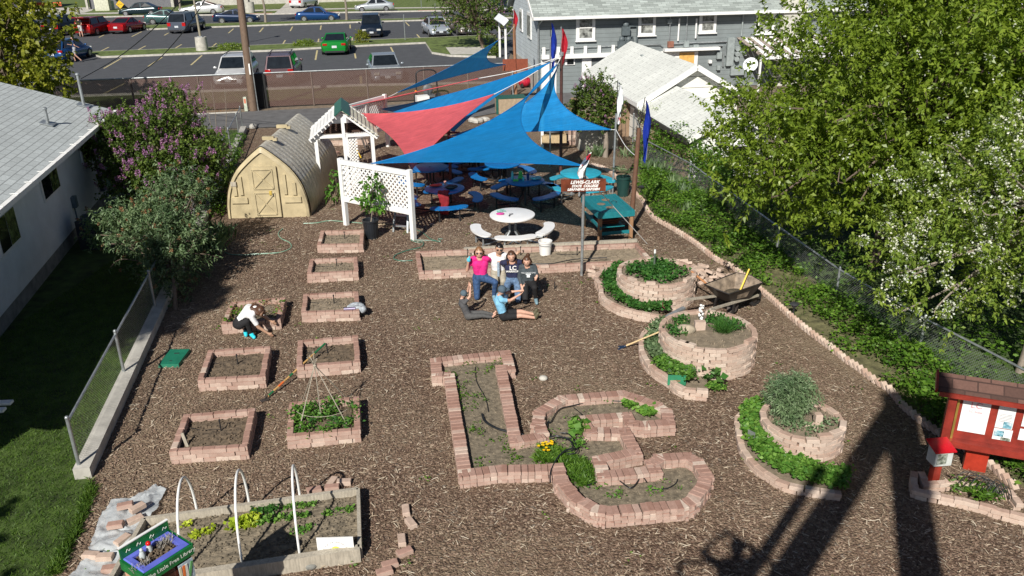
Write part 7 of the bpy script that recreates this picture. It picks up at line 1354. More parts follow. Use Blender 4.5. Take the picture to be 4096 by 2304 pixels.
q0 = P(*K(1, 3, 920, 1400)); t = thing('storage_box', 'beige plastic garden storage cabinet behind the lilac tree trunk', 'storage cabinet', q0, .1); hsb = HT(q0, *K(1, 3, 910, 1150)); MB().box((0, .4, hsb/2), (1.5, .8, hsb)).build('cabinet', mat('beige_plastic', (.50, .49, .43), .5), t)
for x in (-.35, .35): MB().box((x, -.012, hsb/2), (.62, .03, hsb*.85)).build('door', mat('beige_plastic_door', (.54, .53, .47), .5), t)
b = MB()
for k in range(15): b.box((k*.16, 0, .8), (.145, .03, 1.6+.04*math.sin(k*2)))
b.build('board_fence', wood_mat('brown_fence_boards', (.24, .16, .10)), label='short weathered board fence behind the beige storage cabinet', cat='fence').location = P(*K(1, 3, 690, 1330))+Vector((0, .9, 0))
wt = P(*K(2, 3, 900, 210)); t = thing('upturned_barrow', 'mint green upturned wheelbarrow tray leaning on the beige storage cabinet', 'wheelbarrow tray', wt+Vector((0, .25, .25)), .3)
o = MB().lathe([(0, .0), (.28, .02), (.42, .12), (.50, .28), (.47, .28), (.38, .13), (.0, .03)], n=20).build('tray', mat('mint_green_enamel', (.16, .42, .30), .5, .3, 6), t, True); o.scale = (1.15, .75, 1); o.rotation_euler = (1.25, .5, 0)
# ================= people =================
M['skin'] = mat('skin', (.60, .35, .255), .5, .08, 8); M['skin2'] = mat('skin_tan', (.50, .30, .20), .5, .08, 8)
def cloth(name, c, v=.12): return mat(name, c, .85, v, 22, .3, bscale=60)
def capsule(mb, a, b, r0, r1):
 a, b = Vector(a), Vector(b); 
 if (b-a).length > 1e-4: mb.cyl(a, b, r0, r1, n=10)
 mb.ball(a, r0, 10, 6); mb.ball(b, r1, 10, 6)
def remesh(mb, name, vox=.013, it=4):
 o = mb.build(name, []); md = o.modifiers.new('r', 'REMESH'); md.mode = 'VOXEL'; md.voxel_size = vox; ms = o.modifiers.new('s', 'SMOOTH'); ms.iterations = it; ms.factor = .5
 bpy.context.view_layer.update(); me = bpy.data.meshes.new_from_object(o.evaluated_get(bpy.context.evaluated_depsgraph_get())); bpy.data.objects.remove(o)
 n = len(me.vertices); V = np.empty(n*3, np.float32); me.vertices.foreach_get('co', V); N = np.empty(n*3, np.float32); me.vertices.foreach_get('normal', N)
 F_ = [tuple(p.vertices) for p in me.polygons]; return V.reshape(-1, 3), N.reshape(-1, 3), F_
def facemesh(name, V, F_, m, parent):
 me = bpy.data.meshes.new(name); used = sorted({i for f in F_ for i in f}); mp = {k: i for i, k in enumerate(used)}
 me.from_pydata([tuple(V[i]) for i in used], [], [tuple(mp[i] for i in f) for f in F_]); me.polygons.foreach_set('use_smooth', [True]*len(F_)); me.materials.append(m); me.update()
 o = bpy.data.objects.new(name, me); link(o, parent); return o
def person(label, loc, rz, J, wear, hair=None, face=(0, -1, 0), k=1.0, skin='skin', glasses=False, cap=None, extra=(), long=0, vox=.013, cat='person', group=None):
 """J: joint positions, pelvis chest neck head sL eL wL ... (metres); wear: {bone: material key}"""
 J = {a: Vector(b) for a, b in J.items()}; t = thing('person', label, cat, loc, rz, group); mb = MB(); B = []
 def bone(n, a, b, r0, r1): capsule(mb, a, b, r0*k, r1*k); B.append((n, Vector(a), Vector(b)))
 pe, ch, ne, he = J['pelvis'], J['chest'], J['neck'], J['head']; fx = Vector(face).normalized(); sv = (J['sR']-J['sL']).normalized()
 hv = (J['hR']-J['hL']).normalized()
 for s in (-1, 1): bone('torso', pe.lerp(ch, .35)+hv*s*.05*k, ch+sv*s*.075*k, .095, .105)
 for s in (-1, 1): bone('hips', pe+hv*s*.06*k, pe.lerp(ch, .25)+hv*s*.05*k, .115, .10)
 bone('torso', ch, ne-(ne-ch)*.1, .11, .065); bone('neck', ne-(ne-ch)*.2, he-(he-ne)*.3, .05, .048)
 for s in 'LR':
  bone('torso', J['s'+s].lerp(ne, .45), J['s'+s], .06, .055); bone('uparm'+s, J['s'+s], J['e'+s], .052, .041); bone('forearm'+s, J['e'+s], J['w'+s], .040, .026)
  d = (J['w'+s]-J['e'+s]).normalized(); d = Vector(J.get('d'+s, d)).normalized(); pal = J['w'+s]+d*.05*k; bone('hand'+s, J['w'+s], pal, .026, .030)
  u = d.cross(fx) if d.cross(fx).length > .2 else d.cross(Vector((0, 0, 1))); u.normalize(); w_ = d.cross(u)
  for q in range(4):
   b0 = pal+u*(q-1.5)*.017*k+d*.02*k; L = (.062, .072, .067, .052)[q]*k; m_ = b0+d*L*.55+w_*.008*k; bone('hand'+s, b0, m_, .0095, .009); bone('hand'+s, m_, m_+(d*.8+w_*.35).normalized()*L*.5, .009, .0075)
  bone('hand'+s, J['w'+s]+d*.02*k-u*.02*k, J['w'+s]+d*.065*k-u*.052*k, .011, .009)
  bone('thigh'+s, J['h'+s], J['k'+s], .088, .058); bone('shin'+s, J['k'+s], J['a'+s], .058, .036); a_ = J['a'+s]; bone('foot'+s, a_, J['t'+s], .038, .03)
 up = (he-ne).normalized(); hm = MB(); mb.ball(he, .098*k, 14, 10, sq=(.86, .98, 1.16)); mb.ball(he+fx*.03*k-up*.05*k, .068*k, 10, 8); mb.ball(he+fx*.095*k-up*.012*k, .016*k, 6, 5, sq=(1, 1, 1.4)); sd_ = fx.cross(up).normalized()
 for s in (-1, 1): mb.ball(he+sd_*s*.084*k-up*.01*k, .02*k, 6, 5, sq=(.6, 1, 1.3))
 B.append(('head', he-up*.03*k, he+up*.05*k)); V, N, F_ = remesh(mb, 'tmp', vox)
 lab = []; A_ = np.array([list(b[1]) for b in B]); D_ = np.array([list(b[2]-b[1]) for b in B]); L2 = (D_**2).sum(1)+1e-9
 for f in F_:
  c = V[list(f)].mean(0); t_ = np.clip(((c-A_)*D_).sum(1)/L2, 0, 1); d2 = (((A_+D_*t_[:, None])-c)**2).sum(1); i = int(d2.argmin()); lab.append((B[i][0], t_[i]))
 bo = facemesh('body', V, F_, M[skin], t)
 grp = {}
 for f, (n, tt) in zip(F_, lab):
  for key, (m, off_, nm) in wear.items():
   kn_ = key.split('<'); lim = float(kn_[1]) if len(kn_) > 1 else 2
   if n.startswith(kn_[0]) and (n == kn_[0] or n[len(kn_[0]):] in ('L', 'R', '')) and tt <= lim: grp.setdefault(nm, ([], m, off_))[0].append(f); break
 for nm, (fs, m, off_) in grp.items():
  W = V+N*off_+np.array([[.004*mn.noise(Vector(map(float, p))*18)] for p in V[::1]])*N if len(V) < 60000 else V+N*off_
  if nm in ('trainers',):
   for s_ in 'LR': ff = [f for f in fs if np.linalg.norm(V[f[0]]-np.array(J['a'+s_])) < np.linalg.norm(V[f[0]]-np.array(J['a'+('R' if s_ == 'L' else 'L')]))]; (facemesh('shoe', W, ff, m, t) if ff else 0)
  else: facemesh(nm, W, fs, m, t)
 if hair and not cap:
  h = MB(); rs = random.Random(len(label)); h.ball(he-fx*.022*k+up*.022*k, .106*k, 14, 10, sq=(.90, .98, 1.1))
  if long:
   for s in range(9): a = -1.9+3.8*s/8; o_ = (-fx*math.cos(a)+sd_*math.sin(a))*.088*k; capsule(h, he+o_+up*.02, he+o_*1.15-up*long*k-Vector((0, 0, .02*rs.random())), .035*k, .026*k)
  h2 = MB(); Vh, Nh, Fh = remesh(h, 'tmp', .014, 2)
  Fh = [f for f in Fh if not ((Vector(map(float, V_m))-he).dot(fx) > .026*k and -.13*k < (Vector(map(float, V_m))-he).dot(up) < .078*k for V_m in [Vh[list(f)].mean(0)]).__next__()]
  facemesh('hair', Vh, Fh, hair, t)
 if cap:
  c = MB(); c.ball(he+up*.03*k, .112*k, 14, 8, sq=(.95, 1.02, .9)); c.slab([he+fx*.06*k+sd_*.075*k+up*.03*k, he+fx*.06*k-sd_*.075*k+up*.03*k, he+fx*.19*k-sd_*.05*k+up*.01*k, he+fx*.19*k+sd_*.05*k+up*.01*k], .012); c.build('cap', cap, t, True)
  capsule(MB(), he, he, .1, .1)
 if glasses: g = MB(); [g.ball(he+fx*.094*k+sd_*s*.036*k+up*.012*k, .025*k, 8, 6, sq=(1.15, .5, .8)) for s in (-1, 1)]; g.build('sunglasses', M['black'], t)
 elif not cap: g = MB(); [g.ball(he+fx*.092*k+sd_*s*.033*k+up*.012*k, .009*k, 6, 5) for s in (-1, 1)]; g.build('eyes', mat('dark_eye', (.03, .02, .015), .2), t)
 if not cap: MB().ball(he+fx*.092*k-up*.05*k, .02*k, 8, 5, sq=(1.3, .4, .45)).build('mouth', mat('lips', (.55, .16, .13), .4), t)
 return t, J
def Wp(x, y): return (1780+x/2.274, 960+y/2.274)
jean = cloth('blue_jeans', (.035, .085, .20), .25); ljean = cloth('light_jeans', (.12, .20, .33), .25); pink = cloth('magenta_shirt', (.72, .02, .22)); whit = cloth('white_blouse', (.78, .78, .78), .06); navy = cloth('navy_shirt', (.018, .022, .065)); gry = cloth('charcoal_jersey', (.055, .07, .08)); blk = cloth('black_leggings', (.012, .012, .014)); khk = cloth('khaki_trousers', (.42, .38, .30)); lblue = cloth('sky_blue_shirt', (.22, .50, .72)); dgr = cloth('dark_grey_shirt', (.085, .085, .09))
hbr = mat('brown_hair', (.09, .04, .02), .45, .3, 40); hred = mat('auburn_hair', (.26, .13, .06), .45, .3, 40); hbk = mat('black_hair', (.012, .010, .009), .35, .3, 40)
shoeb = mat('teal_grey_shoe', (.20, .32, .38), .6); shoek = mat('dark_shoe', (.05, .05, .06), .6); aqua = mat('bright_aqua_shoe', (.03, .62, .78), .5); SH = ('trainers',)
def std(sh, tr, so, sleeve=.55, pants='long', legs=('shin',)):
 w_ = {'torso': (sh, .010, 'shirt'), 'uparm<%g' % sleeve: (sh, .012, 'shirt'), 'hips': (tr, .008, 'trousers'), 'thigh': (tr, .010, 'trousers')}
 if sleeve > 1: w_['uparm'] = (sh, .012, 'shirt'); w_['forearm<.9'] = (sh, .010, 'shirt')
 if pants == 'long': w_['shin'] = (tr, .010, 'trousers')
 if pants == 'shorts': w_['thigh<.75'] = (tr, .014, 'trousers'); del w_['thigh']
 if so: w_['foot'] = (so, .010, 'trainers')
 return w_
gA = P(*Wp(300, 548)); 
pA, JA = person('woman kneeling in a magenta shirt and jeans, wearing sunglasses and a blue glove', gA, 0, dict(pelvis=(.07, .12, .52), chest=(.07, .10, .84), neck=(.06, .07, 1.0), head=(.06, .04, 1.13), sL=(-.11, .10, .95), sR=(.23, .10, .95), eL=(-.22, .02, .72), wL=(-.18, -.06, .93), dL=(.1, -.05, 1), eR=(.32, .26, .84), wR=(.42, .36, .92), hL=(-.02, .12, .50), hR=(.15, .10, .50), kL=(-.02, .0, .07), aL=(.0, .42, .08), tL=(.0, .52, .05), kR=(.40, -.08, .47), aR=(.36, .02, .09), tR=(.38, -.14, .05)), std(pink, jean, shoeb), hred, glasses=True, long=.03)
MB().ball(JA['wL']+Vector((.01, -.01, .07)), .045, 10, 7, sq=(1, .7, 1.2)).ball(JA['wL']+Vector((.03, -.01, .13)), .025, 8, 5).build('glove', cloth('aqua_glove', (.10, .55, .72)), pA)
gB = P(*Wp(492, 535))+Vector((0, .12, .06))
pB, JB = person('woman kneeling in a white blouse with black hair and sunglasses, second from the left', gB, 0, dict(pelvis=(0, .1, .50), chest=(.0, .08, .80), neck=(.02, .05, .96), head=(.03, .0, 1.09), sL=(-.17, .08, .90), sR=(.17, .08, .90), eL=(-.28, .26, .80), wL=(-.36, .34, .88), eR=(.30, .22, .80), wR=(.40, .26, .86), hL=(-.09, .1, .48), hR=(.09, .1, .48), kL=(-.08, -.12, .08), aL=(-.12, .3, .08), tL=(-.12, .4, .05), kR=(.10, -.22, .42), aR=(.08, -.1, .08), tR=(.08, -.26, .05)), std(whit, khk, shoek), hbk, glasses=True, long=.0, skin='skin2')
MB().box((0, -.135, .66), (.05, .012, .34)).build('trouser_drape', mat('pattern_print', (.35, .45, .55), .8, .5, 60), pB)
gC = P(*Wp(615, 560))
pC, JC = person('smiling woman kneeling in a navy shirt and light jeans with long dark hair', gC, 0, dict(pelvis=(.02, .16, .46), chest=(.02, .14, .77), neck=(.0, .1, .93), head=(-.01, .05, 1.06), sL=(-.17, .14, .88), sR=(.19, .14, .88), eL=(-.28, .26, .84), wL=(-.38, .32, .88), eR=(.32, .26, .78), wR=(.48, .26, .74), hL=(-.08, .15, .44), hR=(.12, .15, .44), kL=(-.14, -.18, .36), aL=(-.14, -.02, .08), tL=(-.16, -.18, .05), kR=(.12, -.1, .08), aR=(.12, .3, .08), tR=(.12, .4, .05)), std(navy, ljean, shoeb), hbr, long=.22)
text_obj("LC", .13, M['white'], pC, (.02, -.005, .83), (math.pi/2, 0, 0), ext=.001, bold=.004).location = (.02, .0, .80); text_obj("WARRIORS", .062, M['white'], pC, (.02, 0, .72), (math.pi/2, 0, 0), ext=.001, bold=.002)
gD = P(*Wp(760, 575))
pD, JD = person('woman kneeling in a charcoal jersey and black leggings making a V sign', gD, 0, dict(pelvis=(.0, .14, .46), chest=(.0, .1, .74), neck=(-.02, .06, .88), head=(-.03, .0, 1.0), sL=(-.15, .12, .82), sR=(.14, .1, .82), eL=(-.2, .14, .58), wL=(-.16, .0, .44), eR=(.20, .02, .58), wR=(.15, -.16, .62), dR=(.3, -.1, .9), hL=(-.08, .13, .44), hR=(.08, .13, .44), kL=(-.07, -.06, .08), aL=(-.08, .34, .08), tL=(-.08, .44, .05), kR=(.13, -.14, .44), aR=(.16, .04, .09), tR=(.18, -.13, .05)), std(gry, blk, shoeb, 2), hbr, k=.94, face=(-.2, -1, -.1), long=.02)
MB().ball((-.0, .06, 1.12), .05, 8, 6).build('hair_bun', hbr, pD); text_obj("YELLOWSTONE", .045, M['siding_w'], pD, (0, -.02, .74), (math.pi/2, 0, 0), ext=.001)
MB().box((0, -.012, .66), (.07, .012, .07)).box((0, -.012, .70), (.11, .012, .025)).build('print_emblem', M['siding_w'], pD)
for o in [x for x in COL.objects if x.name.startswith('lettering') and x.parent in (pC, pD)]: o.location.y = (.16 if x is None else {True: .005, False: -.035}[o.parent is pC])
gE = P(*Wp(235, 725)); s_ = {'torso': (dgr, .010, 'shirt'), 'uparm<.6': (dgr, .012, 'shirt'), 'hips': (cloth('grey_trousers', (.09, .09, .09)), .008, 'trousers'), 'thigh': (cloth('grey_trousers2', (.09, .09, .09)), .010, 'trousers'), 'shin': (cloth('grey_trousers3', (.09, .09, .09)), .010, 'trousers')}
person('small boy in dark grey clothes and a cap sitting barefoot with arms raised', gE, 0, dict(pelvis=(-.05, .02, .10), chest=(-.16, .04, .35), neck=(-.19, .05, .46), head=(-.14, .06, .57), sL=(-.18, .15, .42), sR=(-.12, -.05, .42), eL=(-.05, .14, .60), wL=(-.02, .10, .76), eR=(.0, -.02, .55), wR=(.01, .05, .72), hL=(-.03, .08, .10), hR=(-.03, -.05, .10), kL=(.24, .10, .12), aL=(.48, .10, .07), tL=(.54, .10, .14), kR=(.24, -.04, .11), aR=(.46, -.02, .06), tR=(.53, -.02, .13)), s_, face=(.6, .75, .1), cap=cloth('grey_blue_cap', (.09, .13, .16)), k=.72)
gF = P(*Wp(545, 728)); person('boy in a sky blue shirt, black shorts, clogs and a cap sitting on the mulch', gF, 0, dict(pelvis=(-.02, .0, .12), chest=(-.12, .02, .42), neck=(-.12, .02, .56), head=(-.06, .02, .68), sL=(-.12, .16, .51), sR=(-.06, -.12, .51), eL=(.1, .2, .56), wL=(.3, .16, .60), eR=(.12, -.06, .48), wR=(.3, .02, .56), hL=(0, .09, .11), hR=(0, -.07, .11), kL=(.34, .12, .14), aL=(.62, .12, .07), tL=(.68, .12, .17), kR=(.34, -.07, .13), aR=(.64, -.06, .07), tR=(.70, -.06, .17)), {**std(lblue, blk, shoek, .6, 'shorts'), 'foot': (mat('olive_clog', (.10, .09, .05), .6), .018, 'trainers')}, face=(.95, .25, .05), cap=cloth('slate_cap', (.07, .11, .15)), k=.88)
def W2(x, y): return (860+x/3.276, 1150+y/3.276)
gG = P(*W2(440, 668)); person('crouching woman in a white shirt and aqua shoes weeding a brick bed', gG, 0, dict(pelvis=(-.16, .06, .34), chest=(.06, .08, .58), neck=(.22, .06, .64), head=(.32, .03, .60), sL=(.12, .22, .56), sR=(.15, -.08, .53), eL=(.30, .26, .38), wL=(.42, .28, .26), eR=(.26, -.06, .28), wR=(.42, -.03, .13), hL=(-.14, .14, .32), hR=(-.14, -.03, .32), kL=(.04, .22, .40), aL=(-.10, .17, .09), tL=(-.20, .02, .05) if False else (-.06, .05, .05), kR=(.04, -.06, .42), aR=(.05, .04, .09), tR=(.14, -.06, .05)), std(whit, blk, aqua, .75), hbr, face=(.75, -.1, -.65), long=.12, skin='skin2')
# two people by the cars
gH = P(*K(1, 1, 765, 350)); std0 = dict(pelvis=(0, 0, .95), chest=(0, 0, 1.28), neck=(0, 0, 1.5), head=(0, .0, 1.64), sL=(-.2, 0, 1.42), sR=(.2, 0, 1.42), eL=(-.25, .08, 1.15), wL=(-.2, .25, 1.05), eR=(.25, .08, 1.15), wR=(.2, .25, 1.05), hL=(-.1, 0, .92), hR=(.1, 0, .92), kL=(-.11, -.02, .5), aL=(-.12, 0, .09), tL=(-.12, -.14, .05), kR=(.11, -.02, .5), aR=(.12, 0, .09), tR=(.12, -.14, .05))
person('standing figure in pale shorts at the raised tailgate of the red hatchback', gH, math.pi, std0, std(blk, cloth('pale_shorts', (.6, .6, .58)), shoek, .6, 'shorts'), hbr, vox=.02)
gI = P(*K(1, 1, 722, 582)); person('person in a dark blue top leaning forward beside the blue hatchback', gI, -1.2, {**std0, 'kL': (-.11, -.18, .52), 'aL': (-.12, -.1, .09), 'tL': (-.12, -.24, .05), 'aR': (.12, .3, .12), 'tR': (.12, .18, .05), 'wL': (-.2, -.3, 1.2), 'eL': (-.25, -.1, 1.15)}, std(cloth('blue_top', (.02, .05, .13)), cloth('grey_shorts', (.35, .36, .38)), shoek, .6, 'shorts'), hbk, vox=.02)
# ---------- boom lift behind the camera (its shadow falls across the picture) ----------
Mor = mat('lift_paint', (.55, .20, .03), .4); BLf = thing('boom_lift', 'articulated boom lift with basket whose shadow crosses the mulch at the lower right', 'boom lift', (1.8, -1.6, 0)); bo = Vector(BLf.location)
EL = Vector((2.45, -1.16, 11.0)); bk0 = Vector((.05, -.45, 6.15))
def RB(a, b, w_, h, nm): MB().beam(Vector(a)-bo, Vector(b)-bo, w_, h).build(nm, Mor, BLf)
RB(EL, bk0+Vector((.1, -.2, .2)), .30, .34, 'upper_boom'); RB(EL.lerp(bk0, .4)+Vector((-.3, .24, .05)), bk0+Vector((-.2, .02, .2)), .13, .13, 'levelling_rod'); RB(EL+Vector((.05, 0, .15)), (1.95, -1.3, 5.2), .42, .42, 'lower_boom'); RB((2.1, -1.28, 5.6), (1.8, -1.35, .9), .52, .5, 'lower_boom_section')
MB().box(EL-bo, (.4, .4, .5)).box(Vector((2.0, -1.28, 5.4))-bo, (.55, .5, .55)).build('knuckle', Mor, BLf); MB().box((0, 0, .75), (1.3, 2.0, .6)).box((0, 0, 1.2), (.9, 1.2, .5)).build('chassis', Mor, BLf)
for x in (-.75, .75):
 for y in (-.8, .8): MB().cyl((x-.12, y, .35), (x+.12, y, .35), .35, n=16).build('wheel', M['rubber'], BLf)
b = MB()
for z in (0, .5, .92):
 c4 = [bk0+Vector((sx, sy, z)) for sx, sy in ((-.6, -.35), (.6, -.35), (.6, .35), (-.6, .35))]
 for i in range(4): b.beam(c4[i]-bo, c4[(i+1) % 4]-bo, .035, .035)
for sx in (-.6, .6):
 for sy in (-.35, .35): b.beam(bk0+Vector((sx, sy, 0))-bo, bk0+Vector((sx, sy, .92))-bo, .035, .035)
b.box(bk0-bo, (1.2, .7, .05)); b.build('basket', Mor, BLf)
person('photographer standing in the lift basket with both arms raised around a camera', (0, 0, 5.74), 0, dict(pelvis=(.12, -.20, .92), chest=(.15, -.17, 1.2), neck=(.17, -.13, 1.40), head=(.19, -.10, 1.55), sL=(-.04, -.16, 1.32), sR=(.36, -.16, 1.32), eL=(-.27, -.13, 1.50), wL=(-.10, -.13, 1.74), eR=(.42, -.12, 1.52), wR=(.10, -.13, 1.78), hL=(.03, -.2, .90), hR=(.22, -.2, .90), kL=(.02, -.2, .66), aL=(.02, -.22, .50), tL=(.02, -.12, .47), kR=(.22, -.2, .66), aR=(.22, -.22, .50), tR=(.22, -.12, .47), dL=(.8, 0, .5), dR=(-.8, 0, .5)), std(navy, jean, shoek), hbr, face=(0, 1, -.3), vox=.018, k=1.15)
# ================= vegetation =================
def nrm(a): return a/np.maximum(np.linalg.norm(a, axis=1, keepdims=True), 1e-6)
def leafV(C, D_, L, wr=.5, droop=.15, fold=.12, up=.7):
 n = len(C); D_ = nrm(D_); u = RNG.normal(0, .5, (n, 3)); u[:, 2] += up; S = nrm(np.cross(D_, u)); Nn = np.cross(S, D_); L = L[:, None]; w_ = wr*L/2
 V = np.zeros((n, 4, 3)); V[:, 0] = C; tip = C+D_*L; tip[:, 2] -= (droop*L)[:, 0]; mid = C+D_*L*.45; V[:, 2] = tip; V[:, 1] = mid+S*w_+Nn*w_*fold*2; V[:, 3] = mid-S*w_+Nn*w_*fold*2
 return V.reshape(-1, 3), np.arange(n*4).reshape(n, 4)
LG = {'cherry': leafmat('cherry_leaves', (.125, .2, .02), (.19, .275, .028), (.28, .37, .06), .38, .38, .45), 'pear': leafmat('pear_leaves', (.15, .23, .035), (.22, .32, .05), (.32, .40, .08), .38, .4, .4),
 'maple': leafmat('maple_leaves', (.14, .17, .02), (.23, .26, .03), (.34, .34, .045), .4), 'lilac': leafmat('lilac_leaves', (.06, .11, .022), (.105, .17, .033), (.17, .235, .05), .3), 'mauve': leafmat('lilac_blossom', (.33, .13, .33), (.44, .21, .44), (.56, .32, .55), .3),
 'bud': leafmat('grey_green_leaves', (.08, .14, .065), (.13, .20, .095), (.22, .30, .17), .22), 'white': leafmat('white_blossom', (.72, .74, .68), (.8, .82, .78), (.84, .85, .8), .3), 'spike': leafmat('dry_flower_spikes', (.17, .09, .045), (.25, .14, .07), (.34, .2, .11), .1),
 'gc': leafmat('ground_cover_leaves', (.055, .13, .015), (.10, .21, .025), (.17, .30, .04), .32), 'straw': leafmat('strawberry_leaves', (.03, .11, .02), (.05, .16, .03), (.10, .22, .05), .25), 'mint': leafmat('fresh_herb_leaves', (.07, .19, .03), (.12, .27, .04), (.2, .36, .07), .3), 'lav': leafmat('lavender_leaves', (.09, .16, .075), (.14, .22, .11), (.23, .31, .19), .15),
 'blade': leafmat('grass_blades', (.04, .095, .01), (.075, .15, .018), (.12, .20, .03), .3), 'lime': leafmat('lettuce_leaves', (.35, .45, .03), (.45, .55, .04), (.52, .6, .08), .3), 'red': leafmat('red_leaves', (.16, .05, .05), (.24, .08, .07), (.3, .12, .1), .3), 'yellow': leafmat('yellow_petals', (.75, .48, .01), (.8, .55, .01), (.85, .62, .02), .2), 'dry': leafmat('dry_leaves', (.20, .10, .05), (.30, .17, .08), (.4, .26, .14), .1)}
def shoots(center, R_, nc, npr, L, sl, seed, shell=.55, upb=.35, gap=.0, zmin=None, bias=.25, lump=.3, lf=2.2, spread=.9):
 rg = np.random.default_rng(seed); d = nrm(rg.normal(0, 1, (nc, 3))+np.array([0, 0, bias])); ph = np.array([mn.noise(Vector((x*lf+seed, y*lf, z*lf))) for x, y, z in d]); ph2 = np.array([mn.noise(Vector((x*5.5+seed, y*5.5, z*5.5))) for x, y, z in d])
 r = rg.uniform(shell**2, 1, nc)**.5*(1+lump*ph*1.6+lump*.6*ph2); k = ph2 > gap-1; d, r = d[k], r[k]; c = np.array(center)+d*r[:, None]*np.array(R_)
 if zmin is not None: k = c[:, 2] > zmin; c, d = c[k], d[k]
 ax = nrm(d*.8+rg.normal(0, .45, d.shape)+np.array([0, 0, upb])); n = len(c); sl_ = sl*rg.uniform(.5, 1.3, n)
 t = np.tile((np.arange(npr)+.5)/npr, (n, 1))+rg.uniform(-.04, .04, (n, npr)); C = c[:, None]+ax[:, None]*(t*sl_[:, None])[..., None]; e = nrm(rg.normal(0, 1, (n*npr, 3))).reshape(n, npr, 3)
 D_ = e*spread+ax[:, None]*.45; Lq = L*rg.uniform(.6, 1.25, (n, npr)); return C.reshape(-1, 3), D_.reshape(-1, 3), Lq.reshape(-1), c, ax, sl_
def plant(name, label, cat, base, blobs, leaf, L, nc, npr, sl, trunk=None, flowers=None, group=None, barkm='bark', wr=.5, droop=.25, seed=1, twigs=80, kw=None, tr=.12, part='crown'):
 kw = kw or {}; base = Vector(base); t = thing(name, label, cat, base, group=group); Vs, Qs, n0 = [], [], 0; tips = []; tot = sum(b[1][0]*b[1][1]*b[1][2] for b in blobs)**1.0
 for i, (c, R_) in enumerate(blobs):
  nn = max(8, int(nc*(R_[0]*R_[1]*R_[2])/tot)); C, D_, Lq, cc, ax, s_ = shoots((c[0], c[1], c[2]), R_, nn, npr, L, sl, seed+i*7, **kw); V, Q = leafV(C, D_, Lq, wr, droop); Vs.append(V); Qs.append(Q+n0); n0 += len(V); tips += [(Vector(map(float, a)), Vector(map(float, b)), float(s)) for a, b, s in zip(cc, ax, s_)]
 V = np.concatenate(Vs)-np.array(base); npmesh(part, V, np.concatenate(Qs), LG[leaf], parent=t)
 if trunk:
  b = MB(); T_ = [Vector(p)-base for p in trunk]; b.tube(crom(T_, 4), list(np.linspace(tr, tr*.45, (len(T_)-1)*4+1)), 9); b.build('trunk', M[barkm], t, True)
  rs = random.Random(seed); b = MB(); top = T_[-1]; mid = T_[len(T_)//2]
  for a, ax, s in rs.sample(tips, min(twigs, len(tips))):
   q = a-base; o = top.lerp(mid, rs.random()); m_ = o.lerp(q, .55)+Vector((rs.uniform(-.2, .2), rs.uniform(-.2, .2), .12))*(q-o).length*.3; b.tube(crom([o, m_, q, q+ax*s*.8], 3), list(np.linspace(tr*.32, .006, 10)), 5)
  b.build('limbs', M[barkm], t, True)
 if flowers:
  fk, nf, fr_, fn_, fl_, ctl = flowers; rg = np.random.default_rng(seed+50); pick = [tips[i] for i in rg.choice(len(tips), min(nf, len(tips)), replace=False)]; C = []; D_ = []
  for a, ax, s in pick:
   o = np.array(a)+np.array(ax)*s*(1.0 if ctl else .5); g = rg.normal(0, 1, (fn_, 3)); g = nrm(g)
   if ctl: tt = rg.uniform(0, 1, fn_)[:, None]; axx = nrm((np.array(ax)*(.5)+np.array([0, 0, .8]))[None])[0] if ctl == 1 else np.array(ax); C.append(o+axx*tt*fr_*2.4+g*fr_*(1-tt*.85)*.6); D_.append(g)
   else: C.append(o+g*fr_); D_.append(g)
  C = np.concatenate(C); V, Q = leafV(C, np.concatenate(D_), np.full(len(C), fl_), .9, 0, .1); npmesh('blossom', V-np.array(base), Q, LG[fk], parent=t)
 return t
ct = P(3490, 1075); 
plant('cherry_tree', 'big leafy green cherry tree filling the right side behind the sagging fence', 'tree', ct, [((10.2, 19.5, 3.7), (4.3, 4.2, 2.9)), ((6.9, 17.9, 2.6), (2.1, 2.2, 1.4)), ((11.0, 16.8, 3.6), (2.6, 2.2, 2.2)), ((9.7, 20.2, 5.6), (1.9, 2, 1.7)), ((6.3, 19.8, 2.9), (1.6, 1.5, 1.3)), ((12.2, 22, 5.8), (3.4, 3, 2.2))], 'cherry', .125, 9500, 18, .42,
      trunk=[ct, ct+Vector((.2, .2, 1.2)), (9.6, 19.3, 2.6), (9.9, 19.6, 4.0)], flowers=('white', 240, .07, 14, .045, 0), barkm='bark', seed=3, twigs=150, tr=.13, kw=dict(gap=.12, shell=.35, upb=.55, lump=.32, lf=2.6))
# upright leader shoots at the crown's top
ptb = P(4080, 1490); 
plant('pear_tree', 'white blossoming pear tree at the right edge behind the notice board', 'tree', ptb, [((9.5, 13.9, 3.0), (2.7, 2.3, 1.7)), ((7.7, 13.6, 2.0), (1.5, 1.3, .9)), ((10.7, 14.4, 3.6), (2.0, 1.8, 1.3))], 'pear', .085, 3600, 15, .36, trunk=[ptb, ptb+Vector((.1, .1, 1.0)), (9.4, 13.9, 2.2), (9.5, 13.9, 3.1)], flowers=('white', 850, .08, 30, .04, 0), barkm='greybark', seed=11, twigs=90, tr=.09, kw=dict(shell=.4, upb=.3, lump=.3))
plant('maple_tree', 'yellow-green maple at the top left behind the bungalow', 'tree', (-20.5, 35, 0), [((-20.6, 34.5, 3.7), (2.9, 2.4, 2.2)), ((-18.6, 33.5, 2.3), (1.4, 1.3, 1.2)), ((-22, 35, 5.4), (2.6, 2, 2))], 'maple', .17, 1900, 11, .4, trunk=[(-20.5, 35, 0), (-20.4, 34.8, 2), (-20.5, 34.6, 3.8)], seed=21, twigs=70, tr=.11, wr=.85, kw=dict(shell=.4, lump=.35))
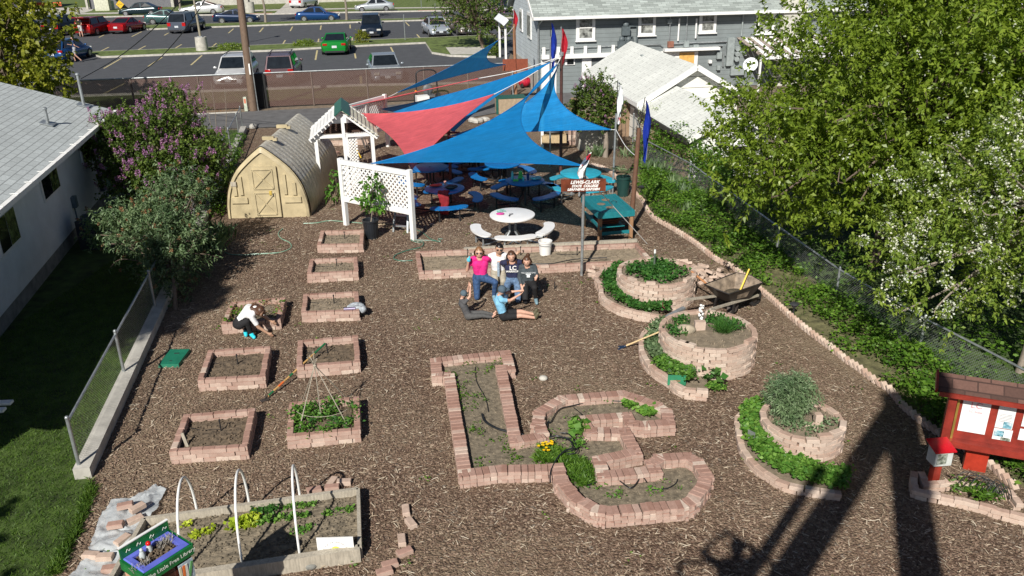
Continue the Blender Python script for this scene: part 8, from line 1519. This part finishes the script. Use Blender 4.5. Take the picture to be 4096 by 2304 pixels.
plant('lilac_bush', 'large purple-flowering lilac bush between the bungalow and the plastic shed', 'shrub', (-10.7, 24.6, 0), [((-10.5, 24.8, 1.75), (1.65, 1.5, 1.35)), ((-9.6, 24.0, 1.25), (1.0, 1.0, .95)), ((-10.6, 26.2, 2.7), (.8, .8, .8)), ((-11.6, 24.4, 1.8), (.95, .9, 1.1)), ((-10.3, 23.3, 1.1), (1.3, .9, .95)), ((-9.0, 24.6, 1.5), (.7, .8, .8))], 'lilac', .085, 3500, 13, .26, trunk=[(-10.7, 24.6, 0), (-10.6, 24.7, .8), (-10.5, 24.8, 1.6)], flowers=('mauve', 420, .075, 40, .042, 1), seed=31, twigs=120, tr=.08, wr=.7, kw=dict(shell=.5, upb=.5, lump=.28))
bb = P(*K(3, 1, 1640, 330)); plant('butterfly_bush', 'grey-green butterfly bush with brown dead flower spikes leaning over the left fence', 'shrub', bb, [((-8.5, 18.9, 1.25), (.95, .9, .7)), ((-7.95, 18.3, .95), (.8, .75, .9)), ((-9.5, 19.2, 1.15), (.8, .6, .45)), ((-7.75, 17.5, .7), (.5, .45, .72)), ((-8.3, 20.2, 1.7), (.7, .7, .6))], 'bud', .10, 2000, 12, .3, trunk=[bb, bb+Vector((-.1, .4, .6)), (-8.3, 18.6, 1.2)], flowers=('spike', 110, .03, 26, .034, 2), seed=41, twigs=110, tr=.05, wr=.34, kw=dict(shell=.35, upb=.5, lump=.35))
lt = P(2421, 628); plant('lilac_tree', 'small lilac tree with a bare trunk beside the garage', 'tree', lt, [((lt.x-.42, lt.y-.1, 2.1), (.85, .75, .85)), ((lt.x+.1, lt.y, 1.55), (.6, .6, .5)), ((lt.x-1.0, lt.y+.1, 1.5), (.45, .45, .5))], 'lilac', .075, 950, 13, .2, trunk=[lt, lt+Vector((.0, 0, .8)), lt+Vector((-.2, 0, 1.5)), lt+Vector((-.35, 0, 2.1))], flowers=('mauve', 70, .045, 30, .03, 1), barkm='greybark', seed=51, twigs=50, tr=.11, wr=.7, kw=dict(shell=.4))
gt = P(*K(1, 2, 2190, 465)); g2 = PL(K(1, 2, 2080, 130), gt, Vector((0, 1, 0))); plant('flowering_tree', 'dark leafy tree with pale lilac flowers on the lawn by the white porch', 'tree', gt, [((g2.x, g2.y, g2.z+.2), (2.5, 2, 1.7)), ((g2.x+1.6, g2.y, g2.z-1.2), (1.3, 1.2, 1.0)), ((g2.x-1.2, g2.y, g2.z+1.8), (2, 1.6, 1.2))], 'lilac', .14, 1100, 11, .35, trunk=[gt, gt.lerp(g2, .5)+Vector((-.1, 0, .2)), g2], flowers=('mauve', 150, .09, 12, .07, 0), seed=61, twigs=70, tr=.17, wr=.7, kw=dict(shell=.4, lump=.4, gap=.2))
for k, (pt, hgt, lab, lf_) in enumerate((((1, 2, 148, 222), 6, 'bare-trunked young street tree left of the blue sedan', 'maple'), ((1, 2, 905, 200), 6, 'young street tree with dark red leaves above the verge', 'red'), ((1, 1, 1690, 118), 6, 'young tree beside the white sedan at the far pavement', 'lilac'))):
 g_ = P(*K(*pt)); hh = 4.2 if k != 1 else 4.4; plant('street_tree', lab, 'tree', g_, [((g_.x-.2, g_.y, hh+1.2), (1.9, 1.7, 1.4))], lf_, .12, 420, 9, .35, trunk=[g_, g_+Vector((.05, 0, 1.6)), g_+Vector((-.15, 0, 3.2)), g_+Vector((-.2, 0, hh+.6))], barkm='greybark', seed=70+k, twigs=40, tr=.14, group='young street trees', kw=dict(shell=.4))
for k, (pt, R_, lab, lf_) in enumerate((((1, 1, 2145, 470), (1.15, .5, .28), 'low spreading yellow-green shrub on the island by the lamp post', 'pear'), ((1, 2, 505, 432), (.85, .45, .25), 'low loose shrub on the island left of the green coupe', 'pear'), ((1, 2, 1045, 402), (.5, .45, .5), 'round dense green shrub in front of the dark blue off-roader', 'maple'), ((1, 2, 2260, 520), (.6, .5, .35), 'small dark shrub in the bed beside the walkway', 'lilac'))):
 g_ = P(*K(*pt), .12); plant('island_shrub', lab, 'shrub', g_, [((g_.x, g_.y+R_[1]*.6, R_[2]*.9), R_)], lf_, .08, 260, 10, .2, seed=80+k, part='foliage', wr=.7)
wb2 = P(*K(2, 3, 1440, 270)); plant('blossom_shrub', 'sparse white-flowering shrub against the tan annex wall', 'shrub', wb2, [((wb2.x-.05, wb2.y+.2, .95), (.65, .45, .75))], 'pear', .05, 170, 7, .3, trunk=[wb2, wb2+Vector((0, .1, .5))], flowers=('white', 90, .05, 14, .04, 0), seed=91, twigs=60, tr=.03, kw=dict(shell=.3, upb=.9))
gs_ = P(*K(2, 3, 1620, 270)); plant('young_shrub', 'upright bright green shrub at the corner of the annex', 'shrub', gs_, [((gs_.x, gs_.y+.1, .7), (.3, .3, .6))], 'mint', .08, 110, 10, .25, trunk=[gs_, gs_+Vector((0, 0, .6))], seed=92, twigs=20, tr=.03, kw=dict(upb=1))
# potted sapling and the one behind the screen
plant('potted_sapling', 'young leafy fruit tree growing in the black pot before the lattice screen', 'plant', POT+Vector((0, 0, POTH*.72)), [((POT.x+.12, POT.y, POTH+.75), (.2, .2, .45)), ((POT.x+.0, POT.y, POTH+.4), (.26, .24, .25)), ((POT.x+.22, POT.y, POTH+.4), (.18, .2, .2))], 'mint', .15, 30, 8, .16, trunk=[POT+Vector((0, 0, POTH*.72)), POT+Vector((.08, 0, POTH+.3)), POT+Vector((.13, 0, POTH+1.0))], barkm='greybark', seed=101, twigs=14, tr=.018, wr=.6, droop=.45)
g_ = PK(2, 2, 800, 760); plant('leafy_sapling', 'leafy sapling peeking out left of the lattice screen', 'plant', g_, [((g_.x, g_.y, .45), (.2, .2, .22)), ((g_.x+.12, g_.y, .85), (.12, .12, .14))], 'mint', .14, 20, 7, .15, trunk=[g_, g_+Vector((.1, 0, .9))], seed=102, twigs=8, tr=.015, wr=.6, droop=.4)
# bare saplings in front of the slatted fence
for k, (x0_, y0_, x1_, y1_, lab) in enumerate(((1985, 1250, 1865, 760, 'leftmost bare thin sapling stem before the slatted fence'), (2025, 1280, 1970, 760, 'middle bare sapling stem before the slatted fence'), (2110, 1260, 2098, 820, 'rightmost bare sapling stem before the slatted fence'))):
 g_ = P(*K(1, 1, x0_, y0_)); h_ = HT(g_, *K(1, 1, x1_, y1_)); e_ = PL(K(1, 1, x1_, y1_), g_, Vector((0, 1, 0)))-g_; b = MB().tube(crom([Vector((0, 0, 0)), e_*.5+Vector((.05, 0, 0)), e_], 4), list(np.linspace(.016, .006, 9)), 5)
 for j in range(5): b.cyl(e_*(.3+j*.13), e_*(.3+j*.13)+Vector(((-1)**j*.12, .05, .25)), .005, .003, 4)
 b.build('bare_sapling', M['greybark'], label=lab, cat='sapling', smooth=True).location = g_
# trees outside the frame; the tall one is added only to shade the lawn
plant('added_shade_tree', 'added unseen tree beyond the near end of the bungalow, shading the lawn', 'tree', (-12.7, 2.3, 0), [((-12.7, 2.4, 12), (1.2, 1.2, 1.0))], 'cherry', .3, 330, 9, .5, trunk=[(-12.7, 2.3, 0), (-12.7, 2.3, 6), (-12.7, 2.4, 11.5)], seed=111, twigs=20, tr=.25, wr=.8)
plant('garden_tree', 'loose-crowned tree outside the lower left corner, dappling the lawn', 'tree', (-11.2, 1.0, 0), [((-10.6, 1.3, 5.0), (1.6, 1.3, 1.1))], 'cherry', .24, 140, 9, .4, trunk=[(-11.2, 1.0, 0), (-11.0, 1.1, 2.5), (-10.6, 1.3, 4.8)], seed=112, twigs=25, tr=.15, wr=.8, kw=dict(lump=.5))
# ---------- low growth ----------
def ground_leaves(name, label, poly, n, L, hz, leaf, cl=14, spread=.12, z0=.02, wr=.6, cat='plants', kind='stuff', hn=0.8, upd=.5, thr=-2, nsc=1.2, z_fn=None, parent=None, origin=None, seed=0):
 m = max(1, n//cl); c = scatter(poly, m); k = np.array([mn.noise(Vector((x*nsc, y*nsc, 3.3+seed))) for x, y in c]); s = k > thr; c, k = c[s], k[s]; m = len(c)
 if m == 0: return
 X = c[:, None]+RNG.normal(0, spread, (m, cl, 2)); h = hz*np.clip(.55+hn*k[:, None]+RNG.uniform(-.35, .45, (m, cl)), .05, 1.6); C = np.concatenate([X, (z0+h)[..., None]], 2).reshape(-1, 3); D_ = RNG.normal(0, 1, (len(C), 3)); D_[:, 2] = np.abs(D_[:, 2])*upd*.6+upd*.1
 V, Q = leafV(C, D_, L*RNG.uniform(.55, 1.3, len(C)), wr, .1); o_ = np.array(origin) if origin is not None else 0; r = npmesh(name, V-o_, Q, LG[leaf], parent=parent, label=label, cat=cat if label else None, kind=kind if label else None)
 return r
def blades(name, label, poly, n, h, leaf='blade', wr=.08, lean=.45, z0=0, parent=None, thr=-2, cat='grass', nsc=.9, kind='stuff'):
 c = scatter(poly, n); k = np.array([mn.noise(Vector((x*nsc, y*nsc, 7.7))) for x, y in c]) if thr > -2 else np.zeros(len(c)); c = c[k > thr]; C = np.concatenate([c, np.full((len(c), 1), z0)], 1); D_ = RNG.normal(0, lean, (len(C), 3)); D_[:, 2] = 1
 V, Q = leafV(C, D_, h*RNG.uniform(.5, 1.3, len(C)), wr, .25); return npmesh(name, V, Q, LG[leaf], label=label, cat=cat, kind=kind)
E = [(p.x, p.y) for p in EDGE]; i0 = next(i for i, p in enumerate(EDGE) if p.y < P(*K(2, 3, 1260, 650)).y+.02)
fen = [Vector(p) for p in rb]
border = [(x+.12, y+.05) for x, y in E[i0:]]+[(9.0, 8.6), (12.5, 8.5), (11.2, 10.5)]+[(p.x+.2, p.y) for p in fen[::-1]]
sheet('border_soil', [Vector((x, y, 0)) for x, y in border], .004, mat('weedy_soil', (.16, .15, .07), .95, .35, 6, .8, bscale=30))
yard = [(p.x+.2, p.y) for p in fen]+[(11.5, 10.5), (14, 8), (20, 9), (22, 26), (9, 26.5), (6.2, 22.8)]
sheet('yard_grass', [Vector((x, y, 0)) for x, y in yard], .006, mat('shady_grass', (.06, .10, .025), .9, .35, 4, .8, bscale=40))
bare = [(p.x, p.y) for p in (PK(3, 4, 230, 160), PK(3, 4, 420, 210), PK(3, 4, 900, 600), PK(3, 4, 1080, 640), PK(3, 4, 1000, 760), PK(3, 4, 760, 680), PK(3, 4, 300, 290))]
def minus(poly, hole, n):
 c = scatter(poly, n); return c[~inside(c[:, 0], c[:, 1], hole)]
_sc = scatter
def scatter_b(poly, n): c = _sc(poly, n); k = ~inside(c[:, 0], c[:, 1], bare); return c[k | (RNG.random(len(c)) < .12)]
scatter = scatter_b
ground_leaves('border_ground_cover', 'dense bright green ground cover between the brick edging and the sagging fence', border, 34000, .085, .26, 'gc', 16, .1, thr=-.32)
blades('border_grass', 'tall grass tufts along the sagging fence', border, 9000, .3, wr=.05, thr=.02)
ground_leaves('yard_ground_cover', 'shaded leafy undergrowth beneath the cherry and pear trees', yard, 26000, .10, .32, 'gc', 16, .15, thr=-.3)
scatter = _sc
def iris(p, n, h, label, seed):
 rg = np.random.default_rng(seed); C = np.array([p.x, p.y, 0])+np.concatenate([rg.normal(0, .16, (n, 2)), np.zeros((n, 1))], 1); D_ = rg.normal(0, .38, (n, 3)); D_[:, 2] = 1; V, Q = leafV(C, D_, h*rg.uniform(.6, 1.2, n), .09, .2); npmesh('iris_clump', V-np.array([p.x, p.y, 0]), Q, LG['bud'], label=label, cat='plant', group='sword-leaved clumps in the borders').location = (p.x, p.y, 0)
for k, (x, y, n, h, lab) in enumerate(((1400, 430, 90, .6, 'sword-leaved iris clump at the foot of the leaning fence post'), (1500, 480, 90, .6, 'iris clump just right of the one at the leaning fence post'), (1640, 580, 90, .55, 'large iris clump halfway along the far part of the border'), (1720, 660, 90, .55, 'iris clump in front of the drooping fence mesh'), (1790, 850, 60, .5, 'lone iris clump on the bare patch of the border'), (900, 290, 90, .6, 'iris clump at the foot of the lilac tree trunk'), (1210, 300, 70, .5, 'small iris clump by the annex wall, right of the slim pole'))): iris(PK(2, 3, x, y), n, h, lab, k)
g_ = PK(2, 1, 1960, 1230); iris(g_+Vector((0, .3, 0)), 170, .75, 'daylily clump spilling over the mulch below the butterfly bush', 20); iris(PK(2, 1, 2060, 1080), 130, .7, 'daylily clump between the butterfly bush and the plastic shed', 21)
ground_leaves('fence_weeds', 'green weeds between the left fence and the plastic shed', [(p.x, p.y) for p in (PK(2, 1, 2000, 900), PK(2, 1, 2110, 820), PK(1, 1, 2290, 1290), PK(1, 1, 2200, 1290), PK(2, 1, 1950, 700))], 3000, .09, .3, 'gc', 14, .1)
lawn_view = [(p.x, p.y) for p in (LF0-lfd*.3, LF0+lfd*9, P(*K(2, 1, 1300, 1100)), P(*K(3, 1, 0, 590)), Vector((-10.8, 13, 0)), Vector((-8.5, 7.6, 0)), P(*K(4, 1, 520, 1449)), P(*K(4, 1, 720, 1010)), P(*K(4, 1, 840, 600)))]
blades('lawn_blades', 'short green grass of the left lawn', lawn_view, 60000, .075, wr=.11, lean=.6)
fl_ = [(p.x, p.y) for p in (LF1, LF1-lfd*6, LF1-lfd*6+Vector((-4, 0, 0)), LF1+Vector((-5, 0, 0)))]; blades('alley_grass', 'bright grass beyond the lilac bush near the alley', fl_, 5000, .15, wr=.08)
for k, (pts, lab) in enumerate((([K(4, 1, 840, 560), K(4, 1, 900, 640), K(4, 1, 760, 1010), K(4, 1, 560, 1449), K(4, 1, 440, 1449), K(4, 1, 700, 1000)], 'ragged grass fringe where the lawn meets the mulch'),)):
 blades('lawn_edge_grass', lab, [(P(*q).x, P(*q).y) for q in pts], 2600, .13, wr=.08, lean=.7)
# spiral planters
def ring_leaves(S, cx, cy, r, leaf, n, L, h, label, z0, a0, a1, r0, r1, name='ring_plants', wr=.75, cl=10, sp=.05):
 m = n//cl; a = RNG.uniform(a0, a1, m); q = RNG.uniform(r0, r1, m); c = np.stack([cx+q*np.cos(a), cy+q*np.sin(a)], 1); X = c[:, None]+RNG.normal(0, sp, (m, cl, 2)); C = np.concatenate([X, z0+h*RNG.uniform(.1, 1, (m, cl, 1))], 2).reshape(-1, 3); D_ = RNG.normal(0, 1, C.shape); D_[:, 2] = np.abs(D_[:, 2])*.5+.1
 V, Q = leafV(C, D_, L*RNG.uniform(.6, 1.2, len(C)), wr, .1); npmesh(name, V, Q, LG[leaf], label=label, cat='plants', kind='stuff')
def poly_leaves(pts, n, L, h, leaf, label, z0=.1, name='bed_plants', **kw): ground_leaves(name, label, [(p.x, p.y) for p in (P(*K(*q), z0) for q in pts)], n, L, h, leaf, z0=z0, spread=kw.pop('spread', .04), cl=kw.pop('cl', 10), **kw)
c1 = (f1.x, f1.y+r1s); c2 = (f2.x+.02, f2.y+r2s); c3 = (f3.x, f3.y+r3s)
ring_leaves(None, *c1, 0, 'straw', 1500, .085, .13, 'strawberry plants filling the top of the tall tower', .56, 0, 6.28, .05, .66)
poly_leaves([(2, 3, 1180, 1310), (2, 3, 1080, 1340), (2, 3, 970, 1430), (3, 3, 985, 120), (3, 3, 990, 190), (3, 3, 1100, 260), (3, 3, 1230, 300), (3, 3, 1380, 350), (3, 3, 1620, 350), (3, 3, 1600, 310), (3, 3, 1330, 240), (3, 3, 1180, 120), (2, 3, 1180, 1400)], 3300, .085, .14, 'straw', 'dark green strawberry plants in the ring of the tall tower', .12, 'strawberry_plants', wr=.8)
poly_leaves([(3, 3, 1600, 470), (3, 3, 1480, 460), (3, 3, 1380, 550), (3, 3, 1365, 690), (3, 3, 1420, 800), (3, 3, 1560, 900), (3, 3, 1620, 960), (3, 3, 1750, 1010), (3, 3, 1830, 960), (3, 3, 1760, 760), (3, 3, 1640, 620)], 3600, .075, .15, 'bud', 'grey-green sage plants in the ring of the middle tower', .12, 'sage_plants', wr=.8)
poly_leaves([(3, 3, 1420, 840), (3, 3, 1540, 900), (3, 3, 1660, 1000), (3, 3, 1800, 1020), (3, 3, 1780, 900), (3, 3, 1600, 800)], 1600, .07, .17, 'mint', 'bright green mint in the ring of the middle tower', .14, 'mint_plants', wr=.8)
hp_ = PK(3, 3, 1990, 1060); ground_leaves('hollyhock', 'broad-leaved hollyhock rosette at the front of the middle tower', [(hp_.x-.15, hp_.y-.1), (hp_.x+.2, hp_.y-.1), (hp_.x+.2, hp_.y+.2), (hp_.x-.15, hp_.y+.2)], 26, .15, .22, 'straw', 13, .11, wr=1.0, cat='plant', kind='thing'); ground_leaves('parsley_patch', 'bright parsley spilling out in front of the middle tower', [(p.x, p.y) for p in (PK(3, 3, 1930, 1080), PK(3, 3, 1990, 1120), PK(3, 3, 2100, 1100), PK(3, 3, 2060, 1050))], 300, .06, .1, 'mint', 10, .04)
chv = (c2[0]+.28, c2[1]-.05); n = 520; C = np.zeros((n, 3)); C[:, 0] = chv[0]; C[:, 1] = chv[1]; C[:, :2] += RNG.normal(0, .06, (n, 2)); C[:, 2] = .56; D_ = RNG.normal(0, .5, (n, 3)); D_[:, 2] = 1; V, Q = leafV(C, D_, RNG.uniform(.25, .42, n), .03, .2); npmesh('chive_clump', V, Q, LG['straw'], label='tall tuft of chives in the middle tower', cat='plant', kind='thing')
ring_leaves(None, *c2, 0, 'straw', 500, .06, .12, 'dark herbs at the back left of the middle tower', .56, 2.2, 3.4, .45, .74, 'tower_herbs'); ring_leaves(None, *c2, 0, 'straw', 500, .06, .1, 'dark herbs at the back right of the middle tower', .56, .0, 1.4, .35, .74, 'tower_herbs')
lv = (c3[0]-.12, c3[1]+.14); kq = plant('lavender_bush', 'rounded grey-green lavender bush overflowing the front tower', 'shrub', (lv[0], lv[1], .36), [((lv[0]-.02, lv[1]+.05, .72), (.36, .34, .30)), ((lv[0]-.12, lv[1]-.12, .52), (.24, .22, .18))], 'lav', .085, 620, 12, .1, seed=131, wr=.16, part='foliage', kw=dict(shell=.4, upb=.5, spread=.6))
ring_leaves(None, *c3, 0, 'lav', 350, .05, .1, 'thin herbs at the front of the small tower', .36, 3.2, 6.2, .2, .5, 'tower_herbs')
poly_leaves([(3, 4, 60, 1200), (3, 4, -60, 1270), (4, 3, 2270, 20), (4, 3, 2290, 150), (4, 3, 2360, 280), (4, 3, 2500, 400), (4, 4, 300, 500), (4, 4, 600, 590), (4, 4, 880, 650), (4, 4, 920, 500), (4, 4, 700, 480), (4, 4, 260, 330), (4, 4, 150, 200), (3, 4, 150, 1300)], 4200, .07, .13, 'mint', 'bright green oregano filling the ring of the front tower', .12, 'oregano', wr=.8)
# beds
bed5 = [(p.x, p.y) for p in r5_[1]]; cc5 = r5_[0].location
ground_leaves('bed_greens', 'leafy greens growing along the edges of the front right bed', bed5, 2200, .06, .16, 'mint', 12, .05, z0=.11, thr=.0, nsc=3.2); ground_leaves('bed_greens', 'darker seedlings in the front right bed', bed5, 900, .055, .12, 'straw', 10, .05, z0=.11, thr=.05, nsc=3.0, seed=5)
ground_leaves('bed_weeds', 'weeds left in the bed of the crouching woman', [(p.x, p.y) for p in bw_[1]], 350, .07, .14, 'gc', 8, .05, z0=.12, thr=.05, nsc=2.5); ground_leaves('dry_weeds', 'dry brown weeds in the bed of the crouching woman', [(p.x, p.y) for p in bw_[1]], 700, .09, .12, 'dry', 10, .06, z0=.12, thr=-.1, nsc=2.5, wr=.15)
Lpoly = [(p.x, p.y) for p in Lsoil]; Cpoly = [(p.x, p.y) for p in poly_of([(3, 3, 420, 1400), (3, 3, 480, 1260), (3, 3, 600, 1200), (3, 3, 1130, 1160), (3, 3, 1400, 1230), (3, 3, 1500, 1310), (3, 3, 760, 1300), (4, 3, 760, 100), (4, 3, 850, 340), (4, 3, 880, 560), (4, 3, 1700, 500), (4, 3, 1750, 620), (4, 3, 1000, 780), (4, 3, 620, 480), (4, 3, 400, 300)])]
ground_leaves('planter_weeds', 'scattered small weeds in the letter L planter', Lpoly, 1500, .045, .05, 'gc', 9, .05, z0=.08, thr=.08, nsc=2.6); ground_leaves('planter_weeds', 'scattered seedlings in the letter C planter', Cpoly, 1100, .045, .06, 'mint', 9, .05, z0=.08, thr=.1, nsc=2.6)
poly_leaves([(3, 3, 1170, 1190), (3, 3, 1290, 1185), (3, 3, 1300, 1240), (3, 3, 1190, 1240)], 260, .075, .08, 'mint', 'bright mint clump in the top arm of the letter C', .1, 'mint_clump', wr=.8); poly_leaves([(3, 3, 1330, 1260), (3, 3, 1430, 1260), (3, 3, 1430, 1330), (3, 3, 1330, 1330)], 260, .075, .08, 'mint', 'bright mint clump near the upper serif of the letter C', .1, 'mint_clump', wr=.8)
poly_leaves([(4, 3, 690, 60), (4, 3, 770, 70), (4, 3, 770, 140), (4, 3, 700, 140)], 160, .12, .12, 'mint', 'broad-leaved plant beside the inner serif of the letter C', .1, 'squash_plant', wr=1.0); poly_leaves([(4, 3, 680, 180), (4, 3, 780, 190), (4, 3, 770, 290), (4, 3, 690, 290)], 130, .06, .08, 'mint', 'green seedlings below the broad-leaved plant in the letter C', .1, 'seedlings')
mg = [(4, 3, 320, 380), (4, 3, 380, 240), (4, 3, 560, 270), (4, 3, 790, 380), (4, 3, 900, 480), (4, 3, 870, 600), (4, 3, 740, 620), (4, 3, 620, 500), (4, 3, 540, 400)]
pg_ = [(P(*K(*q), .1).x, P(*K(*q), .1).y) for q in mg]; blades('feathery_greens', 'mass of feathery green marigold foliage between the letters L and C', pg_, 3600, .13, leaf='gc', wr=.12, lean=.9, z0=.1, cat='plants')
C = []; 
for x, y in ((360, 235), (400, 208), (430, 200), (400, 228), (480, 190), (485, 200), (462, 212), (485, 218), (432, 252), (410, 275), (452, 275), (440, 222)): p = P(*K(4, 3, x, y), .24); C.append(p)
for i, p in enumerate(C):
 n = 14; a = np.linspace(0, 6.28, n); cc_ = np.tile(np.array(p), (n, 1)); D_ = np.stack([np.cos(a), np.sin(a), np.full(n, .35)], 1); V, Q = leafV(cc_, D_, np.full(n, .032), .6, 0); o = npmesh('marigold', V-np.array(p), Q, LG['yellow'], label='yellow marigold bloom between the letters L and C', cat='flower', group='yellow marigolds'); o.location = p
# timber bed seedlings
def row(pts, n, L, h, leaf, label, name): 
 P3 = crom([P(*K(*q), .11) for q in pts], 6); c = np.array([[p.x, p.y] for p in P3]); idx = RNG.integers(0, len(c), n//8); X = c[idx][:, None]+RNG.normal(0, .035, (n//8, 8, 2)); C = np.concatenate([X, .11+h*RNG.uniform(.1, 1, (n//8, 8, 1))], 2).reshape(-1, 3); D_ = RNG.normal(0, 1, C.shape); D_[:, 2] = np.abs(D_[:, 2])*.4; V, Q = leafV(C, D_, L*RNG.uniform(.6, 1.2, len(C)), .8, .1); npmesh(name, V, Q, LG[leaf], label=label, cat='plants', kind='stuff')
row([(4, 1, 2190, 1010), (4, 1, 2290, 975), (4, 1, 2390, 985)], 240, .085, .12, 'lime', 'bright lime lettuce in the middle of the timber bed', 'lettuce'); row([(4, 1, 1800, 1080), (4, 1, 1900, 1060), (4, 1, 1990, 1030)], 110, .06, .06, 'lime', 'row of small lime lettuces left in the timber bed', 'lettuce'); row([(4, 1, 1730, 980), (4, 1, 1770, 970)], 24, .06, .06, 'lime', 'single lime lettuce behind the library box', 'lettuce'); row([(4, 1, 2350, 905), (4, 1, 2430, 875)], 60, .055, .05, 'lime', 'small lime seedlings near the middle hoop', 'lettuce')
row([(4, 1, 2380, 860), (4, 1, 2520, 850), (4, 2, 100, 850), (4, 2, 230, 840)], 210, .055, .07, 'straw', 'back row of dark green seedlings in the timber bed', 'seedlings'); row([(4, 1, 2450, 960), (4, 2, 150, 940), (4, 2, 330, 920), (4, 2, 480, 905), (4, 2, 540, 900)], 320, .055, .07, 'mint', 'middle row of green seedlings in the timber bed', 'seedlings'); row([(4, 2, 350, 820), (4, 2, 480, 795), (4, 2, 590, 795)], 150, .05, .06, 'mint', 'far row of green seedlings in the timber bed', 'seedlings')
row([(4, 2, 720, 875), (4, 2, 830, 855), (4, 2, 930, 840)], 110, .05, .06, 'mint', 'short row of seedlings right of the right hoop', 'seedlings'); row([(4, 2, 440, 1050), (4, 2, 520, 1030), (4, 2, 640, 990)], 110, .05, .06, 'mint', 'front row of seedlings in the timber bed', 'seedlings')
ground_leaves('kiosk_weeds', 'dandelion weeds in the bed under the notice board', [(p.x, p.y) for p in (P(*K4(1030, 325), .1), P(*K4(1200, 345), .1), P(*K4(1360, 400), .1), P(*K4(1290, 425), .1), P(*K4(1080, 370), .1))], 420, .085, .1, 'gc', 9, .05, z0=.08, wr=.35)
ground_leaves('mulch_weeds', 'sparse tiny weeds on the mulch', near, 2600, .045, .04, 'gc', 7, .05, z0=.0, thr=.22, nsc=.8)
ground_leaves('bin_weeds', 'pulled weeds heaped in the green bin', [(gb_.x-.18, gb_.y-.1), (gb_.x+.18, gb_.y-.1), (gb_.x+.18, gb_.y+.35), (gb_.x-.18, gb_.y+.35)], 90, .2, .12, 'bud', 9, .08, z0=.78, wr=.12, cat='weeds')
blades('campus_trees_grass', 'rough grass along the foot of the slatted fence', [(P(*K(1, 1, 1060, 1100)).x, P(*K(1, 1, 1060, 1100)).y), (P(*K(1, 1, 2240, 1050)).x, P(*K(1, 1, 2240, 1050)).y), (P(*K(1, 1, 2240, 1030)).x, P(*K(1, 1, 2240, 1030)).y), (P(*K(1, 1, 1060, 1075)).x, P(*K(1, 1, 1060, 1075)).y)], 1200, .15, leaf='dry', wr=.06)
thk = [(p.x, p.y) for p in (P(2510, 640), P(2600, 690), P(2760, 780), P(3000, 960), P(3120, 960), P(2900, 760), P(2700, 640))]
ground_leaves('fence_thicket', 'tall leafy thicket along the far sagging fence below the annex', [(x+.25, y+.45) for x, y in thk], 13000, .10, 1.15, 'gc', 15, .13, thr=-.35, cat='thicket', nsc=1.5)
